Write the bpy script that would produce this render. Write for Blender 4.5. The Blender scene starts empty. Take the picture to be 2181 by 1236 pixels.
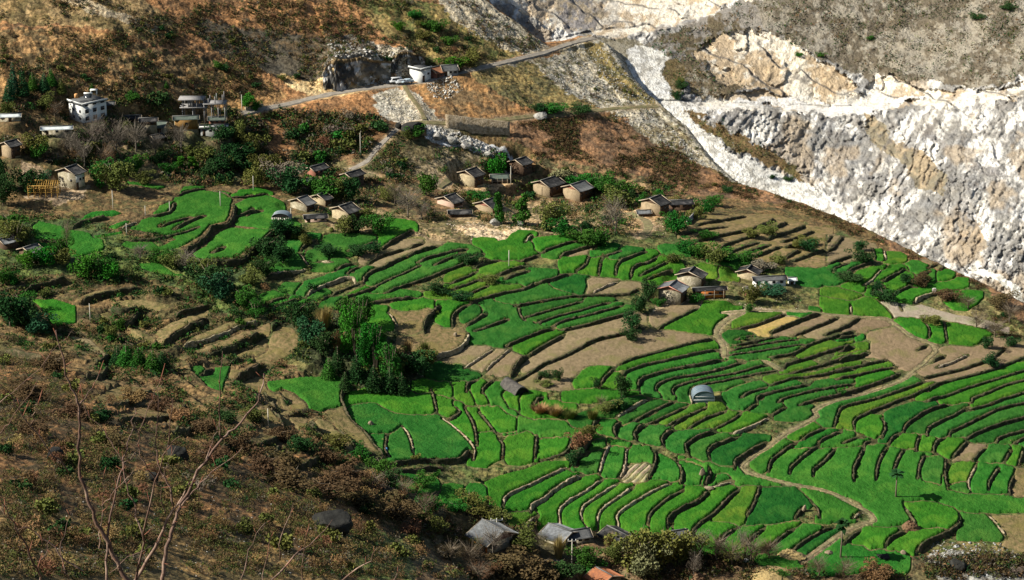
import bpy, bmesh, math, random
import numpy as np
from mathutils import Vector, Matrix

sc = bpy.context.scene
# ------------------------------------------------------------------ camera
FP = 4919.0                      # focal length in pixels of the 2181 wide photograph
PITCH = math.radians(20.0)
cam_d = bpy.data.cameras.new('camera')
cam_d.sensor_width = 36.0
cam_d.lens = 36.0 * FP / 2181.0
cam_d.clip_start = 0.5
cam_d.clip_end = 5000.0
cam = bpy.data.objects.new('camera', cam_d)
sc.collection.objects.link(cam)
cam.location = (0, 0, 0)
cam.rotation_euler = (math.radians(90) - PITCH, 0, 0)
sc.camera = cam
# ------------------------------------------------------------------ world + sun
SUN_EL = math.radians(37.0)
SUN_AZ = (-0.985, -0.17)          # horizontal direction towards the sun
w = bpy.data.worlds.new('World'); sc.world = w; w.use_nodes = True
nt = w.node_tree
bgn = nt.nodes['Background']
sky = nt.nodes.new('ShaderNodeTexSky'); sky.sky_type = 'NISHITA'; sky.sun_disc = False
sky.sun_elevation = SUN_EL
sky.sun_rotation = math.atan2(SUN_AZ[0], SUN_AZ[1])
nt.links.new(sky.outputs[0], bgn.inputs[0]); bgn.inputs[1].default_value = 0.05
sd = bpy.data.lights.new('sun', 'SUN'); sd.energy = 5.0; sd.angle = math.radians(0.5); sd.color = (1.0, 0.95, 0.86)
so = bpy.data.objects.new('sun', sd); sc.collection.objects.link(so)
sv = Vector((SUN_AZ[0]*math.cos(SUN_EL), SUN_AZ[1]*math.cos(SUN_EL), math.sin(SUN_EL)))
so.rotation_euler = sv.to_track_quat('Z', 'Y').to_euler()
sc.view_settings.view_transform = 'Standard'; sc.view_settings.look = 'None'
sc.view_settings.gamma = 1.0; sc.view_settings.use_curve_mapping = False
sc.view_settings.exposure = 0.75

rng = np.random.default_rng(11)
random.seed(5)
COL = sc.collection
# ------------------------------------------------------------------ small maths
CF, SF = math.cos(PITCH), math.sin(PITCH)
def ray(px, py):
    a = (np.asarray(px, float)-1090.5)/FP; b = (618.0-np.asarray(py, float))/FP
    return a, CF + b*SF, -SF + b*CF
def project(x, y, z):
    d = y*CF - z*SF; u = y*SF + z*CF
    d = np.where(d < 0.1, 0.1, d)
    return 1090.5 + FP*x/d, 618.0 - FP*u/d
_perm = np.random.default_rng(3).random((256, 256))
def vnoise(x, y):
    xi = np.floor(x).astype(np.int64); yi = np.floor(y).astype(np.int64)
    fx = x-xi; fy = y-yi
    fx = fx*fx*(3-2*fx); fy = fy*fy*(3-2*fy)
    x0 = xi & 255; x1 = (xi+1) & 255; y0 = yi & 255; y1 = (yi+1) & 255
    return (_perm[x0, y0]*(1-fx)+_perm[x1, y0]*fx)*(1-fy) + (_perm[x0, y1]*(1-fx)+_perm[x1, y1]*fx)*fy
def fbm(x, y, s, octv=4, gain=0.5):
    x = np.asarray(x)/s; y = np.asarray(y)/s; a = 1.0; t = 0; n = 0
    for o in range(octv):
        t = t + a*(vnoise(x+17.3*o, y+9.1*o)-0.5); n += a; a *= gain; x = x*2.03; y = y*2.03
    return t/n*2          # about -1..1
def ridged(x, y, s, octv=4):
    x = np.asarray(x)/s; y = np.asarray(y)/s; a = 1.0; t = 0; n = 0
    for o in range(octv):
        t = t + a*(1-np.abs(2*vnoise(x+7.7*o, y+3.1*o)-1)); n += a; a *= 0.55; x = x*2.1; y = y*2.1
    return t/n

# ------------------------------------------------------------------ base surface of the ground (thin plate spline)
ctrl = []
def cpix(px, py, y):
    a, dy, dz = ray(px, py); t = y/dy; ctrl.append((a*t, y, dz*t))
def cplane(px, py):
    a, dy, dz = ray(px, py); t = -232.0/(dz - .1*dy + .1*a); ctrl.append((a*t, dy*t, dz*t))
for px in (850, 1150, 1500, 1850, 2181, 2500):
    for py in (480, 600, 760, 920, 1080, 1236, 1400):
        if px < 1000 and py > 1000: continue
        if px > 1600 and py < 500: continue
        cplane(px, py)
for px in (-250, 0, 250, 500):
    for py in (430, 560, 680): cplane(px, py)
for q in ((0,300,545),(300,330,562),(-300,200,560),(0,200,562),(300,200,582),(0,0,603),(-300,0,600),(300,0,615),(600,350,574),
          (600,200,603),(600,0,636),(850,170,616),(900,260,596),(1000,0,655),(1165,100,650),(1260,85,660),(1090,420,583),
          (1090,260,608),(1300,250,620),(1450,300,618),(1560,385,604),(1850,490,566),(2181,640,520),(2500,800,470),
          (0,1236,200),(0,1000,290),(0,830,370),(500,1236,262),(500,1000,352),(1000,1236,345),(-300,1236,150),(-300,1000,250),
          (800,-200,700),(0,-200,650),(1400,0,690)):
    cpix(*q)
ctrl += [(0,0,-1.9),(-50,-50,12),(60,-50,4),(-60,10,-2),(60,10,-16),(0,14,-10.5),(0,60,-43),(0,150,-108),(-35,100,-72),(60,150,-118),
         (-120,60,-30),(-150,250,-110),(130,60,-70),(130,250,-160),(60,320,-182)]
ctrl = np.array(ctrl)
def tpsk(r2): return 0.5*r2*np.log(r2+1e-9)
_n = len(ctrl)
_A = np.zeros((_n+3, _n+3))
_A[:_n, :_n] = tpsk(((ctrl[:, None, :2]-ctrl[None, :, :2])**2).sum(-1)) + np.eye(_n)*40.0
_A[:_n, _n] = 1; _A[:_n, _n+1:] = ctrl[:, :2]; _A[_n, :_n] = 1; _A[_n+1:, :_n] = ctrl[:, :2].T
_w = np.linalg.solve(_A, np.concatenate([ctrl[:, 2], np.zeros(3)]))
def z_exact(x, y):
    x = np.asarray(x, float); y = np.asarray(y, float); sh = x.shape; x = x.ravel(); y = y.ravel()
    out = _w[_n] + _w[_n+1]*x + _w[_n+2]*y
    for i in range(_n):
        out = out + _w[i]*tpsk((x-ctrl[i, 0])**2+(y-ctrl[i, 1])**2)
    return out.reshape(sh)
GX0, GX1, GY0, GY1, GS = -360.0, 360.0, -60.0, 900.0, 3.0
_gx = np.arange(GX0, GX1+GS, GS); _gy = np.arange(GY0, GY1+GS, GS)
_GZ = z_exact(*np.meshgrid(_gx, _gy, indexing='ij'))
def z0(x, y):
    u = np.clip((np.asarray(x, float)-GX0)/GS, 0, len(_gx)-1.001); v = np.clip((np.asarray(y, float)-GY0)/GS, 0, len(_gy)-1.001)
    i = u.astype(int); j = v.astype(int); fu = u-i; fv = v-j
    return (_GZ[i, j]*(1-fu)+_GZ[i+1, j]*fu)*(1-fv)+(_GZ[i, j+1]*(1-fu)+_GZ[i+1, j+1]*fu)*fv
def hit(px, py, y_start=120.0, fn=None):
    """where the sight line through a photograph pixel meets the smooth ground"""
    fn = fn or z0
    px = np.atleast_1d(np.asarray(px, float)); py = np.atleast_1d(np.asarray(py, float))
    a, dy, dz = ray(px, py)
    ys = np.arange(y_start, 820.0, 2.0)
    T = ys[None, :]/dy[:, None]
    below = (dz[:, None]*T) < fn(a[:, None]*T, ys[None, :]+0*T)
    k = np.where(below.any(1), below.argmax(1), len(ys)-1)
    lo = ys[np.maximum(k-1, 0)].copy(); hi = ys[k].copy()
    for _ in range(14):
        m = (lo+hi)/2; t = m/dy; b = dz*t < fn(a*t, m)
        hi = np.where(b, m, hi); lo = np.where(b, lo, m)
    t = hi/dy
    return a*t, hi, dz*t
# ------------------------------------------------------------------ tracing tiles: corner and scale of each, in photograph pixels
S4 = 400/1648.0; S5 = 560/1648.0
TILES = {'P':(560,460,S4),'Q':(960,460,S4),'R':(1360,460,S4),'S':(1760,460,S4),'T':(700,740,S4),'U':(1060,700,S4),
         'V':(1420,700,S4),'X':(1781,700,S4),'Y':(980,936,S4),'Z':(1380,936,S4),'N':(1781,936,S4),
         'A0':(0,0,S5),'B0':(540,0,S5),'C0':(1080,0,S5),'D0':(1620,0,S5),'A4':(0,400,S5),'B4':(540,400,S5),'C4':(1080,400,S5),
         'D4':(1620,400,S5),'A8':(0,816,S5),'B8':(540,816,S5),'C8':(1080,816,S5),'D8':(1620,816,S5),'O':(0,0,1.0)}
def pts(tile, s):
    x0, y0, k = TILES[tile]
    return np.array([[x0+float(p.split(',')[0])*k, y0+float(p.split(',')[1])*k] for p in s.split()])
def blk(txt):
    for ln in txt.strip().splitlines():
        ln = ln.strip()
        if not ln or ln[0] == '#': continue
        a, b, s = ln.split(None, 2)
        yield a, b, pts(a, s)
# ------------------------------------------------------------------ traced plots: tile, kind, outline
# e emerald, g green, b bright green, y yellow green, d dark green, n bare soil, t dry grass, w golden, f ploughed, c pale gravelly soil
FIELDS = '''
P e 60,420 110,345 190,330 310,325 340,350 375,440 405,455 340,485 150,500 65,480
P e 240,245 370,190 460,190 320,270 300,310 275,320 250,290
P e 590,225 660,205 830,195 985,220 900,265 740,300 740,350 700,355 600,345 550,360 490,395 450,400 430,370 470,340 540,310 560,260
P e 440,420 560,440 700,405 790,405 680,440 590,480 470,460
P b 1150,45 1280,70 1310,110 1150,200 1050,270 1025,260 1080,180 1120,110
P e 680,500 760,465 850,455 740,530 660,575 440,650 390,690 290,700 330,640 440,620 600,580 670,540
P e 770,540 850,465 1000,455 890,540 870,590 800,580
P n 870,440 960,350 1200,240 1420,235 1560,260 1380,310 1200,380 1020,465 910,450
P e 920,575 1050,540 1180,440 1330,360 1500,290 1738,280 1898,310 1888,345 1748,385 1600,470 1380,560 1080,650 1060,690 980,680 960,640 930,620
P g 870,720 1050,690 1310,690 1340,710 1150,720 930,755 880,740
P g 595,690 850,600 880,610 700,690 620,705
P b 700,700 900,635 960,640 740,710
P e 410,720 480,670 580,670 590,690 500,745 420,740
P e 530,770 590,710 680,700 740,720 640,770 560,785
P e 190,665 250,620 310,620 250,680
P g 30,740 150,705 220,715 60,760
P g 90,770 230,720 330,720 150,780
P g 170,810 280,760 440,750 240,810
P b 1160,810 1370,740 1480,770 1370,830 1270,845
Q b -100,780 140,765 160,780 50,860 20,975 -50,975 -80,870
P t 1120,840 1420,850 1410,900 1400,1000 1300,1040 1200,960
P t 1230,1110 1400,1050 1560,980 1690,990 1780,1020 1780,1070 1700,1140 1500,1200 1280,1230 1240,1180
P b 1010,820 1070,815 1110,900 1080,980 980,1000 990,900
Q b 240,230 340,225 350,250 400,270 540,250 600,190 650,155 720,170 650,240 740,345 620,370 480,390 380,350 300,310
Q b 790,230 1080,205 1100,220 940,265 830,310 760,300
Q g 830,330 1000,280 1150,240 1180,270 1000,340 960,360 880,345
Q n 1010,350 1190,290 1280,270 1200,330 1050,360
Q g 1200,300 1400,270 1440,290 1330,330 1230,350
Q e 1400,370 1500,315 1650,305 1650,340 1480,395 1390,390
Q b 1000,370 1190,345 1230,380 1460,395 1650,345 1760,325 1810,360 1900,390 1960,420 2010,490 1960,540 1700,570 1440,530 1310,520 1150,495 1010,490
Q e 460,580 690,490 890,510 860,540 620,590 500,605
Q y 0,570 90,490 230,480 250,490 130,550 0,590
Q y 0,610 250,490 400,440 560,420 600,440 470,500 330,540 270,560 0,650
Q y -200,710 0,670 200,570 270,575 280,610 200,680 60,740 0,720
Q y 90,740 250,650 420,620 600,610 560,640 350,670 220,720
Q e 380,735 620,670 790,615 860,625 930,660 1070,705 900,730 620,775 560,780 480,770
Q d 910,600 960,550 1060,530 1190,545 1220,590 1180,640 1060,680 980,650 900,620
Q n 1190,560 1470,570 1240,680 1190,640
Q n 1280,700 1460,600 1640,590 1620,640 1540,680
Q e 265,790 380,735 480,770 590,790 600,900 660,930 760,960 880,980 750,1050 600,1090 480,1140 490,1170 380,1150 350,1135 180,1110 160,1030 140,1010 240,960 330,930 340,880 270,850
Q d 80,880 170,810 250,790 290,840 200,890 100,910
Q d 610,850 800,800 1100,740 1150,760 900,830 640,880
Q e 660,915 900,840 1200,760 1370,740 1390,755 1180,810 760,930
Q e 790,955 1000,880 1250,810 1420,780 1470,790 1200,870 950,930 830,975
Q e 930,985 1200,900 1450,820 1580,820 1600,835 1350,890 1120,970 960,990
Q b 570,1190 700,1100 920,1000 985,1010 800,1130 640,1215
U n 260,300 420,200 600,60 720,20 900,-50 1200,-120 1340,-20 1060,50 860,90 700,190 400,300 280,360 260,330
U n 180,440 300,380 480,300 720,200 900,110 1060,70 1390,5 1650,40 1876,76 1876,91 1650,150 1450,200 1250,250 1100,310 1030,340 880,320 740,310 640,430 640,500 500,510 330,470
T n 1050,130 1200,60 1240,0 1430,0 1300,100 1190,150
T n 1230,180 1440,40 1590,20 1440,150 1370,210 1250,200
T n 1390,220 1600,50 1650,60 1680,120 1600,170 1500,220
R b 200,990 380,900 540,810 600,795 750,815 900,840 800,900 720,960 670,1040 580,1050 380,1020
R n 90,950 200,880 350,810 460,775 530,790 350,880 160,990 140,985
R t 400,160 560,60 620,0 1200,0 1300,40 1500,100 1650,110 1650,480 1500,450 1200,400 1000,370 880,350 760,250 560,260 480,200 400,180
R y 740,310 880,260 1030,225 1050,240 760,325
R y 790,345 960,290 1100,255 1150,265 880,345
S n 0,160 380,250 420,370 230,400 0,410
R y 550,480 600,450 690,450 680,530 600,520
R y 710,465 790,470 830,540 740,540
R e 230,300 300,280 420,320 320,340 240,330
R g 650,390 800,360 1000,380 1080,440 880,440 700,420
R e 1350,480 1650,450 1838,420 2048,400 2088,410 1898,470 1828,530 1808,570 1650,600 1500,600 1360,540
S b 250,510 280,480 430,450 480,455 400,530 300,640 340,670 280,660 150,635 260,590
S b 430,540 690,450 700,470 600,520 470,570
S b 340,690 480,600 560,570 740,510 750,540 650,570 640,620 560,700 570,745 470,730
S b 590,740 700,690 830,640 1000,620 1190,570 1190,600 1030,640 960,680 770,740 760,780 620,755
S g 720,440 800,420 880,440 960,430 900,560 830,540 800,500
S b 1000,500 1070,490 1080,530 1040,560 1010,530
S n 880,400 1050,415 1000,460 920,460
S b 415,300 470,310 510,370 500,390 440,380
S y 530,330 600,335 660,370 640,400 540,400
S b 1080,710 1200,700 1330,690 1240,760 1180,800 1100,740
S y 0,640 200,660 330,720 240,735 160,740 0,690
S b 0,740 140,740 220,760 330,725 420,745 500,800 560,870 230,865 0,850
S c 470,760 600,760 760,790 920,850 1100,900 1300,930 1420,970 1560,1010 1400,990 1200,950 900,900 620,880
S b 640,910 740,895 860,930 1040,930 1200,960 1400,1000 1300,1060 1330,1110 1280,1145 1100,1110 950,1090 870,1060 830,1020
S n 120,980 310,890 540,900 560,950 340,1010 200,990
X n 300,30 520,0 600,60 760,110 830,180 800,230 700,290 640,340 560,340 480,290 300,220 280,100
X n 740,450 830,310 960,220 1050,170 1200,180 1440,110 1470,150 1650,150 1650,230 1400,330 1100,400 800,480
R y 880,960 1000,900 1200,860 1260,870 1050,960 870,990
R w 990,1010 1200,930 1380,890 1420,900 1160,1020 1080,1035
R g 1300,880 1560,840 1590,860 1420,910
R n 1210,1050 1400,960 1650,880 1760,870 1650,930 1340,1065
R n 1420,1080 1650,990 1900,890 1950,900 1700,1020 1640,1050
V d 490,110 600,60 730,45 750,70 600,110 520,120
V e 540,190 700,140 980,80 1160,100 1250,110 1280,150 1100,220 900,250 640,260 540,250 530,210
U b 1060,350 1200,310 1400,250 1650,190 1913,130 1943,150 1923,180 1650,240 1300,320 1150,370 1060,370
U b 940,490 1000,420 1120,400 1080,450 1060,500 940,520
U g 1140,460 1250,390 1450,340 1650,290 1963,240 1983,270 1683,330 1500,350 1400,375 1260,440 1220,490 1220,540 1170,540
U e 1270,550 1300,490 1450,420 1700,380 2133,300 2143,320 1800,390 1500,440 1400,500 1390,560 1480,600 1450,610 1300,600
V e -60,570 0,490 250,430 880,315 910,330 500,410 200,460 60,530 50,570 90,610 60,630 -20,630
V e 85,600 80,550 200,480 350,450 600,400 960,345 980,365 700,420 540,470 450,520 430,500 300,500 210,550 200,640 100,640
V e 560,700 580,640 540,600 600,570 700,530 880,500 890,520 700,570 650,600 680,610 800,580 1000,520 1230,490 1240,500 900,580 790,620 740,680 680,715 590,715
V e 850,680 840,640 900,600 1150,540 1500,480 1600,460 1650,480 1200,560 1000,620 980,650 1020,690 900,750 800,750 740,740 780,700
V e 1000,770 1070,700 1040,650 1200,600 1500,540 1650,510 1650,530 1300,610 1160,660 1190,690 1240,700 1200,760 1100,775
X y 0,380 200,330 420,280 500,310 200,380 0,410
X y 0,270 200,200 290,200 150,240 0,290
X y 0,170 160,120 300,110 290,180 130,200 0,250
X g 0,110 200,50 240,100 100,120 0,150
X b 0,530 300,440 540,390 550,400 300,480 0,560
V y 1030,390 1250,340 1500,290 1650,230 1650,260 1400,340 1100,400
V y 1250,230 1400,150 1650,80 1650,120 1450,220 1280,260 1130,280
V y 900,470 1200,400 1650,310 1650,340 1300,400 900,490
X e -60,700 0,650 300,570 500,510 700,460 740,475 600,520 350,580 80,680 30,720 -60,860 -130,870 -120,770
X y 10,880 60,770 100,700 400,620 600,560 780,500 860,480 750,560 500,630 250,730 160,800 150,850 120,885
X b 200,920 190,850 250,790 380,790 410,830 390,910 300,940
X d 400,970 450,900 430,820 500,760 700,690 860,650 890,680 700,770 600,860 560,910 470,960 440,990
X d 610,910 680,840 800,770 1000,710 1130,670 1140,700 1000,770 850,840 790,880 780,920 690,920
X b 750,600 900,540 1200,450 1650,330 1750,310 1750,350 1650,370 1300,450 1000,560 800,610
X b 900,650 1000,590 1300,500 1650,400 1750,380 1750,420 1650,440 1350,530 1180,610 1150,640 1000,660
X b 1200,680 1210,640 1400,570 1650,500 1750,480 1750,520 1650,540 1400,620 1280,690
X e 820,950 850,880 1000,820 1150,750 1330,700 1650,590 1750,560 1750,620 1650,650 1400,720 1100,850 1000,910 980,950 900,960
X e 1010,960 1100,900 1400,770 1650,700 1750,670 1750,740 1650,770 1300,880 1120,950
X d 1180,1000 1400,900 1650,850 1750,830 1750,870 1650,900 1500,940 1400,990 1300,1000
X e 1420,1000 1500,960 1650,930 1750,900 1750,1010 1560,1010
X b 470,1020 560,940 700,920 720,950 700,1040 560,1050
X b 720,1030 760,950 880,960 850,1070 740,1080
X b 900,1080 950,980 1120,960 1140,990 1010,1110 920,1110
X n 1070,1130 1180,1010 1300,1000 1320,1030 1210,1150 1100,1160
X e 1270,1140 1340,1020 1520,1020 1530,1060 1450,1150 1350,1170
X b 1490,1170 1560,1100 1540,1020 1620,1030 1610,1120 1580,1180
X b 40,1020 200,940 230,970 130,1000 60,1020
X g 70,1035 300,990 250,1030 100,1045
N g 0,75 220,60 450,90 600,105 770,120 900,130 940,420 1010,450 1200,490 1530,500 1700,520 1750,650 1330,650 1190,640 1060,580 920,570 830,550 650,540 400,510 560,580 600,640 560,700 380,750 350,700 250,620 100,540 -20,480 -560,300 -700,200 -640,100 -300,0 -200,0
N e 750,160 900,140 930,300 920,410 760,370 740,300
N y 1020,380 1070,270 1100,210 1220,210 1230,240 1150,370 1040,380
N e 1010,450 1040,385 1160,385 1200,460 1180,490
N g 1180,470 1170,380 1240,220 1400,215 1500,260 1530,300 1510,490
N t 1560,510 1570,400 1580,310 1650,290 1750,290 1750,520
N b 600,560 900,555 1000,620 1040,680 1000,750 900,790 720,790 680,700 640,620
N b 140,920 250,840 400,820 480,830 460,870 400,930 250,930
N b 460,950 560,870 700,810 900,800 930,830 780,880 700,960 640,975
N e 1100,670 1300,660 1400,740 1470,850 1300,840 1110,840 1160,760
N t 1330,670 1750,660 1750,1000 1650,1000 1500,880 1450,800
N g 0,930 250,935 120,1020 250,1060 350,1020 400,990 520,1000 600,1080 550,1140 380,1130 150,1120 0,1150 -200,1150 -120,1080
U d 650,870 720,810 870,760 1060,670 1120,640 1290,610 1330,640 1140,740 1030,790 900,800 800,870 860,930 760,910
U g 860,930 900,800 1060,830 990,920 1050,980 950,960
U d 1050,790 1150,740 1340,650 1540,650 1350,760 1190,810 1100,850
U e 1060,960 1130,860 1250,830 1290,850 1190,920 1190,990 1230,1010
U d 1190,830 1560,660 1650,680 1300,830
U y 1370,840 1650,720 1750,690 1833,710 1650,790 1530,850
U e 1240,1000 1320,880 1420,850 1540,870 1440,950 1430,1050
V y 50,880 300,760 430,690 520,720 360,790 180,890 100,900
V e 0,1080 -10,1000 80,910 350,880 420,900 250,960 150,1040 170,1090 210,1140 100,1110
V y 210,890 400,780 530,730 650,740 600,780 400,880 300,890
V e 210,1130 200,1080 300,990 450,930 560,930 620,950 430,1020 360,1070 370,1150 300,1180
V b 410,900 640,770 700,750 880,750 900,770 700,860 560,920 450,920
V b 1080,960 1180,870 1360,870 1390,890 1200,990 1110,1000
V g 1120,1015 1390,895 1560,910 1780,1010 1700,1045 1100,1060
V d 390,1140 400,1090 600,980 720,950 870,980 800,1030 620,1130 600,1210 500,1210
O g 1060,887 1105,890 1160,905 1215,912 1262,928 1320,942 1358,948 1410,960 1440,975 1475,975 1520,993 1600,1005 1690,1035 1790,1060 1730,1040 1620,1035 1575,1035 1560,1025 1530,1032 1520,1020 1505,1030 1460,1030 1455,1000 1440,975 1400,962 1330,950 1260,942 1215,935 1170,930 1120,925 1060,925
U e 820,980 960,970 950,1000 930,1090 880,1236 690,1230 800,1080 820,1050
Y e 1000,290 1080,180 1150,90 1270,80 1280,110 1210,290
Y g 1250,330 1300,80 1460,80 1430,200 1430,270 1350,330
Y g 1490,210 1510,50 1680,70 1660,210
Y f 1440,370 1500,220 1650,220 1600,340 1540,380
Z g 60,310 110,200 100,120 200,180 250,250 260,320 200,350
Z g 330,400 320,280 260,170 400,200 480,240 490,310 470,390
Z g 560,390 600,290 700,290 740,340 600,390
Y b 260,440 420,370 640,320 830,250 930,240 920,260 700,370 480,460 380,530 350,580 270,580
Y b 420,590 440,540 640,440 800,360 950,305 1060,310 880,390 790,450 740,520 620,550 590,620 540,650 450,630
Y y 450,650 620,650 680,670 600,740 520,760 470,720
Y b 710,640 800,580 850,510 930,500 960,450 1100,360 1230,340 1240,360 1000,510 880,600 860,660 870,760 760,750
Y b 900,650 960,560 1230,380 1350,380 1380,390 1180,510 1060,620 1070,720 960,760 910,750
Y b 1090,660 1150,560 1400,410 1520,410 1330,530 1220,630 1200,740 1100,720
Y b 1230,690 1250,640 1400,520 1560,430 1700,410 1800,380 1830,400 1650,480 1450,600 1370,700 1390,720 1350,780 1250,760
Z b -240,720 -150,600 0,510 200,410 310,410 310,440 100,570 30,640 0,760 -30,800 -220,790
Z b 30,800 30,680 150,570 300,470 330,410 440,430 450,470 230,610 170,680 160,770 100,800
Z b 290,730 330,680 480,580 600,480 760,410 780,430 600,600 420,720 380,830 340,870
Z y 590,690 700,590 800,480 820,420 960,410 970,430 900,570 870,680 820,710 750,740 600,720
Z d 1010,430 1200,410 1300,430 1420,530 1330,600 1290,690 1100,720 900,740 870,680 980,520
Z g 1310,420 1500,450 1680,490 1860,560 1900,620 1800,690 1650,700 1530,700 1510,620 1420,530
Z b 420,940 450,780 550,740 700,720 760,740 620,870 600,940 500,980
Z b 640,930 800,830 1010,770 1020,790 850,920 850,960 700,980
Z b 870,930 1040,780 1280,750 1290,780 1100,910 1010,970 880,970
Z g 1040,970 1290,800 1460,800 1470,830 1250,970 1100,990
Z d 1310,970 1450,880 1650,780 1650,860 1400,1000
Z g 1000,1040 1350,1030 1390,1050 1290,1100 1100,1110 1010,1080
B8 g 100,10 300,0 500,0 620,10 500,50 540,110 500,160 400,160 330,110 250,60
T b 165,500 180,440 380,405 600,440 750,460 860,400 900,440 890,510 840,560 920,595 740,595 590,580 470,530 430,490 300,480
T e 165,510 300,490 430,500 590,590 950,600 1030,680 1200,860 1180,920 1000,965 890,950 780,970 760,930 745,860 720,790 660,690 560,740 440,740 330,690 250,640 260,560
T e 540,960 540,790 640,700 710,800 740,940 640,985 560,995
T e 420,790 490,760 500,940 450,900
T b 970,590 960,430 1010,430 1110,560 1060,600
T b 1110,670 1170,600 1140,540 1100,500 1180,490 1290,650 1290,740 1300,840 1200,780
T b 1200,530 1310,540 1440,730 1310,740 1290,650
T b 1330,530 1500,520 1550,600 1650,620 1650,740 1500,755 1400,640
T b 1270,1000 1340,880 1330,740 1450,740 1480,830 1450,950 1330,1010
U b 100,960 250,900 310,920 320,1000 280,1130 150,1165 120,1100
U b 360,1150 400,1000 640,970 640,1030 560,1110
T b 780,350 900,320 1010,310 1080,360 1020,420 930,390 880,400 800,420
T b 1090,330 1200,310 1250,400 1280,500 1190,500 1150,420
T b 1240,380 1300,310 1400,300 1340,380 1380,450 1400,490 1300,490
T g 1380,400 1440,350 1520,350 1490,420 1560,500 1650,560 1650,600 1500,510 1430,510
U b 50,590 130,560 200,640 190,720 100,700
U b 190,640 300,590 400,600 350,680 450,660 520,700 640,690 560,760 400,740 300,780 260,760 200,720
U b 610,610 700,580 900,565 1100,570 1250,565 1100,605 640,620
U b 650,480 760,400 900,340 1010,350 900,450 700,505
B8 g 930,650 960,600 1010,590 1030,630 990,670
B8 g 1050,700 1060,620 1110,610 1150,680
B8 g 1200,680 1280,660 1290,740 1240,740
B8 g 1340,720 1400,670 1450,670 1460,740 1400,745
T d 900,250 1000,160 1150,150 1300,230 1280,290 1100,300 950,290
A4 g 790,-40 900,-30 1060,0 1000,20 900,0 800,-20
A4 g 870,210 940,190 1000,120 1060,100 1100,60 1150,0 1280,-10 1300,20 1400,20 1480,40 1450,100 1440,190 1420,230 1320,250 1240,330 1150,380 1030,400 900,400 750,370 800,320 950,330 1000,370 1100,330 1000,300 800,260
A4 g 1200,400 1290,360 1330,290 1450,240 1650,280 1700,300 1700,330 1560,400 1500,450 1300,465 1230,440
A4 g 1460,110 1560,60 1650,60 1740,100 1750,180 1850,250 1800,290 1650,270 1460,230 1480,180
A4 b 1430,55 1500,20 1600,10 1680,40 1560,50 1480,80
A4 g 200,250 240,210 380,240 420,260 560,280 650,330 660,390 500,440 400,430 280,400 220,340
A4 g 500,210 560,160 720,145 790,170 640,200 540,230
A4 g 640,250 790,210 870,230 750,260
A4 g 570,300 770,270 780,290 600,320
A4 g 850,480 1000,470 1100,540 1200,560 1100,570 900,520
A4 b 180,700 330,690 480,740 480,860 330,880 280,800 240,740
A4 t 620,790 700,750 710,860 770,930 860,1000 830,1015 760,960 690,890
A4 t 960,950 1010,1000 1090,925 1300,820 1340,745 1290,745 1100,840 980,890
A4 t 1095,998 1300,948 1560,850 1640,850 1600,815 1450,845 1200,925
A4 t 1150,1015 1250,1040 1350,1035 1500,975 1650,905 1650,870 1560,885 1330,978
A4 t 1320,1100 1420,1072 1560,1050 1650,1010 1650,965 1500,1012 1370,1072
O t 488,788 540,798 578,850 556,862 520,822 480,805
O t 576,850 612,882 622,915 604,915 578,876
O t 645,878 692,922 722,948 702,952 658,908
O t 520,940 560,930 600,915 600,930 558,946 522,955
A4 t 780,905 900,900 1000,935 960,965 1000,1010 880,1000
A4 t 700,700 860,690 980,720 1100,740 1000,790 900,760 780,780
A4 t 470,700 600,660 880,630 800,660 600,710
A4 n 410,900 480,880 640,1010 690,1060 600,1120 640,1080 560,1000 440,940
A8 t 600,100 760,10 950,30 960,60 760,130 640,170
A8 t 700,230 900,150 1100,110 1170,140 1080,210 850,260
A4 e 1190,1130 1270,1120 1300,1160 1340,1130 1460,1120 1420,1200 1400,1300 1330,1280 1280,1230 1200,1170
B8 t 180,30 250,60 320,110 280,150 200,140
B8 t 220,200 350,210 340,260 250,280
B8 t 380,240 500,270 520,370 450,360
B8 t 470,180 540,180 700,330 760,430 620,440 600,360 520,270
B4 t 0,1110 100,1020 200,900 250,970 100,1080
B8 t 0,50 60,60 140,160 200,250 120,250 40,160
'''
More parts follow.
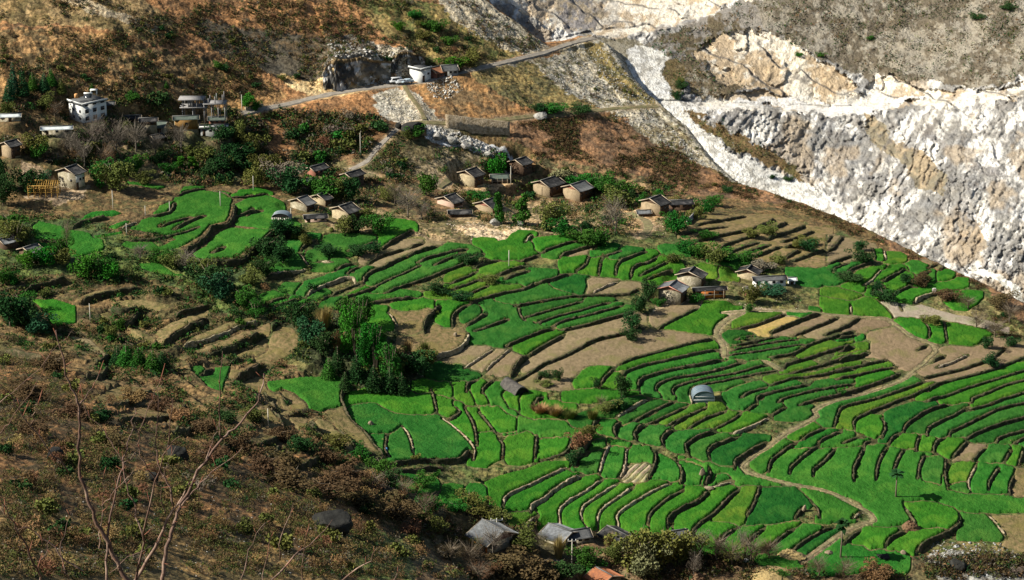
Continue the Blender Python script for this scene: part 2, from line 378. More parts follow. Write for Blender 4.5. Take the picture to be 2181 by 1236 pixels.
# ------------------------------------------------------------------ traced terrace edges: tile, drop in metres (L = pale stone rim), line
WALLS = '''
P 1.2 1350,410 1500,360 1800,300
P 1.0 1500,435 1650,370 1780,330
P 0.6 960,640 1100,570 1250,500 1390,430
P 2.0 880,610 900,550 960,500 1060,460 1200,385 1400,310 1540,275
P 1.3 1070,690 1200,635 1400,565 1600,490 1780,410 1900,350 1950,345
P 1.8 920,775 1100,745 1350,725
P L1.6 380,710 450,660 600,600 780,560 810,610
P 0.8 590,705 720,655 870,600
P 1.0 500,750 590,700
P 1.0 650,780 740,715 960,655 1000,625
P 1.0 40,765 220,728
P 1.0 100,790 330,738
P 1.0 190,825 440,768
P L0.7 60,508 200,520 330,495 410,468
P 1.4 0,565 150,530 300,512
P L0.9 325,330 370,400 400,450
P 1.5 330,305 380,245 470,205
P 2.2 740,320 900,280 1010,245
P 1.5 640,490 740,450 830,435
P L1.2 490,400 540,420 620,425
P 0.7 730,530 800,480 870,455
P 1.5 1030,305 1180,220 1320,130
P 1.2 910,445 980,390 1100,340 1250,303
P 1.2 1275,300 1420,245
P 1.8 0,260 90,170 140,120
Q 1.4 20,975 20,880 150,785
P 2.8 1420,1040 1430,930 1560,800
P L1.0 1100,850 1140,910 1180,980
Q L2.2 160,1030 140,1110 60,1190 -100,1240 -300,1260
Q 1.0 1100,490 1185,440 1215,360
Q 1.0 1300,515 1322,390
Q 1.0 1450,520 1475,420 1650,350 1720,320
Q 1.1 1580,545 1600,465 1660,435 1760,410 1808,360
Q 0.8 1660,525 1750,480 1850,435 1910,400
Q 0.8 1700,568 1800,525 1950,465
Q 1.2 800,335 840,310 940,275 1110,230
Q 1.3 960,362 1010,335 1150,288 1280,268
Q 1.1 600,410 700,378 780,350
Q L1.0 650,240 720,168
Q 0.9 1330,362 1440,338 1500,315
Q 1.5 400,530 560,475 670,450
Q 0.8 470,560 600,510 700,485
Q 0.7 0,600 130,545 230,492
Q 0.7 0,660 150,605 260,555
Q 1.6 270,570 420,525
Q 0.7 70,748 200,675 330,615
Q 1.4 170,780 260,730 420,695 500,675 640,650 760,600
Q 1.5 740,600 900,565 1000,525 1060,515
Q 0.9 200,460 300,425 440,398
Q 1.1 560,800 750,765 1000,722 1200,710 1500,692 1590,685 1650,640
Q L0.8 1230,692 1350,632 1470,578
Q 1.8 130,970 200,930 320,865
Q 1.0 200,1015 350,965 510,915
Q 1.4 480,1150 620,1095 760,1045 910,995
Q 0.6 595,800 612,880 650,925
Q 0.8 620,905 900,828 1150,760
Q 0.9 740,950 1000,872 1400,768
Q 0.9 890,970 1050,912 1300,853 1500,798
Q 1.3 960,1003 1200,955 1450,885 1620,838
Q 1.7 680,1235 800,1155 1000,1045
U 1.0 120,475 200,435 300,375 400,315 600,235 860,105 1050,60 1300,-10
T L0.8 1190,185 1300,120 1450,20
T L0.8 1370,220 1480,120 1600,20
U 3.0 120,440 150,350 200,290 260,245
U 1.2 330,460 390,385
R 0.8 160,1005 300,925 520,815
R 1.6 490,100 700,55 940,12
R 1.0 370,180 550,135 780,105
R 1.8 480,225 600,205 850,155 1000,130 1100,90 1200,40
R 1.4 700,295 900,210 1060,165
R 1.8 1090,160 1200,110 1300,60
R 1.8 1120,215 1350,135 1460,85
R 1.4 1250,235 1400,192 1540,130
R 1.6 1290,290 1450,235 1570,220
R 1.8 1280,375 1420,305
R 1.3 1340,395 1500,345 1650,300
R 0.9 760,333 900,283 1060,238
R 0.9 860,350 1050,293 1160,262
R 1.2 1000,360 1100,322 1260,280
S 1.2 0,315 60,290 110,220 150,180
S 1.2 0,240 50,175
S 1.3 0,435 90,405 230,350
S 0.6 60,500 100,455 200,422
S 1.5 190,540 220,475 430,405
S 1.2 490,585 600,528 700,472
S 1.1 560,740 600,695 750,625 800,640
S L0.6 320,625 400,575 480,480
S 1.4 400,690 480,610 520,640
S L2.0 770,765 830,725 990,675
S 1.0 760,590 830,535 910,492
S 0.8 890,468 970,432
S 0.9 990,482 1050,440
S 1.0 400,280 420,350 430,390
S L0.6 508,300 525,390
S L0.5 220,860 215,785
S 0.8 640,785 670,840
S 1.0 860,935 905,1000 905,1070
S 0.6 1035,930 1060,1110
X 1.1 705,200 800,152
X 1.0 830,312 960,245
X L1.0 870,358 1000,312 1160,242
X 1.0 740,458 1000,392 1200,335 1350,282 1480,180
X 1.2 800,555 900,495 1200,415 1430,352 1650,255 1750,220
R 1.0 860,1000 1050,965 1290,873
R 1.7 1150,1035 1350,955 1600,865
R 1.0 1340,1072 1500,1005 1650,948 1750,900
R 1.1 1620,1062 1700,1028 1800,988 1950,893
V 0.5 560,205 800,152 1150,108
V 0.5 540,243 760,212 1000,182 1200,152
V 0.5 580,165 760,130 980,82
V 0.6 600,112 760,66
U 1.2 1060,335 1200,275 1450,208 1650,155 1903,95
U 1.4 1080,430 1150,385 1300,330 1650,255 1933,190
U 1.8 1240,545 1240,485 1300,435 1500,375 1650,345 1763,330 1983,285
U 1.2 1390,555 1402,500 1500,450 1650,420 1800,400 2150,310
V 0.9 60,585 52,545 100,500 300,442 600,392 890,332
V 0.8 205,570 215,530 340,480 540,450 600,430 980,377
V 0.8 650,612 720,572 880,527
V 1.1 790,645 802,602 900,572 1250,503
V 0.9 975,652 1010,622 1200,572 1650,492
V 1.0 900,775 1000,722 1055,692
V 1.3 700,725 760,690 800,660
V 1.4 1160,675 1300,633 1500,592 1650,552 1787,500 1987,430 2057,385
X 1.6 0,300 150,262 290,217
X 1.2 0,372 200,332 450,282
X 1.2 0,452 300,382 540,342
X 1.0 30,212 150,172
X 0.8 0,85 200,45
V 1.4 1030,365 1060,322 1300,252 1500,192 1650,162
V 1.3 1080,405 1300,343 1500,293 1650,252
V 1.1 900,512 1100,453 1400,403 1650,353
V 1.4 900,262 1100,238 1250,155 1400,100 1650,22
X 1.0 -15,870 15,770 60,692 300,632 560,552 780,482
X 1.2 165,885 160,820 260,752 500,652 700,582 900,492
X 1.4 400,975 432,870 400,790
X 1.4 590,915 620,852 750,762 880,702 1000,672
X 1.2 800,955 812,882 900,832 1050,762 1150,702
X 1.2 780,645 1000,582 1300,482 1650,372 1750,342
X 1.2 1190,665 1200,622 1350,562 1500,492 1650,452 1750,422
X 1.2 1140,725 1300,692 1450,632 1650,562 1750,522
X 1.1 990,955 1002,912 1100,872 1300,772 1450,702 1650,652 1750,622
X 1.4 1130,975 1300,892 1650,782 1750,752
X 1.0 1400,1003 1450,952 1650,902 1750,872
X 1.0 1560,1003 1650,962 1750,922
X 1.2 700,1082 712,1012 740,950
X 1.2 860,1095 872,1012 960,962
X 1.2 1020,1135 1100,1052 1160,992
X 1.1 1200,1175 1240,1112 1312,1052
X 1.0 1480,1165 1540,1075
X 1.3 1600,1205 1630,1112 1650,1062
X 1.4 460,1025 490,972 560,922
X 0.6 50,1012 200,962
X 0.7 240,1055 260,1010 330,990
N 1.6 160,370 155,280 200,180 245,90
N 1.2 350,355 362,252 402,152 450,82
N 1.2 505,320 515,260 542,182 600,92
N 1.0 718,352 732,252 782,142
N 1.8 985,440 955,330 965,190
N L0.7 1170,435 1162,372 1232,232
N 1.3 1340,445 1342,392 1432,252
N 1.3 1530,495 1522,422 1560,322
N 1.0 600,605 645,680 715,780
N 2.6 700,1005 765,935 900,865 1000,815 1085,745 1085,665
N 1.8 60,925 130,862 212,802
N 1.8 430,935 500,872 620,812
N L0.5 1330,662 1400,735 1500,872
Z 1.0 1430,540 1480,610 1512,700
N L1.5 140,705 200,645 235,640
Z 1.4 1290,700 1340,640 1372,612
U 1.8 830,910 850,860 880,820
U 2.0 1050,965 1020,905 1080,835
U L1.1 1040,792 1180,705 1330,632
U 1.8 1225,1000 1200,925 1300,855
U 1.0 1180,832 1350,742 1550,655
U 0.7 1310,845 1450,792 1650,702
U 1.8 1462,1050 1442,980 1545,892
U 0.7 1520,855 1650,792
V 1.9 205,1135 162,1055 250,975 440,915
V 0.8 190,885 350,795 520,735
V 0.7 0,862 150,792 350,705
V 1.9 380,1145 362,1085 450,1015 620,965
V 1.8 600,1235 612,1165 730,1085 880,1005
V 0.6 400,900 600,800 650,755
V L1.2 560,935 750,865 900,785
Y L1.3 1220,312 1260,172 1312,42
Y L1.4 1390,345 1440,280 1450,200 1465,85
Z 2.0 0,360 60,235 72,110
Z 1.7 285,395 300,290 245,180
Z 2.2 500,405 545,320 540,245
Z L0.8 580,417 760,362
Y L1.2 380,590 400,525 480,473 660,393 930,262
Y L2.0 620,650 640,585 740,535 800,475 900,405 1070,325
Y L0.6 550,782 690,672
Y L0.9 890,765 870,645 930,565 1100,463 1245,368
Y L0.8 1070,705 1062,642 1120,562 1380,402
Y L0.9 1210,745 1220,652 1300,572 1520,432
Y L1.0 1360,795 1400,725 1372,692 1440,612 1650,492 1850,392
Z 0.9 0,755 20,672 150,552 310,458
Z 2.2 175,775 190,695 300,615 450,545 540,465
Z 1.4 345,935 430,765 560,665 800,442
Z 1.2 870,665 920,592 990,412
Z 1.2 610,925 650,875 770,782
Z 0.6 840,932 1030,782
Z 0.7 1010,982 1280,792
Z 0.8 1260,982 1450,852 1640,772
Z 1.3 1060,290 1070,230 1110,170 1220,90 1300,45
Z 1.2 1245,302 1260,250 1350,170 1500,65
Z 1.2 1450,327 1445,285 1520,220 1600,150 1645,90
V 0.9 1180,990 1260,940 1390,885
V 1.0 1320,1022 1400,962 1540,915
A4 1.8 690,760 760,800 900,770
A4 1.2 1340,1100 1380,1075
A4 1.6 700,905 790,985 880,1020
O 2.2 13,747 60,760 130,775
O 2.0 180,815 215,805 232,788
O 2.4 485,812 520,828 560,868
O 2.2 575,872 595,900 606,925
O 2.2 655,905 690,942 722,958
O 1.8 520,962 560,952 602,936
O 1.8 600,988 650,992 700,975
O 1.8 350,930 400,925 440,905
O 1.6 440,965 480,962 520,940
A4 0.9 940,188 1060,168 1100,100
A4 0.7 1110,60 1200,25 1300,12
A4 0.8 1300,22 1400,42 1450,62
A4 0.5 800,332 950,332 1100,302 1250,252
A4 0.6 1460,182 1560,152 1650,142
A4 0.7 1440,62 1560,62 1680,42
A4 0.6 1000,252 1090,225 1200,195
A4 0.7 240,330 320,345 400,335
T 0.7 515,760 500,900 540,985
T L1.0 640,690 710,790 745,935
T 2.4 540,1040 800,1005 1000,1015 1150,995 1235,915
T 2.2 500,995 400,865 320,755 200,645 140,545 110,440 160,370 240,335
T L1.1 1270,985 1280,910 1230,835 1100,705 1000,635
T 1.2 950,585 930,480 900,370
T 1.4 1040,645 1150,590 1125,530
T 1.0 1305,865 1290,750 1255,640 1190,520
T 0.6 1320,560 1400,660 1470,755
T 1.2 1520,985 1535,880 1490,800
U 1.8 330,1145 335,1050 345,940
U 0.9 370,1168 600,1110 650,985
T 1.0 1210,395 1225,330 1300,292
T 1.0 1350,405 1350,372 1450,292
U 3.4 650,1205 720,1105 815,985
T 1.5 540,1092 900,1062 1080,1072
U 1.1 900,505 950,435 1020,362
U 1.3 310,665 340,615 400,605
A4 1.0 1090,272 1200,212 1290,182
A4 2.2 1150,405 1220,372 1300,312 1330,262 1440,232 1480,122
A4 0.9 1330,412 1410,372
A4 0.9 1550,165 1590,132
A4 2.6 1250,480 1500,475 1600,392 1700,352 1780,302 1830,272
A4 1.4 440,262 540,212 690,192
A4 L0.8 750,262 870,217
A4 2.6 500,735 600,695 720,665 890,642
A4 2.2 130,675 250,625 450,602
A4 3.0 700,830 780,880 880,780
A4 1.6 840,882 950,925
A4 2.8 1030,1005 1100,935 1300,835
A4 0.9 1080,835 1330,742
A4 L1.6 1120,1005 1300,962 1560,862 1650,852
A4 2.6 1250,1045 1350,1055 1500,992 1650,925
A4 2.0 870,960 980,1002
A4 2.5 600,1130 690,1052
A4 1.4 1420,1112 1530,1072
A4 1.4 1260,1182 1340,1142
A4 2.4 1480,1205 1650,1112
A8 1.8 670,175 800,135 960,62
A8 1.8 740,255 900,245 1060,235 1170,152
B8 2.4 60,60 110,140 150,180
B8 2.0 170,60 210,125
B8 2.4 350,250 400,310 450,330
B8 2.6 520,290 600,375 640,435
B8 1.8 620,465 780,455
B8 0.9 20,505 170,412
B8 2.2 270,165 400,185
B8 1.0 1000,735 1100,715 1160,682
B8 1.2 200,200 330,190
A4 1.0 0,650 200,640
A4 1.6 400,900 560,930
A4 1.4 480,1000 640,1080
'''
# roads and footpaths: tile, width in metres, centre line
ROADS = '''
O 0.62 1540,668 1600,664 1700,666 1770,672 1820,676 1886,679 1906,691 1944,720 1978,729 1995,746 1982,766 1951,790 1917,812 1853,834 1781,853 1757,861 1733,875 1742,887 1711,906 1675,923 1651,943 1614,964 1588,984 1578,1000 1600,1009 1625,1016 1659,1026 1703,1036 1744,1043 1781,1055 1812,1072 1854,1096 1866,1108 1839,1118 1796,1137 1757,1162 1708,1198
O 1.7 515,242 560,232 640,216 700,202 770,190 830,182 870,178 905,176
O 1.7 905,176 960,158 1010,148 1060,136 1110,124 1160,112 1200,98 1250,84 1300,76
O 1.5 745,362 780,345 800,320 830,290 850,272 880,262
O 1.6 880,262 940,262 1000,260 1085,254 1150,246 1230,240 1320,230 1400,226
O 2.6 745,362 775,372 800,376
O 2.0 975,365 955,385 935,400
O 2.6 1330,455 1360,462 1378,474 1380,490 1362,505
O 1.2 1578,669 1552,681 1531,698 1527,712 1532,728 1542,736 1542,760
O 1.6 860,180 875,205 895,232 905,255
O 0.9 1630,772 1655,780 1662,790
'''
# ------------------------------------------------------------------ materials
MATS = {}
def mat(name, col, rough=0.9, col2=None, scale=1.0, detail=6, lo=0.35, hi=0.65, bump=0.0, bscale=8.0, spec=0.2, attr=None,
        stretch=None, col3=None, scale3=0.3, metallic=0.0, vary=0.0, col4=None, scale4=2.5):
    if name in MATS: return MATS[name]
    m = bpy.data.materials.new(name); m.use_nodes = True; n = m.node_tree; b = n.nodes['Principled BSDF']
    L = n.links
    b.inputs['Roughness'].default_value = rough; b.inputs['Specular IOR Level'].default_value = spec
    b.inputs['Metallic'].default_value = metallic
    tc = n.nodes.new('ShaderNodeTexCoord'); src = tc.outputs['Object']
    if stretch:
        mp = n.nodes.new('ShaderNodeMapping'); mp.inputs['Scale'].default_value = stretch
        L.new(src, mp.inputs['Vector']); src = mp.outputs['Vector']
    def noise(s, d=detail):
        q = n.nodes.new('ShaderNodeTexNoise'); q.inputs['Scale'].default_value = s; q.inputs['Detail'].default_value = d
        q.inputs['Roughness'].default_value = 0.65; L.new(src, q.inputs['Vector']); return q.outputs['Fac']
    def ramp(f, a, c):
        r = n.nodes.new('ShaderNodeMapRange'); r.inputs['From Min'].default_value = a; r.inputs['From Max'].default_value = c
        L.new(f, r.inputs['Value']); return r.outputs['Result']
    def mix(f, a, c, mode='MIX'):
        q = n.nodes.new('ShaderNodeMix'); q.data_type = 'RGBA'; q.blend_type = mode
        if isinstance(f, float): q.inputs[0].default_value = f
        else: L.new(f, q.inputs[0])
        for s, i in ((a, 6), (c, 7)):
            if isinstance(s, tuple): q.inputs[i].default_value = (*s, 1)
            else: L.new(s, q.inputs[i])
        return q.outputs[2]
    if attr:
        at = n.nodes.new('ShaderNodeAttribute'); at.attribute_name = attr; c = at.outputs['Color']
        c = mix(ramp(noise(scale), lo, hi), c, mix(1.0, c, col2, 'MULTIPLY'))
        if col3: c = mix(ramp(noise(scale3), lo, hi), c, mix(1.0, c, col3, 'MULTIPLY'))
        if col4: c = mix(ramp(noise(scale4), .5, .6), c, mix(1.0, c, col4, 'MULTIPLY'))
    else:
        c = col
        if col2: c = mix(ramp(noise(scale), lo, hi), col, col2)
        if col3: c = mix(ramp(noise(scale3), 0.5, 0.62), c, col3)
    if vary:
        oi = n.nodes.new('ShaderNodeObjectInfo'); hs = n.nodes.new('ShaderNodeHueSaturation')
        L.new(ramp(oi.outputs['Random'], 0, 1), hs.inputs['Hue'])
        r = hs.inputs['Hue'].links[0].from_node; r.inputs['To Min'].default_value = 0.5-vary*0.12; r.inputs['To Max'].default_value = 0.5+vary*0.12
        r2 = n.nodes.new('ShaderNodeMapRange'); r2.inputs['To Min'].default_value = 1-vary; r2.inputs['To Max'].default_value = 1+vary
        ml = n.nodes.new('ShaderNodeMath'); ml.operation = 'MULTIPLY'; ml.inputs[1].default_value = 7.31; L.new(oi.outputs['Random'], ml.inputs[0])
        fr = n.nodes.new('ShaderNodeMath'); fr.operation = 'FRACT'; L.new(ml.outputs[0], fr.inputs[0]); L.new(fr.outputs[0], r2.inputs['Value'])
        L.new(r2.outputs[0], hs.inputs['Value'])
        if isinstance(c, tuple): hs.inputs['Color'].default_value = (*c, 1)
        else: L.new(c, hs.inputs['Color'])
        c = hs.outputs['Color']
    if isinstance(c, tuple): b.inputs['Base Color'].default_value = (*c, 1)
    else: L.new(c, b.inputs['Base Color'])
    if bump:
        bp = n.nodes.new('ShaderNodeBump'); bp.inputs['Strength'].default_value = 1.0; bp.inputs['Distance'].default_value = bump
        L.new(noise(bscale, 4), bp.inputs['Height']); L.new(bp.outputs['Normal'], b.inputs['Normal'])
    MATS[name] = m
    return m
# ------------------------------------------------------------------ object helpers
def tag(o, label=None, cat=None, group=None, kind=None):
    if label: o['label'] = label
    if cat: o['category'] = cat
    if group: o['group'] = group
    if kind: o['kind'] = kind
    return o
def np_mesh(name, V, F, mats, smooth=False, midx=None, col=None):
    """V (n,3); F (m,4) or (m,3) int array, or list of lists"""
    me = bpy.data.meshes.new(name)
    V = np.ascontiguousarray(V, dtype=np.float32); me.vertices.add(len(V)); me.vertices.foreach_set('co', V.ravel())
    if isinstance(F, np.ndarray):
        k = F.shape[1]; me.loops.add(F.size); me.loops.foreach_set('vertex_index', np.ascontiguousarray(F, dtype=np.int32).ravel())
        me.polygons.add(len(F)); me.polygons.foreach_set('loop_start', np.arange(0, F.size, k, dtype=np.int32))
    else:
        lens = np.array([len(f) for f in F], dtype=np.int32); me.loops.add(int(lens.sum()))
        me.loops.foreach_set('vertex_index', np.array([i for f in F for i in f], dtype=np.int32))
        me.polygons.add(len(F)); me.polygons.foreach_set('loop_start', np.concatenate([[0], np.cumsum(lens)[:-1]]).astype(np.int32))
    if not isinstance(mats, (list, tuple)): mats = [mats]
    for m in mats: me.materials.append(m)
    if midx is not None: me.polygons.foreach_set('material_index', np.asarray(midx, dtype=np.int32))
    me.update(calc_edges=True); me.validate()
    if smooth: me.polygons.foreach_set('use_smooth', np.ones(len(me.polygons), dtype=bool))
    if col is not None:
        a = me.color_attributes.new('col', 'FLOAT_COLOR', 'POINT')
        c4 = np.ones((len(V), 4), dtype=np.float32); c4[:, :3] = col; a.data.foreach_set('color', c4.ravel())
    return me
def link(name, me, parent=None, loc=(0, 0, 0), rz=0.0, s=None):
    o = bpy.data.objects.new(name, me); COL.objects.link(o); o.location = loc; o.rotation_euler = (0, 0, rz)
    if s is not None: o.scale = (s, s, s) if not isinstance(s, (tuple, list)) else s
    if parent: o.parent = parent
    return o
# ------------------------------------------------------------------ polylines in the world
def catmull(P, step):
    P = np.asarray(P, float)
    if len(P) > 2:
        Q = np.vstack([2*P[0]-P[1], P, 2*P[-1]-P[-2]]); out = []
        for i in range(1, len(Q)-2):
            t = np.linspace(0, 1, 8, endpoint=False)[:, None]; a, b, c, d = Q[i-1], Q[i], Q[i+1], Q[i+2]
            out.append(0.5*((2*b)+(-a+c)*t+(2*a-5*b+4*c-d)*t**2+(-a+3*b-3*c+d)*t**3))
        out.append(Q[-2][None]); P = np.vstack(out)
    s = np.concatenate([[0], np.cumsum(np.hypot(*(P[1:, :2]-P[:-1, :2]).T))])
    n = max(2, int(s[-1]/step)+1); u = np.linspace(0, s[-1], n)
    return np.stack([np.interp(u, s, P[:, k]) for k in range(P.shape[1])], 1)
def seg_field(X, Y, P):
    """signed distance to polyline P (positive on its left), and distance along it from the nearer end"""
    best = np.full(X.shape, 1e9); sgn = np.zeros(X.shape); al = np.zeros(X.shape); acc = 0.0
    tot = np.hypot(*(P[1:, :2]-P[:-1, :2]).T).sum()
    for i in range(len(P)-1):
        ax, ay = P[i, 0], P[i, 1]; dx, dy = P[i+1, 0]-ax, P[i+1, 1]-ay; L = math.hypot(dx, dy)+1e-9
        t = ((X-ax)*dx+(Y-ay)*dy)/L/L; tc = np.clip(t, 0, 1)
        ex = X-ax-tc*dx; ey = Y-ay-tc*dy; d = np.hypot(ex, ey); m = d < best
        best = np.where(m, d, best); sgn = np.where(m, np.sign(dx*(Y-ay)-dy*(X-ax)), sgn)
        a = acc+tc*L; e = np.minimum(a, tot-a)
        if i == 0: e = np.where(t < 0, t*L, e)
        if i == len(P)-2: e = np.where(t > 1, (1-t)*L, e)
        al = np.where(m, e, al); acc += L
    return best, sgn, al
WL = []
for tile, h, P in blk(WALLS):
    pale = h[0] == 'L'; h = float(h.lstrip('L'))
    x, y, z = hit(P[:, 0], P[:, 1]); W2 = catmull(np.stack([x, y], 1), 2.2)
    nx = -(W2[-1, 1]-W2[0, 1]); ny = W2[-1, 0]-W2[0, 0]            # left normal of the chord
    if nx*0.85 - ny*0.52 > 0: W2 = W2[::-1]                          # high ground on the left of the line
    WL.append(dict(P=W2, h=h*(0.40 if P[:, 0].min() > 600 else 0.62), pale=pale, pix=P.mean(0)))
RD = []
for tile, wd, P in blk(ROADS):
    x, y, z = hit(P[:, 0], P[:, 1]); RD.append(dict(P=catmull(np.stack([x, y], 1), 3.0), w=float(wd)))
crest_px = np.array([(930,-160),(1010,-20),(1060,20),(1110,52),(1165,98),(1215,84),(1262,76),(1290,92),(1340,160),(1400,220),(1450,262),(1500,320),
                     (1560,385),(1640,408),(1700,430),(1780,460),(1850,490),(1920,525),(2000,562),(2090,603),(2181,645),(2400,770)])
_x, _y, _z = hit(crest_px[:, 0], crest_px[:, 1]); CREST = np.stack([_x, _y], 1)
CREST = np.vstack([CREST[0]+(CREST[0]-CREST[1])*6, CREST, CREST[-1]+(CREST[-1]-CREST[-2])*6])
BIG = []
for P, h, dec in (([(690,188),(720,192),(760,182),(800,174),(832,166)], 6.5, 9.0), ([(838,160),(870,150),(905,142)], 4.0, 8.0)):
    P = np.array(P, float); x, y, z = hit(P[:, 0], P[:, 1]); BIG.append((np.stack([x, y], 1), h, dec))
HPADS = []           # level pads under buildings: x, y, radius, height
def steps(X, Y, want_min=False):
    """terrace drops, road benches, the falling far side of the ridge"""
    X = np.asarray(X, float); Y = np.asarray(Y, float)
    dz = np.zeros(X.shape); mn = np.full(X.shape, 99.0)
    for w_ in WL:
        P = w_['P']; R = 16.0
        m = (X > P[:, 0].min()-R) & (X < P[:, 0].max()+R) & (Y > P[:, 1].min()-R) & (Y < P[:, 1].max()+R)
        if not m.any(): continue
        d, s, al = seg_field(X[m], Y[m], P); h = w_['h']
        fade = np.clip((al+1.0)/3.0, 0, 1)
        k = np.where(s > 0, 1.0, -1.0)*np.clip(d/0.22, 0, 1)
        dz[m] += 0.5*h*k*np.exp(-d/5.5)*fade*fade*(3-2*fade)
        mm = np.where(al > -0.8, d, 99.0); mn[m] = np.minimum(mn[m], mm)
    for P, h, dec in BIG:
        d, s, al = seg_field(X, Y, P); f = np.clip((al+3)/7.0, 0, 1); f = f*f*(3-2*f)
        dz += h*f*np.where(s > 0, np.clip(d/2.5, 0, 1)*np.exp(-np.maximum(d-4, 0)/dec), 0)
    d, s, al = seg_field(X, Y, CREST)
    d2 = d*s+1.6*fbm(X, Y, 5, 3)+1.0
    b = np.where(d2 > 0, d2, 0.0)
    dz = dz - np.where(b > 0, b*b/(b+3.0)*1.1, 0)
    return (dz, mn, d*s) if want_min else dz
# ------------------------------------------------------------------ ground sheet: rows fan out from behind the viewpoint
ys = np.concatenate([np.arange(-48, 150, 4.0), np.arange(150, 365, 0.8), np.arange(365, 548, 0.45), np.arange(548, 665, 0.26), np.arange(665, 800, 4.0)])
us = np.concatenate([np.linspace(-0.62, -0.218, 30, endpoint=False), np.linspace(-0.218, 0.218, 1240), np.linspace(0.218, 0.62, 31)[1:]])
Y0 = 60.0
GY, GU = np.meshgrid(ys, us, indexing='ij')
GXX = GU*(GY+Y0)
ZB = z0(GXX, GY)
NR, NC = GXX.shape
PXX, PYY = project(GXX, GY, ZB)
DZ, WMIN, CD = steps(GXX, GY, True)
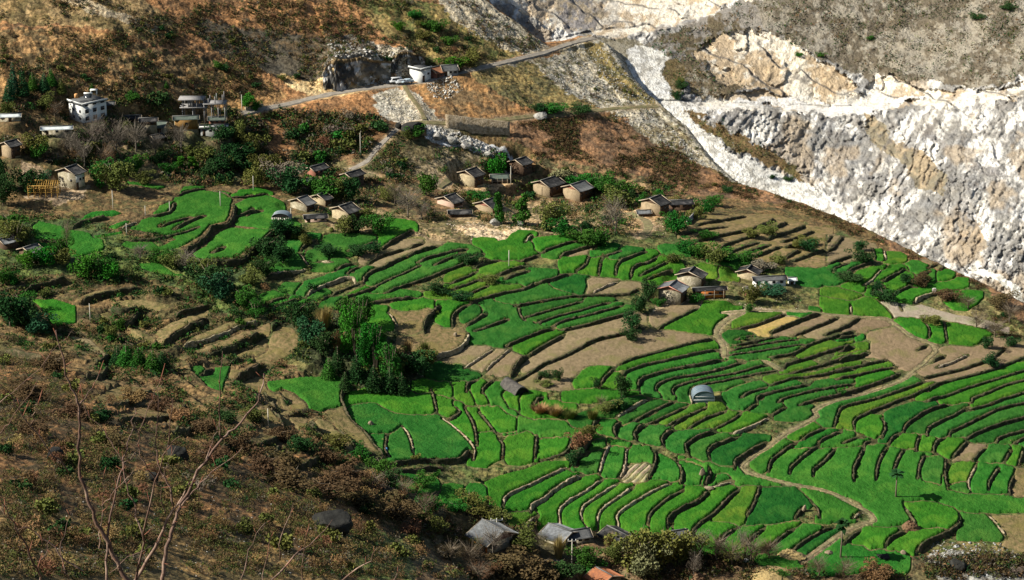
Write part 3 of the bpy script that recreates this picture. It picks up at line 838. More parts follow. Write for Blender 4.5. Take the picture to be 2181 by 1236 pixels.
# colour zones, later ones on top: colour A, colour B, share of B, roughness of relief (m), outline in photograph pixels
ZONES = [
 ((.15,.10,.045),(.085,.075,.03),.45,.5,[(-900,-900),(3200,-900),(3200,2400),(-900,2400)]),
 ((.33,.175,.078),(.15,.09,.045),.40,.55,[(-900,-900),(1400,-900),(1300,240),(1100,250),(880,250),(760,230),(520,235),(300,215),(0,235),(-900,230)]),
 ((.30,.18,.078),(.13,.095,.045),.45,.8,[(-900,60),(0,60),(200,70),(480,130),(620,200),(520,238),(300,218),(0,240),(-900,240)]),
 ((.30,.21,.10),(.16,.12,.05),.45,.5,[(0,-50),(260,-20),(400,60),(330,90),(180,60),(0,50)]),
 ((.44,.36,.24),(.24,.17,.09),.4,.4,[(120,-10),(180,-10),(260,30),(330,50),(380,75),(330,70),(240,42)]),
 ((.40,.37,.31),(.13,.12,.10),.5,.9,[(690,92),(760,80),(830,110),(905,142),(900,170),(830,168),(760,185),(700,192)]),
 ((.085,.075,.055),(.14,.10,.055),.25,.3,[(430,30),(560,70),(680,95),(700,120),(700,190),(600,175),(500,130),(420,70)]),
 ((.24,.18,.07),(.10,.11,.035),.45,.6,[(760,0),(960,10),(1080,100),(1120,120),(1000,150),(900,130),(800,60)]),
 ((.38,.34,.26),(.20,.17,.11),.35,.6,[(930,-60),(1010,-20),(1110,50),(1165,105),(1130,125),(1080,110),(1000,60),(950,20)]),
 ((.62,.46,.24),(.45,.28,.12),.4,.3,[(600,168),(650,170),(740,178),(800,180),(800,192),(700,204),(620,190)]),
 ((.40,.37,.30),(.22,.19,.12),.4,.5,[(1060,140),(1150,122),(1262,78),(1300,80),(1600,400),(1500,352),(1420,320),(1330,248),(1200,200),(1120,170)]),
 ((.22,.17,.07),(.12,.11,.05),.45,.6,[(1020,150),(1120,135),(1200,180),(1280,235),(1160,240),(1060,215),(1000,180)]),
 ((.22,.17,.07),(.12,.11,.05),.45,.6,[(1240,98),(1270,96),(1330,150),(1400,230),(1350,225),(1290,160)]),
 ((.29,.165,.07),(.18,.12,.06),.45,.5,[(880,180),(1000,160),(1060,200),(1100,240),(1000,250),(930,230)]),
 ((.44,.41,.34),(.30,.27,.20),.4,.45,[(800,205),(860,190),(890,195),(930,245),(1000,262),(960,280),(900,262),(850,262),(790,240)]),
 ((.72,.70,.62),(.34,.30,.22),.35,.7,[(900,262),(960,275),(1020,300),(1090,335),(1100,352),(1050,340),(980,305),(920,292)]),
 ((.21,.11,.048),(.11,.075,.04),.45,.5,[(500,245),(640,225),(800,215),(800,240),(850,265),(800,310),(740,350),(600,330),(500,300)]),
 ((.24,.135,.07),(.15,.095,.055),.45,.45,[(1060,270),(1120,246),(1240,240),(1330,250),(1430,320),(1560,385),(1700,430),(1850,490),(2000,562),(2181,645),(2500,800),(2400,860),(2120,700),(2020,600),(1880,520),(1760,450),(1560,425),(1400,410),(1290,370),(1150,345),(1070,310)]),
 ((.09,.088,.04),(.15,.11,.06),.4,.9,[(80,270),(250,265),(500,270),(560,310),(640,340),(650,400),(420,395),(240,370),(150,340),(60,330)]),
 ((.13,.12,.045),(.075,.10,.03),.5,.4,[(560,460),(800,470),(1000,470),(1400,490),(1700,470),(1900,540),(2060,600),(2181,700),(2400,760),(2400,1180),(1950,1180),(1400,1130),(1050,1090),(760,1000),(700,860),(620,800),(560,650)]),
 ((.19,.12,.062),(.11,.10,.045),.5,.5,[(640,345),(760,330),(840,290),(920,290),(1060,330),(1280,365),(1450,405),(1500,440),(1440,500),(1250,500),(1100,490),(950,470),(840,480),(700,490),(640,440)]),
 ((.30,.24,.15),(.12,.10,.05),.5,.5,[(880,310),(960,300),(1060,345),(1000,370),(940,400),(880,380),(820,340)]),
 ((.34,.25,.14),(.13,.11,.05),.5,.5,[(700,480),(800,450),(960,470),(1100,440),(1260,440),(1360,470),(1340,500),(1150,520),(960,530),(820,500),(720,500)]),
 ((.42,.30,.17),(.25,.17,.09),.35,.3,[(930,370),(970,362),(1010,395),(1100,400),(1060,415),(960,410),(920,400)]),
 ((.56,.44,.29),(.38,.26,.14),.35,.35,[(960,476),(1010,474),(1070,484),(1120,478),(1130,492),(1080,520),(1010,514),(990,500)]),
 ((.42,.28,.14),(.24,.16,.08),.3,.35,[(1340,390),(1380,400),(1420,455),(1380,480),(1370,512),(1330,480),(1290,430),(1330,420)]),
 ((.34,.26,.17),(.22,.16,.10),.4,.35,[(55,350),(130,380),(200,400),(190,430),(120,440),(60,425)]),
 ((.20,.17,.075),(.11,.12,.04),.45,.4,[(2040,620),(2120,660),(2181,700),(2181,740),(2080,740),(1990,680),(1980,620)]),
 ((.10,.13,.035),(.06,.09,.03),.5,.7,[(0,460),(200,480),(420,540),(640,620),(700,700),(620,760),(540,700),(340,600),(180,590),(0,600)]),
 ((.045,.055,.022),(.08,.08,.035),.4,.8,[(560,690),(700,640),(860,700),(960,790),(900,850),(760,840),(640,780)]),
 ((.34,.27,.17),(.20,.16,.09),.4,.3,[(1400,650),(1450,640),(1520,640),(1570,650),(1680,655),(1720,668),(1600,670),(1500,672),(1460,655),(1400,680)]),
 ((.19,.105,.045),(.075,.055,.026),.55,.6,[(-600,740),(60,760),(200,820),(330,900),(500,960),(700,980),(830,1030),(900,1090),(980,1150),(1000,1260),(-600,1260)]),
 ((.30,.19,.075),(.11,.085,.035),.5,.5,[(-300,1060),(0,1080),(250,1110),(420,1120),(640,1180),(760,1260),(1000,1700),(-300,1700)]),
 ((.42,.27,.10),(.22,.15,.06),.4,.4,[(560,1095),(660,1120),(700,1150),(800,1140),(900,1165),(980,1210),(1040,1260),(900,1260),(760,1200),(640,1150)]),
 ((.12,.15,.04),(.09,.10,.04),.5,.7,[(740,1140),(880,1140),(960,1236),(760,1236)]),
 ((.10,.085,.04),(.17,.11,.06),.45,.6,[(880,1090),(1040,1095),(1500,1140),(1700,1180),(1960,1195),(2040,1230),(2100,1700),(900,1700)]),
 ((.24,.24,.22),(.12,.095,.06),.5,.9,[(1960,1190),(2060,1168),(2250,1180),(2250,1260),(2000,1260)]),
 ((.20,.15,.07),(.12,.12,.045),.45,.35,[(2000,1160),(2060,1150),(2181,1150),(2300,1200),(2050,1175)]),
 ((.48,.36,.17),(.30,.20,.09),.3,.25,[(1576,1212),(1640,1204),(1690,1214),(1660,1260),(1560,1260)]),
]
def inpoly(px, py, poly):
    poly = np.asarray(poly, float); r = np.zeros(px.shape, bool)
    m = (px >= poly[:, 0].min()) & (px <= poly[:, 0].max()) & (py >= poly[:, 1].min()) & (py <= poly[:, 1].max())
    if not m.any(): return r
    x = px[m]; y = py[m]; c = np.zeros(x.shape, bool); j = len(poly)-1
    for i in range(len(poly)):
        xi, yi = poly[i]; xj, yj = poly[j]
        if yi != yj: c ^= ((yi > y) != (yj > y)) & (x < (xj-xi)*(y-yi)/(yj-yi)+xi)
        j = i
    r[m] = c
    return r
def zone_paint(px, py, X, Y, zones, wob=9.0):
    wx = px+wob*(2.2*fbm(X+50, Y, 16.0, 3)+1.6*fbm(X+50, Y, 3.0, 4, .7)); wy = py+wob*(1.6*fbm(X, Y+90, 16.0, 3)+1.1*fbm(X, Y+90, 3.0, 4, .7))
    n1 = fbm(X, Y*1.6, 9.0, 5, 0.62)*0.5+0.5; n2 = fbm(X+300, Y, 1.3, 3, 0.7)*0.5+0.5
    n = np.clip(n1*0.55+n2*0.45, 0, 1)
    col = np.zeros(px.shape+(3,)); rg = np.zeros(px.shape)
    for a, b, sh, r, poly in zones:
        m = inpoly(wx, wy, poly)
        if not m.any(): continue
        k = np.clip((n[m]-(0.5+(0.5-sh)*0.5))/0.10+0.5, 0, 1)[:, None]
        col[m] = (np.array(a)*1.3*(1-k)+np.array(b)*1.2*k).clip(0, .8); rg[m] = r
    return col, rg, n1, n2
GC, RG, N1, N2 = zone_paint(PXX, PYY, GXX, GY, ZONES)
# plots cut out of the outlines by the walls and roads
RDIST = np.full(GXX.shape, 99.0)
for r_ in RD:
    P = r_['P']; R = 6
    m = (GXX > P[:, 0].min()-R) & (GXX < P[:, 0].max()+R) & (GY > P[:, 1].min()-R) & (GY < P[:, 1].max()+R)
    d, s, al = seg_field(GXX[m], GY[m], P); RDIST[m] = np.minimum(RDIST[m], d-r_['w']/2)
KINDS = 'egbydntwfc'
FM = np.zeros(GXX.shape, np.int16)
fr = fbm(GXX, GY, 2.5, 3)
FPX = PXX+2.2*fr; FPY = PYY+1.6*fr
inner = PYY > 360
nfield = 0; fkind = {}
for tile, kd, P in blk(FIELDS):
    nfield += 1; fkind[nfield] = kd
    FM[inpoly(FPX, FPY, P)] = nfield
FM[(WMIN < 0.36) | (RDIST < 0.5) | (CD > 0)] = 0
# connected plots (run based union find)
par = []
def find(a):
    while par[a] != a: par[a] = par[par[a]]; a = par[a]
    return a
LAB = np.full(FM.shape, -1, np.int32); prev = []
for j in range(NR):
    row = FM[j]
    if not row.any(): prev = []; continue
    ch = np.flatnonzero(np.diff(row))+1; st = np.concatenate([[0], ch]); en = np.concatenate([ch, [NC]]); cur = []
    for a, b in zip(st, en):
        v = row[a]
        if v == 0: continue
        i = len(par); par.append(i); cur.append((a, b, v, i))
        for (a2, b2, v2, i2) in prev:
            if v2 == v and a2 < b and b2 > a:
                ra, rb = find(i), find(i2)
                if ra != rb: par[max(ra, rb)] = min(ra, rb)
        LAB[j, a:b] = i
    prev = cur
root = np.array([find(i) for i in range(len(par))], np.int32)
LAB = np.where(LAB >= 0, root[np.maximum(LAB, 0)], -1)
blocked = (WMIN < 0.24) | (RDIST < 0.25) | (CD > 0)
for it in range(9):
    for dj, di in (((0, 1), (0, -1)) if it % 2 else ((1, 0), (-1, 0), (0, 1), (0, -1))):
        sl = np.roll(LAB, (dj, di), (0, 1)); sf = np.roll(FM, (dj, di), (0, 1)); g_ = (LAB < 0) & (sl >= 0) & ~blocked & (PYY > 400) & (PXX > 540)
        LAB = np.where(g_, sl, LAB); FM = np.where(g_, sf, FM)
ids, cnt = np.unique(LAB[LAB >= 0], return_counts=True)
keep = ids[cnt > 90]
infield = np.isin(LAB, keep)
# steps inside the grid of the chamfer distance from plot edges
dist = np.where(infield, 99.0, 0.0)
for axis, st in ((0, 0.45), (1, 0.22)):
    pass
same = lambda a, b: a == b
for it in range(7):
    for dj, di, c in ((1, 0, .45), (-1, 0, .45), (0, 1, .20), (0, -1, .20)):
        sh = np.roll(dist, (dj, di), (0, 1)); sl = np.roll(LAB, (dj, di), (0, 1))
        dist = np.minimum(dist, np.where(sl == LAB, sh, 0)+c)
dist = np.where(infield, dist, 0)
soft = np.exp(-np.clip(RDIST, 0, 9)/1.2)
damp = np.where(infield, 0.12, 1.0)*(1-0.85*soft)*np.where(WMIN < 2.0, 0.55, 1.0)
rel = RG*(0.9*fbm(GXX, GY, 5.0, 5, 0.6) + 0.55*np.abs(fbm(GXX, GY, 1.6, 3, 0.7)))
# old stepped ledges on the dry hillsides
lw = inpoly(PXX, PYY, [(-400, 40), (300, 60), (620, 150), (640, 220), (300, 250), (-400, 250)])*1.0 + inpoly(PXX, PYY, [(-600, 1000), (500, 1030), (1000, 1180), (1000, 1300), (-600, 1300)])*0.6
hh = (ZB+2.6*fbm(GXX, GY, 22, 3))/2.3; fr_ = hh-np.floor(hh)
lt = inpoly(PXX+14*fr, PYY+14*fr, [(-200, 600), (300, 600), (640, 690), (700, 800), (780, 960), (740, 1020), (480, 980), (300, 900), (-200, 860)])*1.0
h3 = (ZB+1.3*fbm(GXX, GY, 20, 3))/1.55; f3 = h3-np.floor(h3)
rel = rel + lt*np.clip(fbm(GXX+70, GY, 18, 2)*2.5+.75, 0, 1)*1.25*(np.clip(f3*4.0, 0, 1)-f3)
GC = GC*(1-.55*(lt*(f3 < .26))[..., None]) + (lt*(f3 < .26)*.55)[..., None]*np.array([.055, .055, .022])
rel = rel + lw*np.clip(fbm(GXX+9, GY, 16, 2)*2+.45, 0, 1)*(0.7*(np.clip(fr_*3.0, 0, 1)-fr_)) + 0.02
up_ = np.clip((420-PYY)/150, 0, 1); gul = ridged(GXX*0.9+GY*0.5, GY*0.35, 26, 4); rel = rel + up_*3.4*(.55-gul)*(CD < -3)
far_rough = np.clip((590-PYY)/200, 0, 1)
rel = rel + (RG > .3)*0.30*ridged(GXX, GY*.8, 1.1, 2)*np.clip(ridged(GXX+40, GY, 7, 3)*2-.6, 0, 1)
ZT = ZB+DZ+rel*damp
ZT = ZT+np.where(infield, 0.03*N2, 0)
GRID = None
def ground(x, y):
    """height of the finished ground at world x, y"""
    x = np.atleast_1d(np.asarray(x, float)); y = np.atleast_1d(np.asarray(y, float))
    v = np.interp(y, ys, np.arange(NR)); u = np.interp(x/(y+Y0), us, np.arange(NC))
    j = np.clip(v.astype(int), 0, NR-2); i = np.clip(u.astype(int), 0, NC-2); fv = v-j; fu = u-i
    return (ZT[j, i]*(1-fu)+ZT[j, i+1]*fu)*(1-fv)+(ZT[j+1, i]*(1-fu)+ZT[j+1, i+1]*fu)*fv
def spot(px, py):
    x, y, z = hit([px], [py]); return float(x[0]), float(y[0]), float(ground(x, y)[0])
# building pads are pressed into the sheet before meshing (see BUILD list)
def add_pads(pads):
    for (x, y, r, z) in pads:
        m = (np.abs(GXX-x) < r*2.2) & (np.abs(GY-y) < r*2.2)
        d = np.hypot(GXX[m]-x, GY[m]-y); k = np.clip((r*1.6-d)/(r*0.6), 0, 1); k = k*k*(3-2*k)
        ZT[m] = ZT[m]*(1-k)+z*k
M_GROUND = mat('dry_earth', (1,1,1), attr='col', col2=(.42,.40,.38), scale=.9, detail=9, lo=.42, hi=.60, col3=(1.5,1.4,1.25), scale3=0.22, col4=(.5,.55,.5), scale4=2.6, bump=0.25, bscale=1.6)
def build_ground():
    V = np.stack([GXX, GY, ZT], -1).reshape(-1, 3)
    idx = np.arange(NR*NC).reshape(NR, NC)
    F = np.stack([idx[:-1, :-1], idx[:-1, 1:], idx[1:, 1:], idx[1:, :-1]], -1)
    keepf = CD[:-1, :-1] < 60
    F = F[keepf].reshape(-1, 4)
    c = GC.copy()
    rd = np.clip(1-np.clip(RDIST, 0, 9)/0.8, 0, 1)[..., None]; c = c*(1-rd*0.6)+np.array([.40, .31, .20])*rd*0.6
    # dry soil shows at the terrace lips, weeds below them
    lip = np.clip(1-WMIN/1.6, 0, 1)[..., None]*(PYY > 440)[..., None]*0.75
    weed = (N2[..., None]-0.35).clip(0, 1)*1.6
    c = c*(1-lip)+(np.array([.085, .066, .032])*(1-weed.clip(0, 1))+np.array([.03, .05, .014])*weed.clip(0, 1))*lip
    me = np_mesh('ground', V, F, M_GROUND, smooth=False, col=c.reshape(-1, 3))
    o = link('ground', me); tag(o, kind='structure'); return o
# ------------------------------------------------------------------ crops and bare plots: one object each
FCOL = {'e': ((.018,.092,.012),(.034,.132,.020)), 'g': ((.018,.102,.011),(.034,.145,.018)), 'b': ((.024,.114,.009),(.044,.158,.014)),
        'y': ((.040,.118,.011),(.072,.160,.017)), 'd': ((.010,.066,.009),(.022,.100,.015)), 'n': ((.25,.185,.105),(.17,.13,.07)),
        't': ((.25,.175,.085),(.10,.095,.035)), 'w': ((.46,.33,.11),(.30,.24,.08)), 'f': ((.42,.33,.22),(.26,.19,.12)), 'c': ((.40,.33,.25),(.30,.24,.17))}
FMAT = {}
for k_, (a_, b_) in FCOL.items():
    crop = k_ in 'egbyd'
    FMAT[k_] = mat('crop_'+k_ if crop else 'soil_'+k_, a_, 0.85, b_, scale=.55 if crop else .9, detail=12, lo=.38, hi=.62, bump=.30 if crop else .16,
                   bscale=1.6 if crop else 1.6, col3=((b_[0]*1.5, b_[1]*1.12, b_[2]*1.1) if crop else (a_[0]*.7, a_[1]*.82, a_[2]*.6)), scale3=.16, vary=.08, spec=.04)
FIELD_INFO = []
def build_fields():
    rows, cols_ = np.nonzero(infield); lab = LAB[rows, cols_]; order = np.argsort(lab, kind='stable')
    rows, cols_, lab = rows[order], cols_[order], lab[order]
    cuts = np.flatnonzero(np.diff(lab))+1
    for rr, cc in zip(np.split(rows, cuts), np.split(cols_, cuts)):
        kd = fkind[int(FM[rr[0], cc[0]])]; crop = kd in 'egbyd'
        j0, j1, i0, i1 = rr.min(), rr.max()+1, cc.min(), cc.max()+1
        sub = np.full((j1-j0, i1-i0), -1, np.int64); sub[rr-j0, cc-i0] = np.arange(len(rr))
        a = sub[:-1, :-1]; b = sub[:-1, 1:]; c = sub[1:, 1:]; d = sub[1:, :-1]
        ok = (a >= 0) & (b >= 0) & (c >= 0) & (d >= 0)
        if ok.sum() < 50: continue
        F = np.stack([a[ok], b[ok], c[ok], d[ok]], -1)
        X = GXX[rr, cc]; Y = GY[rr, cc]; D = dist[rr, cc]
        hgt = (0.34 if kd in 'egb' else 0.28) if crop else 0.10
        up = np.clip(D/0.45, 0, 1); up = up*(2-up)
        Z = ZT[rr, cc]-0.06+(hgt+0.06)*up
        if crop:
            Z = Z+up*(0.09*fbm(X, Y, 2.2, 3, .6))
        elif kd == 'f':
            t = X*0.86-Y*0.5; Z = Z+0.16*np.sin(t*2*math.pi/1.3)
        else:
            Z = Z+(0.16 if kd == 't' else 0.06)*up*fbm(X, Y, 1.6, 4, .7)
        # even out the stepped outline left by the sampling grid
        E = np.sort(np.concatenate([F[:, [0, 1]], F[:, [1, 2]], F[:, [2, 3]], F[:, [3, 0]]]), 1); ek, ec = np.unique(E[:, 0]*len(X)+E[:, 1], return_counts=True)
        be = ek[ec == 1]; b0, b1 = be//len(X), be % len(X); isb = np.zeros(len(X), bool); isb[b0] = True; isb[b1] = True
        for _ in range(5):
            sx = np.zeros(len(X)); sy = np.zeros(len(X)); c_ = np.zeros(len(X))
            for p_, q_ in ((b0, b1), (b1, b0)): np.add.at(sx, p_, X[q_]); np.add.at(sy, p_, Y[q_]); np.add.at(c_, p_, 1)
            X = np.where(isb, .35*X+.65*sx/np.maximum(c_, 1), X); Y = np.where(isb, .35*Y+.65*sy/np.maximum(c_, 1), Y)
        Z = np.where(isb, ground(X, Y)-.05, Z)
        cx, cy = X.mean(), Y.mean(); cz = float(Z.mean())
        me = np_mesh('crop_field' if crop else 'bare_field', np.stack([X-cx, Y-cy, Z-cz], 1), F, FMAT[kd], smooth=crop)
        o = link('crop_field' if crop else 'bare_field', me, loc=(cx, cy, cz)); o['kind'] = 'thing'
        px, py = PXX[rr, cc], PYY[rr, cc]
        # shape in the photograph: length, width
        C = np.cov(np.stack([px, py])) if len(px) > 3 else np.eye(2)
        ev = np.sqrt(np.maximum(np.linalg.eigvalsh(C), .1)); asp = ev[1]/ev[0]; area = len(px)
        shape = 'long narrow' if asp > 4.5 else ('curving' if asp > 2.6 else ('broad' if area > 5000 else ('small' if area < 900 else 'squarish')))
        FIELD_INFO.append(dict(o=o, kd=kd, shape=shape, p=(px.mean(), py.mean())))
# ------------------------------------------------------------------ dry stone terrace walls
M_WALL = mat('terrace_stone', (.080,.062,.036), 0.95, (.028,.045,.012), scale=0.9, detail=8, lo=.38, hi=.6, bump=.22, bscale=3.0, col3=(.13,.10,.055), scale3=0.5, vary=.15)
M_WALLP = mat('pale_terrace_stone', (.46,.38,.25), 0.95, (.18,.14,.075), scale=1.2, detail=8, lo=.35, hi=.62, bump=.22, bscale=3.0, vary=.1)
WALL_INFO = []
def build_walls():
    for wi, w_ in enumerate(WL):
        P = catmull(w_['P'], 0.55); n = len(P)
        if n < 4: continue
        T = np.gradient(P, axis=0); T /= np.hypot(T[:, 0], T[:, 1])[:, None]+1e-9
        N = np.stack([-T[:, 1], T[:, 0]], 1)                       # towards the high side
        hi = ground(P[:, 0]+N[:, 0]*0.9, P[:, 1]+N[:, 1]*0.9); lo = ground(P[:, 0]-N[:, 0]*0.9, P[:, 1]-N[:, 1]*0.9)
        r = np.random.default_rng(100+wi)
        hm = 1+.55*fbm(P[:, 0], P[:, 1], 4.0, 3); hi = lo+(hi-lo)*np.clip(hm, .55, 1.25); j1 = r.normal(0, .12, n); j2 = r.normal(0, .10, n); j3 = r.normal(0, .12, n)
        hi = np.maximum(hi, lo+0.25)
        top = hi+0.12+(0.10 if w_['pale'] else 0.16)*r.random(n); 
        e = np.minimum(np.arange(n), np.arange(n)[::-1])/3.0; e = np.clip(e, 0, 1); top = lo+(top-lo)*np.maximum(e, .25)
        wd = 0.16 if w_['pale'] else 0.17
        mid = lo*0.5+top*0.5
        def ring(off, z): return np.stack([P[:, 0]+N[:, 0]*off, P[:, 1]+N[:, 1]*off, z], 1)
        rings = [ring(wd+j1*.5, lo-0.4), ring(wd+j1, top-.08), ring(0.04+j2, top+np.abs(j1)*.5), ring(-wd+j2, top-.10), ring(-wd-0.06+j3, mid), ring(-wd-0.20+j3*.6, lo-0.4)]
        V = np.stack(rings, 1); K = V.shape[1]; c = V.reshape(-1, 3).mean(0); V = (V-c).reshape(-1, 3)
        idx = np.arange(n*K).reshape(n, K)
        F = np.stack([idx[:-1, :-1], idx[1:, :-1], idx[1:, 1:], idx[:-1, 1:]], -1).reshape(-1, 4).tolist()
        F += [idx[0].tolist(), idx[-1][::-1].tolist()]
        me = np_mesh('terrace_wall', V, F, M_WALLP if w_['pale'] else M_WALL)
        o = link('terrace_wall', me, loc=tuple(c)); o['kind'] = 'thing'; px, py = project(c[0], c[1], c[2])
        L = n*0.55
        WALL_INFO.append(dict(o=o, pale=w_['pale'], h=w_['h'], L=L, p=(float(px), float(py))))
# ------------------------------------------------------------------ roads and footpaths laid on the ground
M_ROAD = mat('dirt_road', (.24,.18,.10), 0.95, (.11,.11,.045), scale=.8, detail=8, bump=.08, bscale=3, col3=(.24,.22,.10), scale3=.6)
M_ROADG = mat('gravel_road', (.34,.30,.24), 0.95, (.22,.19,.15), scale=.8, detail=8, bump=.08, bscale=3)
def build_roads():
    for k, r_ in enumerate(RD):
        P = catmull(r_['P'], 0.7); n = len(P); T = np.gradient(P, axis=0); T /= np.hypot(T[:, 0], T[:, 1])[:, None]+1e-9
        N = np.stack([-T[:, 1], T[:, 0]], 1); w2 = r_['w']/2
        offs = np.linspace(-1, 1, 9); 
        zc = ground(P[:, 0], P[:, 1]); zz = []
        ker = np.ones(7)/7; zs = np.convolve(np.pad(zc, 3, mode='edge'), ker, 'valid')
        V = []
        jit = fbm(P[:, 0], P[:, 1], 2.0, 3)*0.25
        for o_ in offs:
            x = P[:, 0]+N[:, 0]*o_*(w2+jit); y = P[:, 1]+N[:, 1]*o_*(w2+jit); g = ground(x, y)
            rut = -0.05 if abs(abs(o_)-0.5) < .01 else 0.0
            z = np.maximum(g+0.06, zs*0.6+g*0.4+0.05)+rut
            if abs(o_) == 1: z = g-0.15
            V.append(np.stack([x, y, z], 1))
        V = np.stack(V, 1); K = 9; idx = np.arange(n*K).reshape(n, K)
        F = np.stack([idx[:-1, :-1], idx[:-1, 1:], idx[1:, 1:], idx[1:, :-1]], -1).reshape(-1, 4)
        nm = 'footpath' if r_['w'] < 2.4 else 'road'
        o = link(nm, np_mesh(nm, V.reshape(-1, 3), F, M_ROADG if k in (1, 2, 3) else M_ROAD)); tag(o, kind='structure')
# ------------------------------------------------------------------ the marble gorge wall beyond the ridge
_cp = np.array([(900,-150,705),(1165,100,664),(1165,-50,694),(1270,85,670),(1200,300,650),(1450,240,650),(1560,385,640),(1800,300,632),(1500,45,690),(1300,0,706),(2181,180,632),
                (1900,225,645),(2181,640,566),(1850,490,606),(2181,0,676),(1700,0,694),(1830,470,608),(1650,110,672),(1400,600,620),(2181,900,550),(2500,400,590),(2500,0,650),(1500,-200,740),(2181,-200,715)], float)
_ce = [(q[0], q[1], w_[1]+g_) for q, w_, g_ in zip(crest_px, CREST[1:-1], [1]*9+[1.5,2,3,5,8,11,14,16,18,20,22,24,24]) if q[0] < 2200]
_cp = np.vstack([np.array([c_ for c_ in _cp if min(math.hypot(c_[0]-e_[0], c_[1]-e_[1]) for e_ in _ce) > 70]), np.array(_ce)])
_k = len(_cp); _B = np.zeros((_k+3, _k+3)); _c2 = _cp[:, :2]/100.0
_B[:_k, :_k] = tpsk(((_c2[:, None]-_c2[None])**2).sum(-1))+np.eye(_k)*0.3; _B[:_k, _k] = 1; _B[:_k, _k+1:] = _c2; _B[_k, :_k] = 1; _B[_k+1:, :_k] = _c2.T
_bw = np.linalg.solve(_B, np.concatenate([_cp[:, 2], np.zeros(3)]))
CZ = [
 ((.84,.83,.79),(.30,.295,.28),.66,2.0,'cliff',[(-900,-900),(3200,-900),(3200,2400),(-900,2400)]),
 ((.88,.82,.70),(.60,.49,.35),.28,1.2,'slab',[(1080,-300),(1750,-300),(1700,0),(1560,20),(1480,50),(1330,75),(1200,72),(1150,70),(1110,40),(1060,0)]),
 ((.33,.31,.30),(.50,.42,.30),.3,1.4,'slab',[(1185,-20),(1260,-10),(1290,30),(1270,72),(1215,74),(1195,40)]),
 ((.38,.35,.27),(.20,.18,.12),.4,.5,'scree',[(1255,80),(1330,75),(1375,95),(1370,150),(1400,190),(1500,300),(1600,400),(1560,420),(1400,300),(1300,180)]),
 ((.30,.28,.25),(.16,.13,.08),.45,1.6,'scrub',[(1375,95),(1480,55),(1560,25),(1640,0),(1700,-80),(1760,0),(1700,130),(1560,200),(1480,200),(1440,130)]),
 ((.34,.31,.25),(.17,.145,.105),.55,1.5,'scrub',[(1620,20),(1680,-40),(1800,-300),(3000,-300),(3000,150),(2181,165),(2080,190),(1990,180),(1880,180),(1800,145),(1740,120),(1690,90),(1640,70)]),
 ((.86,.79,.65),(.58,.46,.31),.33,1.4,'slab',[(1500,95),(1560,80),(1635,75),(1700,98),(1760,135),(1800,160),(1815,200),(1700,205),(1590,195),(1520,165),(1490,130)]),
 ((.40,.37,.30),(.20,.16,.10),.4,1.2,'scrub',[(1440,150),(1480,140),(1530,180),(1560,200),(1500,205),(1470,180)]),
 ((.88,.84,.74),(.56,.46,.33),.28,.8,'slab',[(1500,205),(1560,200),(1700,205),(1810,200),(1850,150),(1900,165),(1960,200),(2080,195),(2181,175),(2181,210),(2060,225),(1900,238),(1760,240),(1640,240),(1480,232)]),
 ((.84,.84,.80),(.48,.47,.43),.33,.5,'scree',[(1352,98),(1430,106),(1452,150),(1440,190),(1460,225),(1480,232),(1560,310),(1640,365),(1720,385),(1800,440),(1840,480),(1760,480),(1560,395),(1500,330),(1415,275),(1378,200),(1358,150)]),
 ((.93,.92,.89),(.74,.72,.66),.28,.3,'scree',[(1465,222),(1600,216),(1750,214),(1870,220),(1980,215),(1900,236),(1780,242),(1640,236),(1480,234)]),
 ((.17,.13,.06),(.26,.21,.12),.4,.9,'scrub',[(1430,130),(1450,120),(1470,150),(1450,175),(1440,215),(1430,190)]),
 ((.22,.15,.07),(.15,.13,.05),.4,.8,'scrub',[(1465,232),(1490,232),(1540,265),(1600,300),(1670,350),(1720,385),(1690,380),(1620,345),(1560,300),(1500,255)]),
 ((.42,.34,.23),(.27,.24,.17),.45,1.3,'cliff',[(1820,240),(1860,245),(1900,290),(1960,330),(2010,380),(2020,420),(1950,400),(1890,330),(1840,280)]),
 ((.52,.42,.30),(.36,.31,.24),.4,1.2,'cliff',[(2030,460),(2080,470),(2095,520),(2070,550),(2040,520)]),
 ((.92,.91,.87),(.30,.29,.28),.9,1.2,'cliff',[(1925,270),(1960,275),(2010,310),(2090,350),(2150,380),(2120,385),(2030,335),(1950,300)]),
 ((.92,.92,.88),(.5,.5,.45),.35,.6,'scree',[(2060,570),(2110,575),(2150,605),(2181,620),(2181,650),(2130,610),(2080,590)]),
]
M_CLIFF = mat('marble_rock', (1,1,1), attr='col', rough=.85, col2=(.62,.60,.58), scale=.55, detail=9, col3=(1.15,1.1,1.0), scale3=.12, bump=.8, bscale=1.5)
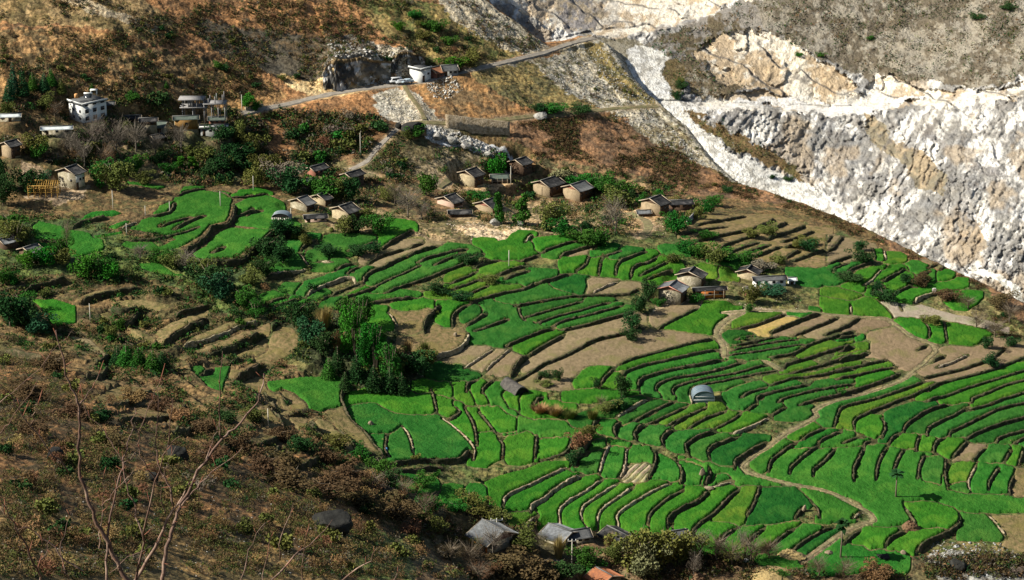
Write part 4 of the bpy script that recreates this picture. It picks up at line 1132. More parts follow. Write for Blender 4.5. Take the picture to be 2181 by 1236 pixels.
def build_cliff():
    gx = np.arange(930, 2480, 1.9); gy = np.arange(-160, 760, 1.9)
    PY, PX = np.meshgrid(gy, gx, indexing='ij')
    D = _bw[_k]+_bw[_k+1]*PX/100+_bw[_k+2]*PY/100
    for i in range(_k): D = D+_bw[i]*tpsk((PX/100-_c2[i, 0])**2+(PY/100-_c2[i, 1])**2)
    X = (PX-1090.5)*0.145; Zm = (618-PY)*0.15
    wx = PX+34*fbm(X, Zm, 22, 3)+20*fbm(X, Zm, 4, 5, .65); wy = PY+18*fbm(X+70, Zm, 22, 3)+16*fbm(X+70, Zm, 4, 5, .65)
    # streaked strata, leaning to the right
    c1, s1 = math.cos(math.radians(58)), math.sin(math.radians(58))
    warp = 5*fbm(X, Zm, 26, 3)
    A = X*c1+Zm*s1+warp; Bq = -X*s1+Zm*c1+warp*.6
    streak = ridged(Bq, A*0.28, 4.5, 5); rough_ = fbm(X, Zm, 7, 5, .6); big = fbm(X, Zm, 40, 3)
    blocks = ridged(X*0.8+Zm*0.35, (Zm-X*0.35)*1.8, 11, 4)
    kinds = np.zeros(PX.shape, int); col = np.zeros(PX.shape+(3,)); rg = np.zeros(PX.shape)
    nf = fbm(X+11, Zm, 1.6, 4, .7)*.5+.5; nm = fbm(X, Zm+40, 8, 4, .6)*.5+.5
    sw = Bq/3.4+3.2*fbm(X, Zm, 17, 5, .6)+.5*fbm(X, Zm, 2.0, 3, .7); sw = sw-np.floor(sw); s2 = (Zm*.9+X*.38)/7.5+.9*fbm(X, Zm, 14, 4); s2 = s2-np.floor(s2)
    s3 = (X*.9-Zm*.3)/9.0+1.2*fbm(X+31, Zm, 10, 4); s3 = s3-np.floor(s3)
    fib = ridged(Bq+2.2*fbm(X, Zm, 7, 3), A*.22, 2.4, 4)
    am = np.clip(fbm(X+60, Zm, 11, 3)*3+.55, 0, 1)
    nf2 = fbm(X+90, Zm+5, 2.6, 4, .7)*.5+.5
    KN = {'cliff': 0, 'slab': 1, 'scree': 2, 'scrub': 3}
    for a, b, sh, r, kd, poly in CZ:
        m = inpoly(wx, wy, poly)
        if not m.any(): continue
        base = {'cliff': 0.10*streak+.28*fib+0.20*nf+.42*nm, 'slab': .45*nm+.3*nf+.25*(1-blocks), 'scree': nf, 'scrub': .5*nm+.5*nf}[kd][m]
        t = {'cliff': .52, 'slab': .40, 'scree': .5, 'scrub': .5}[kd]
        thr = (t+(0.5-sh)*0.4) if kd != 'cliff' else np.percentile(base, 46 if sh < .8 else 20)
        k = np.clip((base-thr)/(0.045 if kd != 'cliff' else .07)+.5, 0, 1)
        cc = np.array(a)*(1-k[:, None])+np.array(b)*k[:, None]
        if kd in ('cliff', 'slab'):          # a third, dark tone in the cracks and weathered patches
            q0 = np.clip((.10-np.minimum(sw, 1-sw))/.05, 0, 1)*(nf2 > .52)*(am > .3) if kd == 'cliff' else np.clip((.05-np.minimum(s2, 1-s2))/.03, 0, 1)*(nm > .4)
            q = np.clip(((.45*streak+.3*nf2+.25*(1-nm))[m]-(.60 if kd == 'cliff' else .66))/.04, 0, 1)[:, None]*.7; q = np.maximum(q, .8*q0[m][:, None]); cc = cc*(1-q)+np.array([.19, .18, .17])*q
        col[m] = cc; rg[m] = r; kinds[m] = KN[kd]
    tan = np.clip((fbm(X+200, Zm, 13, 4, .65)-.12)*6, 0, 1)*(kinds == 0); col = col*(1-.75*tan[..., None])+np.array([.44, .36, .26])*.75*tan[..., None]
    disp = np.where(kinds == 0, 3.4*(.6-streak)-1.8*rough_, 0)+np.where(kinds == 1, 3.2*(.55-blocks)-1.4*rough_, 0)+np.where(kinds == 2, -.5*nf, 0)+np.where(kinds == 3, -2.0*rough_-.9*nf, 0)
    disp = disp*0.38+big*3+(kinds == 0)*(.9*sw*am+1.2*(1-s2)*(1-am)+.7*s3-.5*fbm(X, Zm, 1.3, 3, .75)-1.0*fib)+(kinds == 1)*(2.0*(1-s2)+1.2*s3)-np.minimum(.85, .5*rg)*fbm(X, Zm, 2.2, 4, .75)-.35*rg*ridged(Bq, A*.35, 1.7, 2)*(kinds < 2)
    # two road shelves
    for ln, dep in (([(900,170),(1165,98),(1260,80),(1340,72),(1480,50),(1560,24),(1700,2),(1900,-10),(2500,-60)], 5.0),
                    ([(900,300),(1200,236),(1400,226),(1480,228),(1640,236),(1800,240),(1940,232),(2060,214),(2181,204),(2500,190)], 7.0)):
        L = np.interp(PX, [q[0] for q in ln], [q[1] for q in ln])
        L = L+3*fbm(X, X*0, 6, 3)
        k = np.clip((L-PY)/12.0, 0, 1); disp = disp*(1-0.8*((PY < L) & (PY > L-14)))+dep*k
    D = D+disp
    a, dy, dz = ray(PX, PY); T = D/dy
    V = np.stack([a*T, D, dz*T], -1).reshape(-1, 3)
    nr, nc = PX.shape; idx = np.arange(nr*nc).reshape(nr, nc)
    F = np.stack([idx[:-1, :-1], idx[1:, :-1], idx[1:, 1:], idx[:-1, 1:]], -1).reshape(-1, 4)
    global CLIFF; CLIFF = (gx, gy, V.reshape(nr, nc, 3), kinds)
    o = link('cliff', np_mesh('cliff', V, F, M_CLIFF, col=col.reshape(-1, 3))); tag(o, kind='structure')
# ------------------------------------------------------------------ plants
class MB:
    def __init__(s): s.v = []; s.f = []; s.m = []; s.n = 0
    def add(s, V, F, mi=0):
        V = np.asarray(V, float); s.v.append(V)
        for f in F: s.f.append([i+s.n for i in f]); s.m.append(mi)
        s.n += len(V)
    def tube(s, P, R, k=6, mi=0, cap=True):
        P = np.asarray(P, float); R = np.broadcast_to(R, (len(P),)); V = []
        up0 = None
        for i, p in enumerate(P):
            t = P[min(i+1, len(P)-1)]-P[max(i-1, 0)]; t = t/(np.linalg.norm(t)+1e-9)
            a = np.array([0, 0, 1.0]) if abs(t[2]) < .9 else np.array([1.0, 0, 0])
            if up0 is not None: a = up0
            u = np.cross(t, a); u /= np.linalg.norm(u)+1e-9; w_ = np.cross(u, t); up0 = w_
            for j in range(k):
                an = 2*math.pi*j/k; V.append(p+R[i]*(u*math.cos(an)+w_*math.sin(an)))
        F = []
        for i in range(len(P)-1):
            for j in range(k):
                F.append([i*k+j, i*k+(j+1) % k, (i+1)*k+(j+1) % k, (i+1)*k+j])
        if cap: F += [list(range(k))[::-1], [(len(P)-1)*k+j for j in range(k)]]
        s.add(V, F, mi)
    def box(s, c, size, mi=0, rz=0.0, u=None):
        x, y, z = [q/2 for q in size]
        V = np.array([[a*x, b*y, d*z] for d in (-1, 1) for b in (-1, 1) for a in (-1, 1)])
        if rz: V = V@np.array([[math.cos(rz), math.sin(rz), 0], [-math.sin(rz), math.cos(rz), 0], [0, 0, 1]])
        s.add(V+np.array(c), [[0, 2, 3, 1], [4, 5, 7, 6], [0, 1, 5, 4], [2, 6, 7, 3], [0, 4, 6, 2], [1, 3, 7, 5]], mi)
    def mesh(s, name, mats, smooth=False):
        return np_mesh(name, np.vstack(s.v), s.f, mats, smooth=smooth, midx=s.m)
def leaf_mat(n, c, vary=.2): return mat(n, c, .8, (c[0]*1.7, c[1]*1.5, c[2]*1.5), scale=.9, detail=5, vary=vary, spec=.02)
LM = {'green': leaf_mat('leaf_green', (.026, .095, .014)), 'bright': leaf_mat('leaf_bright', (.028, .125, .012)), 'dark': leaf_mat('leaf_dark', (.018, .052, .015)),
      'olive': leaf_mat('leaf_olive', (.085, .10, .025)), 'brown': leaf_mat('twig_brown', (.14, .085, .04)), 'grey': leaf_mat('twig_grey', (.13, .115, .085)),
      'straw': leaf_mat('reed_straw', (.22, .16, .065)), 'teal': leaf_mat('leaf_teal', (.025, .085, .035)), 'plum': leaf_mat('twig_plum', (.072, .052, .025)), 'pale': leaf_mat('leaf_pale', (.16, .17, .08))}
BARK = mat('bark', (.20, .16, .11), .9, (.09, .07, .05), scale=2.0)
BARKP = mat('bark_pale', (.20, .17, .13), .9, (.11, .09, .07), scale=2.0)
def leaf_cloud(r, centres, n, size, squash=1.0, thin=1.0):
    """n small leaf faces round blob centres (x,y,z,radius)"""
    C = np.array(centres); k = r.choice(len(C), n, p=C[:, 3]**2/np.sum(C[:, 3]**2))
    d = r.normal(size=(n, 3)); d /= np.linalg.norm(d, axis=1)[:, None]+1e-9
    rad = C[k, 3]*(0.55+0.5*r.random(n)**.6)
    p = C[k, :3]+d*rad[:, None]*np.array([1, 1, squash])
    a = r.normal(size=(n, 3)); a /= np.linalg.norm(a, axis=1)[:, None]; b = np.cross(a, r.normal(size=(n, 3))); b /= np.linalg.norm(b, axis=1)[:, None]+1e-9
    s = size*(0.6+0.8*r.random(n))[:, None]
    V = np.stack([p-a*s*.5, p+b*s*.5*thin, p+a*s*.5, p-b*s*.5*thin], 1).reshape(-1, 3)
    return V, np.arange(4*n).reshape(n, 4)
def limbs(mb, r, h, tr, n, spread, z0_=.3, k=5):
    mb.tube([(0, 0, -.6), (r.normal()*.05*h, r.normal()*.05*h, h*.45), (r.normal()*.08*h, r.normal()*.08*h, h*.9)], [tr, tr*.7, tr*.15], k)
    for i in range(n):
        a = 2*math.pi*(i+r.random()*.6)/n; z = h*(z0_+(.85-z0_)*r.random()); L = spread*(.6+.5*r.random())
        mb.tube([(0, 0, z), (math.cos(a)*L*.5, math.sin(a)*L*.5, z+L*.35), (math.cos(a)*L, math.sin(a)*L, z+L*.8)], [tr*.4, tr*.25, tr*.06], 4)
TREES = {}
def proto_tree(kind, leaf, seed):
    """unit tree: height 1, returned as (trunk mesh, crown mesh)"""
    key = (kind, leaf, seed)
    if key in TREES: return TREES[key]
    r = np.random.default_rng(seed*77+len(kind)*5+3); tb = MB()
    if kind == 'round':
        limbs(tb, r, .8, .035, 7, .32)
        cs = [(r.normal()*.17, r.normal()*.17, .17+.63*r.random(), .12+.11*r.random()) for _ in range(16)]+[(0, 0, .5, .25)]
        V, F = leaf_cloud(r, cs, 2400, .05)
    elif kind == 'column':
        limbs(tb, r, .95, .022, 6, .10)
        cs = [(r.normal()*.045, r.normal()*.045, .2+.07*i, .10+.05*r.random()-.004*i) for i in range(11)]
        V, F = leaf_cloud(r, cs, 2200, .04)
    elif kind == 'bamboo':
        for i in range(9):
            a = 6.28*i/9; tb.tube([(math.cos(a)*.03, math.sin(a)*.03, -.03), (math.cos(a)*.09, math.sin(a)*.09, .5), (math.cos(a)*.2, math.sin(a)*.2, .92)], [.012, .01, .003], 4)
        cs = [(r.normal()*.15, r.normal()*.15, .18+.72*r.random(), .09+.07*r.random()) for _ in range(24)]
        V, F = leaf_cloud(r, cs, 3600, .05, thin=.5)
    elif kind == 'conifer':
        tb.tube([(0, 0, -.05), (0, 0, .97)], [.022, .005], 5)
        cs = [(0, 0, .12+.8*i/12, .20*(1-i/13.0)+.02) for i in range(13)]
        V, F = leaf_cloud(r, cs, 2000, .05, squash=.35, thin=.45)
    elif kind == 'bare':
        limbs(tb, r, .9, .030, 9, .38, .2)
        for i in range(90):
            a = r.random()*6.28; z = .25+.45*r.random(); L = .2+.25*r.random(); q = .12*r.random()
            b0 = np.array([math.cos(a)*q, math.sin(a)*q, z]); e = b0+np.array([math.cos(a)*L*.8, math.sin(a)*L*.8, L])
            tb.tube([b0, (b0+e)/2+r.normal(size=3)*.02, e], [.005, .0035, .0015], 3, cap=False)
        cs = [(r.normal()*.2, r.normal()*.2, .5+.4*r.random(), .16) for _ in range(10)]
        V, F = leaf_cloud(r, cs, 1100, .07, thin=.07)
    elif kind == 'palm':
        tb.tube([(0, 0, -.05), (.01, 0, .4), (0, .01, .8)], [.03, .018, .018], 6); V = []; F = []
        for i in range(26):
            a = r.random()*6.28; el = -.5+1.7*r.random(); L = .2+.05*r.random(); d = np.array([math.cos(a)*math.cos(el), math.sin(a)*math.cos(el), math.sin(el)]); sd_ = np.array([-math.sin(a), math.cos(a), 0])
            p0 = np.array([0, 0, .82]); p1 = p0+d*L*.6; p2 = p0+d*L+np.array([0, 0, -.05]); n0 = len(V)
            V += [p0, p1+sd_*.07, p2, p1-sd_*.07, p1+np.array([0, 0, .02])]; F += [[n0, n0+1, n0+4], [n0, n0+4, n0+3], [n0+1, n0+2, n0+4], [n0+4, n0+2, n0+3]]
        F = [list(f) for f in F]; V = np.array(V)
    elif kind == 'reed':
        V = []; F = []
        for i in range(420):
            a = r.random()*6.28; q = .12*r.random(); L = .6+.4*r.random(); b0 = np.array([math.cos(a)*q, math.sin(a)*q, -.02]); e = b0+np.array([math.cos(a)*.35*r.random(), math.sin(a)*.35*r.random(), L]); sd_ = np.array([-math.sin(a), math.cos(a), 0])*.016
            n0 = len(V); V += [b0-sd_, b0+sd_, e]; F.append([n0, n0+1, n0+2])
        V = np.array(V)
    cm = np_mesh('crown', V, F, LM[leaf]); tm = tb.mesh('trunk', BARKP if kind in ('bare',) and leaf == 'grey' else BARK) if tb.v else None
    TREES[key] = (tm, cm); return TREES[key]
TREE_INFO = []
KNAME = {'round': 'tree', 'column': 'slim_tree', 'bamboo': 'bamboo_clump', 'conifer': 'conifer', 'bare': 'bare_tree', 'palm': 'palm_tree', 'reed': 'reed_clump'}
KWORD = {'round': 'leafy tree', 'column': 'slim upright tree', 'bamboo': 'bamboo thicket', 'conifer': 'young conifer', 'bare': 'bare twiggy tree', 'palm': 'palm tree', 'reed': 'clump of dry reeds'}
LWORD = {'green': 'green', 'bright': 'bright green', 'dark': 'dark green', 'olive': 'olive', 'brown': 'brown', 'grey': 'grey', 'straw': 'straw yellow', 'teal': 'blue green', 'plum': 'reddish brown', 'pale': 'pale'}
def put_tree(px, py, hpx, wpx, kind, leaf, seed=None, group=None):
    x, y, z = spot(px, py); m_px = math.hypot(y, z)/FP; h = hpx*m_px*1.06; unit = {'round': .72, 'column': .36, 'bamboo': .66, 'conifer': .42, 'bare': .8, 'palm': .42, 'reed': .8}[kind]
    w_ = wpx*m_px/unit; seed = (int(px*7+py*3) % 4) if seed is None else seed
    tm, cm = proto_tree(kind, leaf, seed)
    e = bpy.data.objects.new(KNAME[kind], None); COL.objects.link(e); e.location = (x, y, z-.1); e.rotation_euler = (0, 0, random.random()*6.28); e.scale = (w_, w_, h)
    e.empty_display_size = .1
    for nm, me in (('trunk', tm), ('crown', cm)):
        if me is None: continue
        c = bpy.data.objects.new(nm, me); COL.objects.link(c); c.parent = e
    TREE_INFO.append(dict(o=e, kind=kind, leaf=leaf, p=(px, py), big=hpx)); return e
# px, py of the foot, height px, width px, kind, leaf
TREELIST = '''
1062 366 48 38 round bright
908 417 52 42 round green
1061 478 68 26 column green
1112 480 70 38 column green
1170 492 64 46 round olive
1195 380 38 56 round pale
1236 392 34 48 round green
1262 398 30 36 round green
1292 414 40 48 round green
1322 420 40 40 round green
1346 424 26 30 round dark
1306 500 78 66 bare grey
1310 440 40 60 round olive
1440 500 46 46 round green
1424 486 34 30 round green
1500 458 36 30 round green
1520 440 26 26 round green
1485 470 30 30 round olive
1400 428 18 22 round green
1366 440 26 24 round green
1140 386 24 20 round green
1175 372 22 24 round olive
290 368 42 30 round bright
270 372 30 26 round dark
412 368 32 26 column bright
385 366 30 22 column bright
240 408 66 54 round olive
214 400 60 40 round green
700 430 56 56 round green
672 416 36 30 round green
725 432 50 40 round olive
745 436 60 36 round dark
622 412 62 56 round teal
600 400 60 60 round grey
570 386 60 60 bamboo olive
548 400 50 40 round olive
526 230 32 26 round bright
545 236 24 20 round green
960 138 34 42 round bright
1004 142 34 44 round olive
848 68 20 22 round bright
888 290 26 30 round green
870 296 22 22 round olive
758 764 118 52 bamboo bright
800 794 108 50 bamboo bright
832 822 90 46 bamboo green
778 786 90 40 bamboo green
815 760 60 34 bamboo green
740 730 96 50 bamboo green
772 700 70 50 bamboo green
846 800 60 44 round olive
660 740 60 50 round teal
690 760 54 46 round dark
640 700 60 50 round dark
720 800 60 40 conifer dark
760 812 60 40 conifer dark
796 836 62 40 conifer dark
830 838 60 38 conifer dark
856 842 50 34 conifer dark
880 800 56 56 round dark
905 780 40 46 round olive
700 810 50 36 conifer green
735 834 44 32 conifer dark
690 706 60 50 reed straw
720 752 50 44 reed straw
760 738 44 40 reed olive
868 760 40 30 reed straw
905 762 36 34 reed olive
34 524 56 66 bamboo olive
20 500 46 50 round green
8 440 70 40 round dark
4 400 70 30 round dark
60 404 60 46 round dark
90 400 40 40 round teal
74 330 48 46 round olive
82 338 40 34 round green
146 548 84 26 bare olive
130 560 54 32 round green
185 596 56 54 round bright
214 600 44 40 round green
240 600 46 34 round bright
60 574 40 42 round bright
92 572 46 36 round bright
130 566 36 40 round olive
8 612 40 24 round green
30 612 30 26 round green
400 578 46 50 bare grey
440 620 60 60 round dark
470 640 60 54 round teal
430 590 46 40 round olive
370 570 34 40 round olive
340 560 30 44 round green
300 556 34 40 bare grey
520 660 50 40 round green
545 680 40 40 bamboo green
255 700 30 26 round green
25 700 72 70 round dark
64 706 60 50 round dark
90 716 50 46 round teal
44 664 40 44 round green
270 782 50 46 conifer green
296 790 46 40 conifer green
326 796 50 50 conifer green
250 776 42 34 conifer dark
346 790 34 28 conifer dark
235 730 34 26 round olive
200 326 74 72 bare grey
250 336 76 70 bare grey
150 332 54 54 bare grey
290 324 60 60 bare grey
180 360 60 50 bare grey
226 370 60 50 bare brown
330 330 40 40 bare grey
386 330 66 44 bare grey
270 290 40 30 round olive
510 300 50 40 round olive
470 320 40 40 round dark
440 344 40 40 round olive
480 370 46 46 round dark
510 350 50 46 round dark
540 330 50 46 round olive
340 350 30 34 round dark
310 392 30 34 round olive
360 376 30 26 round green
450 380 34 36 round dark
870 464 60 60 bare grey
840 440 50 50 bare olive
900 470 40 44 bare grey
820 430 30 34 round olive
780 470 26 24 round olive
808 500 46 46 round green
760 500 40 36 round dark
735 500 40 36 round olive
640 506 30 30 round olive
1020 436 30 34 round green
1000 424 22 26 round olive
1240 520 34 50 round green
1280 524 34 44 round green
1200 505 40 44 round green
1250 500 30 34 round dark
1190 470 30 30 round dark
1465 540 30 44 round green
1490 548 34 40 round green
1520 560 36 40 round olive
1545 556 30 44 round green
1590 560 28 36 round green
1620 575 26 44 round grey
1660 560 22 30 round olive
1430 560 24 30 round olive
1600 650 46 34 round olive
1480 648 24 28 round green
1594 668 22 16 round green
1640 632 22 50 round teal
1404 648 20 22 round green
1348 704 44 36 round dark
1364 668 44 28 round dark
1380 640 50 28 round dark
1340 724 28 30 round dark
1325 848 52 34 round dark
1268 830 30 16 round dark
1160 800 18 22 round dark
1190 810 30 18 round dark
1166 820 14 28 round olive
1150 880 20 60 reed straw
1180 886 22 60 reed straw
1215 894 24 50 reed olive
1262 898 26 40 reed olive
1290 880 24 40 round olive
1320 870 22 30 round dark
1230 960 40 34 round brown
1250 940 34 34 round olive
1220 990 34 30 round dark
1908 1062 66 34 palm dark
1790 1190 92 36 palm dark
1280 870 26 30 bare olive
1050 1190 66 60 bare grey
1020 1170 40 50 bare olive
1120 1190 50 54 round olive
1150 1170 36 46 bare olive
1190 1186 54 36 reed straw
1298 1176 46 34 reed straw
1310 1200 46 46 round olive
1240 1200 40 50 round green
1262 1210 34 44 round green
1360 1214 96 86 round olive
1408 1210 90 74 round olive
1450 1200 70 60 round olive
1380 1230 80 60 round pale
1490 1190 60 50 bare grey
1480 1234 66 36 bare grey
1530 1196 56 70 bare plum
1560 1210 60 70 bare olive
1600 1196 50 66 bare plum
1640 1190 40 60 bare plum
1580 1172 50 30 bare grey
1495 1170 40 34 bare olive
1000 1210 50 70 bare plum
1080 1225 46 80 round plum
1140 1230 50 80 round plum
1190 1236 44 60 round dark
960 1196 40 60 bare plum
1020 1240 40 70 bare brown
1660 1234 24 26 round green
1740 1230 46 60 bare plum
1800 1234 40 60 bare plum
1860 1236 36 60 round brown
930 1140 34 40 round olive
905 1100 44 60 bare plum
850 1110 40 70 round plum
780 1090 46 90 round plum
700 1060 44 90 round plum
620 1050 50 90 round plum
560 1010 44 80 round plum
740 1030 40 70 round plum
800 1050 44 60 bare brown
860 1060 40 56 bare brown
900 1040 34 40 round green
810 1010 40 44 round green
770 980 34 40 round green
720 960 34 40 round olive
830 1040 40 40 round dark
920 1096 36 46 round green
970 1090 26 40 round green
1000 1080 34 44 round olive
1030 1096 30 50 round olive
1060 1110 30 50 round olive
880 1144 30 40 round brown
1985 690 20 40 round olive
2080 700 34 60 bare plum
2120 720 40 60 bare plum
2150 690 40 60 bare plum
2060 660 30 50 bare plum
2130 660 34 50 round plum
2020 640 26 40 round plum
2100 745 30 24 round dark
2150 740 26 24 round dark
2110 780 26 34 round dark
1960 600 22 30 round plum
1830 560 30 40 round dark
1800 598 22 50 round dark
1870 620 24 24 round dark
1880 640 26 40 round dark
1930 605 22 30 round dark
1960 610 22 30 round plum
1830 535 24 26 round dark
1720 536 30 30 round dark
1700 528 24 30 round olive
1600 505 22 28 round olive
1640 500 24 40 round olive
1730 520 20 34 round olive
1500 510 20 36 round green
30 200 70 26 conifer teal
50 206 70 28 conifer teal
20 214 50 30 conifer teal
70 190 40 26 conifer green
95 196 44 28 conifer teal
110 180 40 26 conifer green
130 190 36 24 conifer olive
100 230 30 40 round olive
15 250 40 30 round olive
120 250 34 40 bare brown
280 220 22 26 round green
480 150 16 22 round dark
462 140 16 20 round green
355 192 18 12 conifer green
196 190 16 14 conifer green
600 172 14 14 round olive
930 70 26 40 round green
900 84 20 30 round olive
960 100 20 26 round green
880 40 18 26 round green
900 60 16 22 round olive
1180 240 20 44 round green
1150 236 16 30 round dark
1240 240 20 40 round dark
1550 410 14 20 round dark
1645 380 10 14 round dark
1680 384 10 18 round dark
1450 190 20 24 round dark
1440 212 24 18 round dark
1452 176 14 14 round olive
1700 120 10 16 round green
1855 84 10 14 round green
1750 120 10 16 round green
2150 20 14 30 round dark
2080 40 12 30 round dark
540 905 34 40 round olive
600 940 34 44 round plum
640 965 34 44 round dark
700 985 34 44 round plum
480 905 30 44 round dark
440 935 34 50 round plum
380 905 34 50 round brown
520 970 40 50 round plum
600 990 36 60 round plum
340 880 34 50 round plum
280 860 34 50 round brown
120 800 34 60 round plum
60 850 36 70 round plum
160 890 36 70 round plum
220 900 30 50 round dark
60 930 36 60 round plum
250 960 36 60 round plum
450 990 40 60 round plum
575 545 46 50 round dark
602 565 46 46 round dark
596 505 40 46 round dark
566 590 40 40 round dark
540 610 40 44 round olive
628 505 34 34 round dark
650 520 26 26 round olive
700 545 26 40 round dark
760 545 26 40 round dark
800 540 24 30 round dark
1000 560 22 40 round dark
1040 600 20 30 round olive
930 620 22 44 round dark
980 640 18 40 round dark
'''
def build_trees():
    for ln in TREELIST.strip().splitlines():
        a = ln.split(); px, py = float(a[0]), float(a[1])
        if px > 1420 and py < 400 and not (py > 395): 
            put_cliff_shrub(px, py, float(a[2]), float(a[3]), a[4], a[5]); continue
        put_tree(px, py, float(a[2]), float(a[3]), a[4], a[5])
def put_cliff_shrub(px, py, h, w_, kind, leaf):
    dep = bpy.context.evaluated_depsgraph_get()
    a, dy, dz = ray(px, py); d = Vector((float(a), float(dy), float(dz))).normalized()
    ob = bpy.data.objects['cliff']; ok, loc, nn, ix = ob.ray_cast(Vector((0, 0, 0)), d)
    if not ok: return
    e = put_tree(px, py, h, w_, kind, leaf); m_px = loc.length/FP
    e.location = loc+Vector((0, 0, -.2)); k = {'round': .72}.get(kind, .8); e.scale = (w_*m_px/k, w_*m_px/k, h*m_px)
# ------------------------------------------------------------------ shrubs: 300 that show largest, the rest as ground cover
SHRUB_ZONES = [  # polygon in photograph pixels, weights of leaf kinds, clump count for the mass, height range (m), shrubs as individuals
 ([(0,750),(60,770),(200,830),(330,910),(500,960),(700,985),(830,1030),(900,1090),(980,1160),(1000,1236),(0,1236)], {'plum':2,'brown':4,'olive':5,'dark':2,'grey':1,'straw':2}, 10500, (.4,1.4), 120),
 ([(0,0),(1000,0),(1160,100),(900,170),(700,200),(300,215),(0,235)], {'brown':5,'olive':3,'dark':2.2,'straw':1,'grey':.7}, 9000, (.3,1.25), 50),
 ([(0,235),(300,215),(620,240),(860,260),(740,350),(640,350),(640,400),(420,400),(240,370),(60,340),(0,330)], {'dark':4,'olive':4,'brown':3,'grey':2,'green':1}, 5200, (.6,2.2), 30),
 ([(640,345),(860,280),(1060,320),(1450,400),(1500,440),(1430,500),(1250,510),(1000,470),(840,480),(640,450)], {'olive':4,'green':2,'brown':3,'dark':4,'grey':1,'straw':1}, 4600, (.4,1.7), 30),
 ([(1090,250),(1320,250),(1560,385),(1850,490),(2100,605),(2181,645),(2181,760),(2100,740),(2040,640),(1850,520),(1700,450),(1530,420),(1270,365),(1100,330)], {'plum':4,'brown':4,'olive':1.5,'dark':1.2}, 6000, (.3,1.0), 20),
 ([(1010,150),(1180,110),(1300,90),(1560,380),(1400,320),(1240,240),(1100,240)], {'olive':3,'brown':2,'grey':2}, 900, (.3,.8), 6),
 ([(0,440),(250,480),(560,480),(700,600),(720,720),(640,860),(480,880),(330,840),(100,760),(0,740)], {'olive':4,'green':4,'dark':5,'brown':2}, 5600, (.4,1.5), 26),
 ([(560,460),(1000,470),(1500,490),(1700,500),(2060,620),(2181,740),(2181,1180),(1950,1180),(1400,1130),(1050,1090),(760,1000),(760,860),(900,800),(700,700),(560,650)], {'olive':5,'green':3,'dark':3,'brown':2}, 8500, (.2,.75), 10),
 ([(880,1090),(1050,1100),(1400,1140),(1700,1190),(1960,1190),(2181,1180),(2181,1236),(880,1236)], {'plum':4,'brown':3,'olive':3,'grey':2,'dark':2}, 3600, (.5,1.6), 8),
 ([(330,840),(560,860),(760,900),(790,990),(700,1000),(500,970),(380,920)], {'brown':3,'olive':3,'dark':4,'green':1}, 1800, (.5,1.5), 0),
 ([(600,700),(860,700),(960,790),(900,850),(760,850),(640,790)], {'dark':5,'green':2,'olive':2}, 900, (.6,1.6), 0),
]
PAL = {k: np.array(LM[k].node_tree.nodes['Mix'].inputs[6].default_value[:3]) for k in LM}
M_UNDER = mat('undergrowth_leaves', (1,1,1), attr='col', col2=(.7,.7,.65), scale=2.0, lo=.3, hi=.7, spec=.1)
SHRUB_INFO = []
def pix_state(px, py):
    x, y, z = hit(px, py)
    v = np.clip(np.interp(y, ys, np.arange(NR)).astype(int), 0, NR-1); u = np.clip(np.interp(x/(y+Y0), us, np.arange(NC)).astype(int), 0, NC-1)
    return x, y, infield[v, u], WMIN[v, u], RDIST[v, u], CD[v, u]
SH_PROTO = {}
def shrub_proto(leaf, k):
    if (leaf, k) in SH_PROTO: return SH_PROTO[(leaf, k)]
    r = np.random.default_rng(900+k*13+len(leaf)); bare = leaf in ('plum', 'brown', 'grey', 'straw')
    cs = [(r.normal()*.28, r.normal()*.28, .2+.4*r.random(), .22+.12*r.random()) for _ in range(8)]
    V, F = leaf_cloud(r, cs, 420, .17, thin=.22 if bare else .8)
    mb = MB(); mb.add(V, F.tolist())
    for i in range(5):
        a = r.random()*6.28; mb.tube([(0, 0, -.15), (math.cos(a)*.3, math.sin(a)*.3, .55)], [.02, .008], 3, 1, cap=False)
    me = mb.mesh('shrub', [LM[leaf], BARK]); SH_PROTO[(leaf, k)] = me; return me
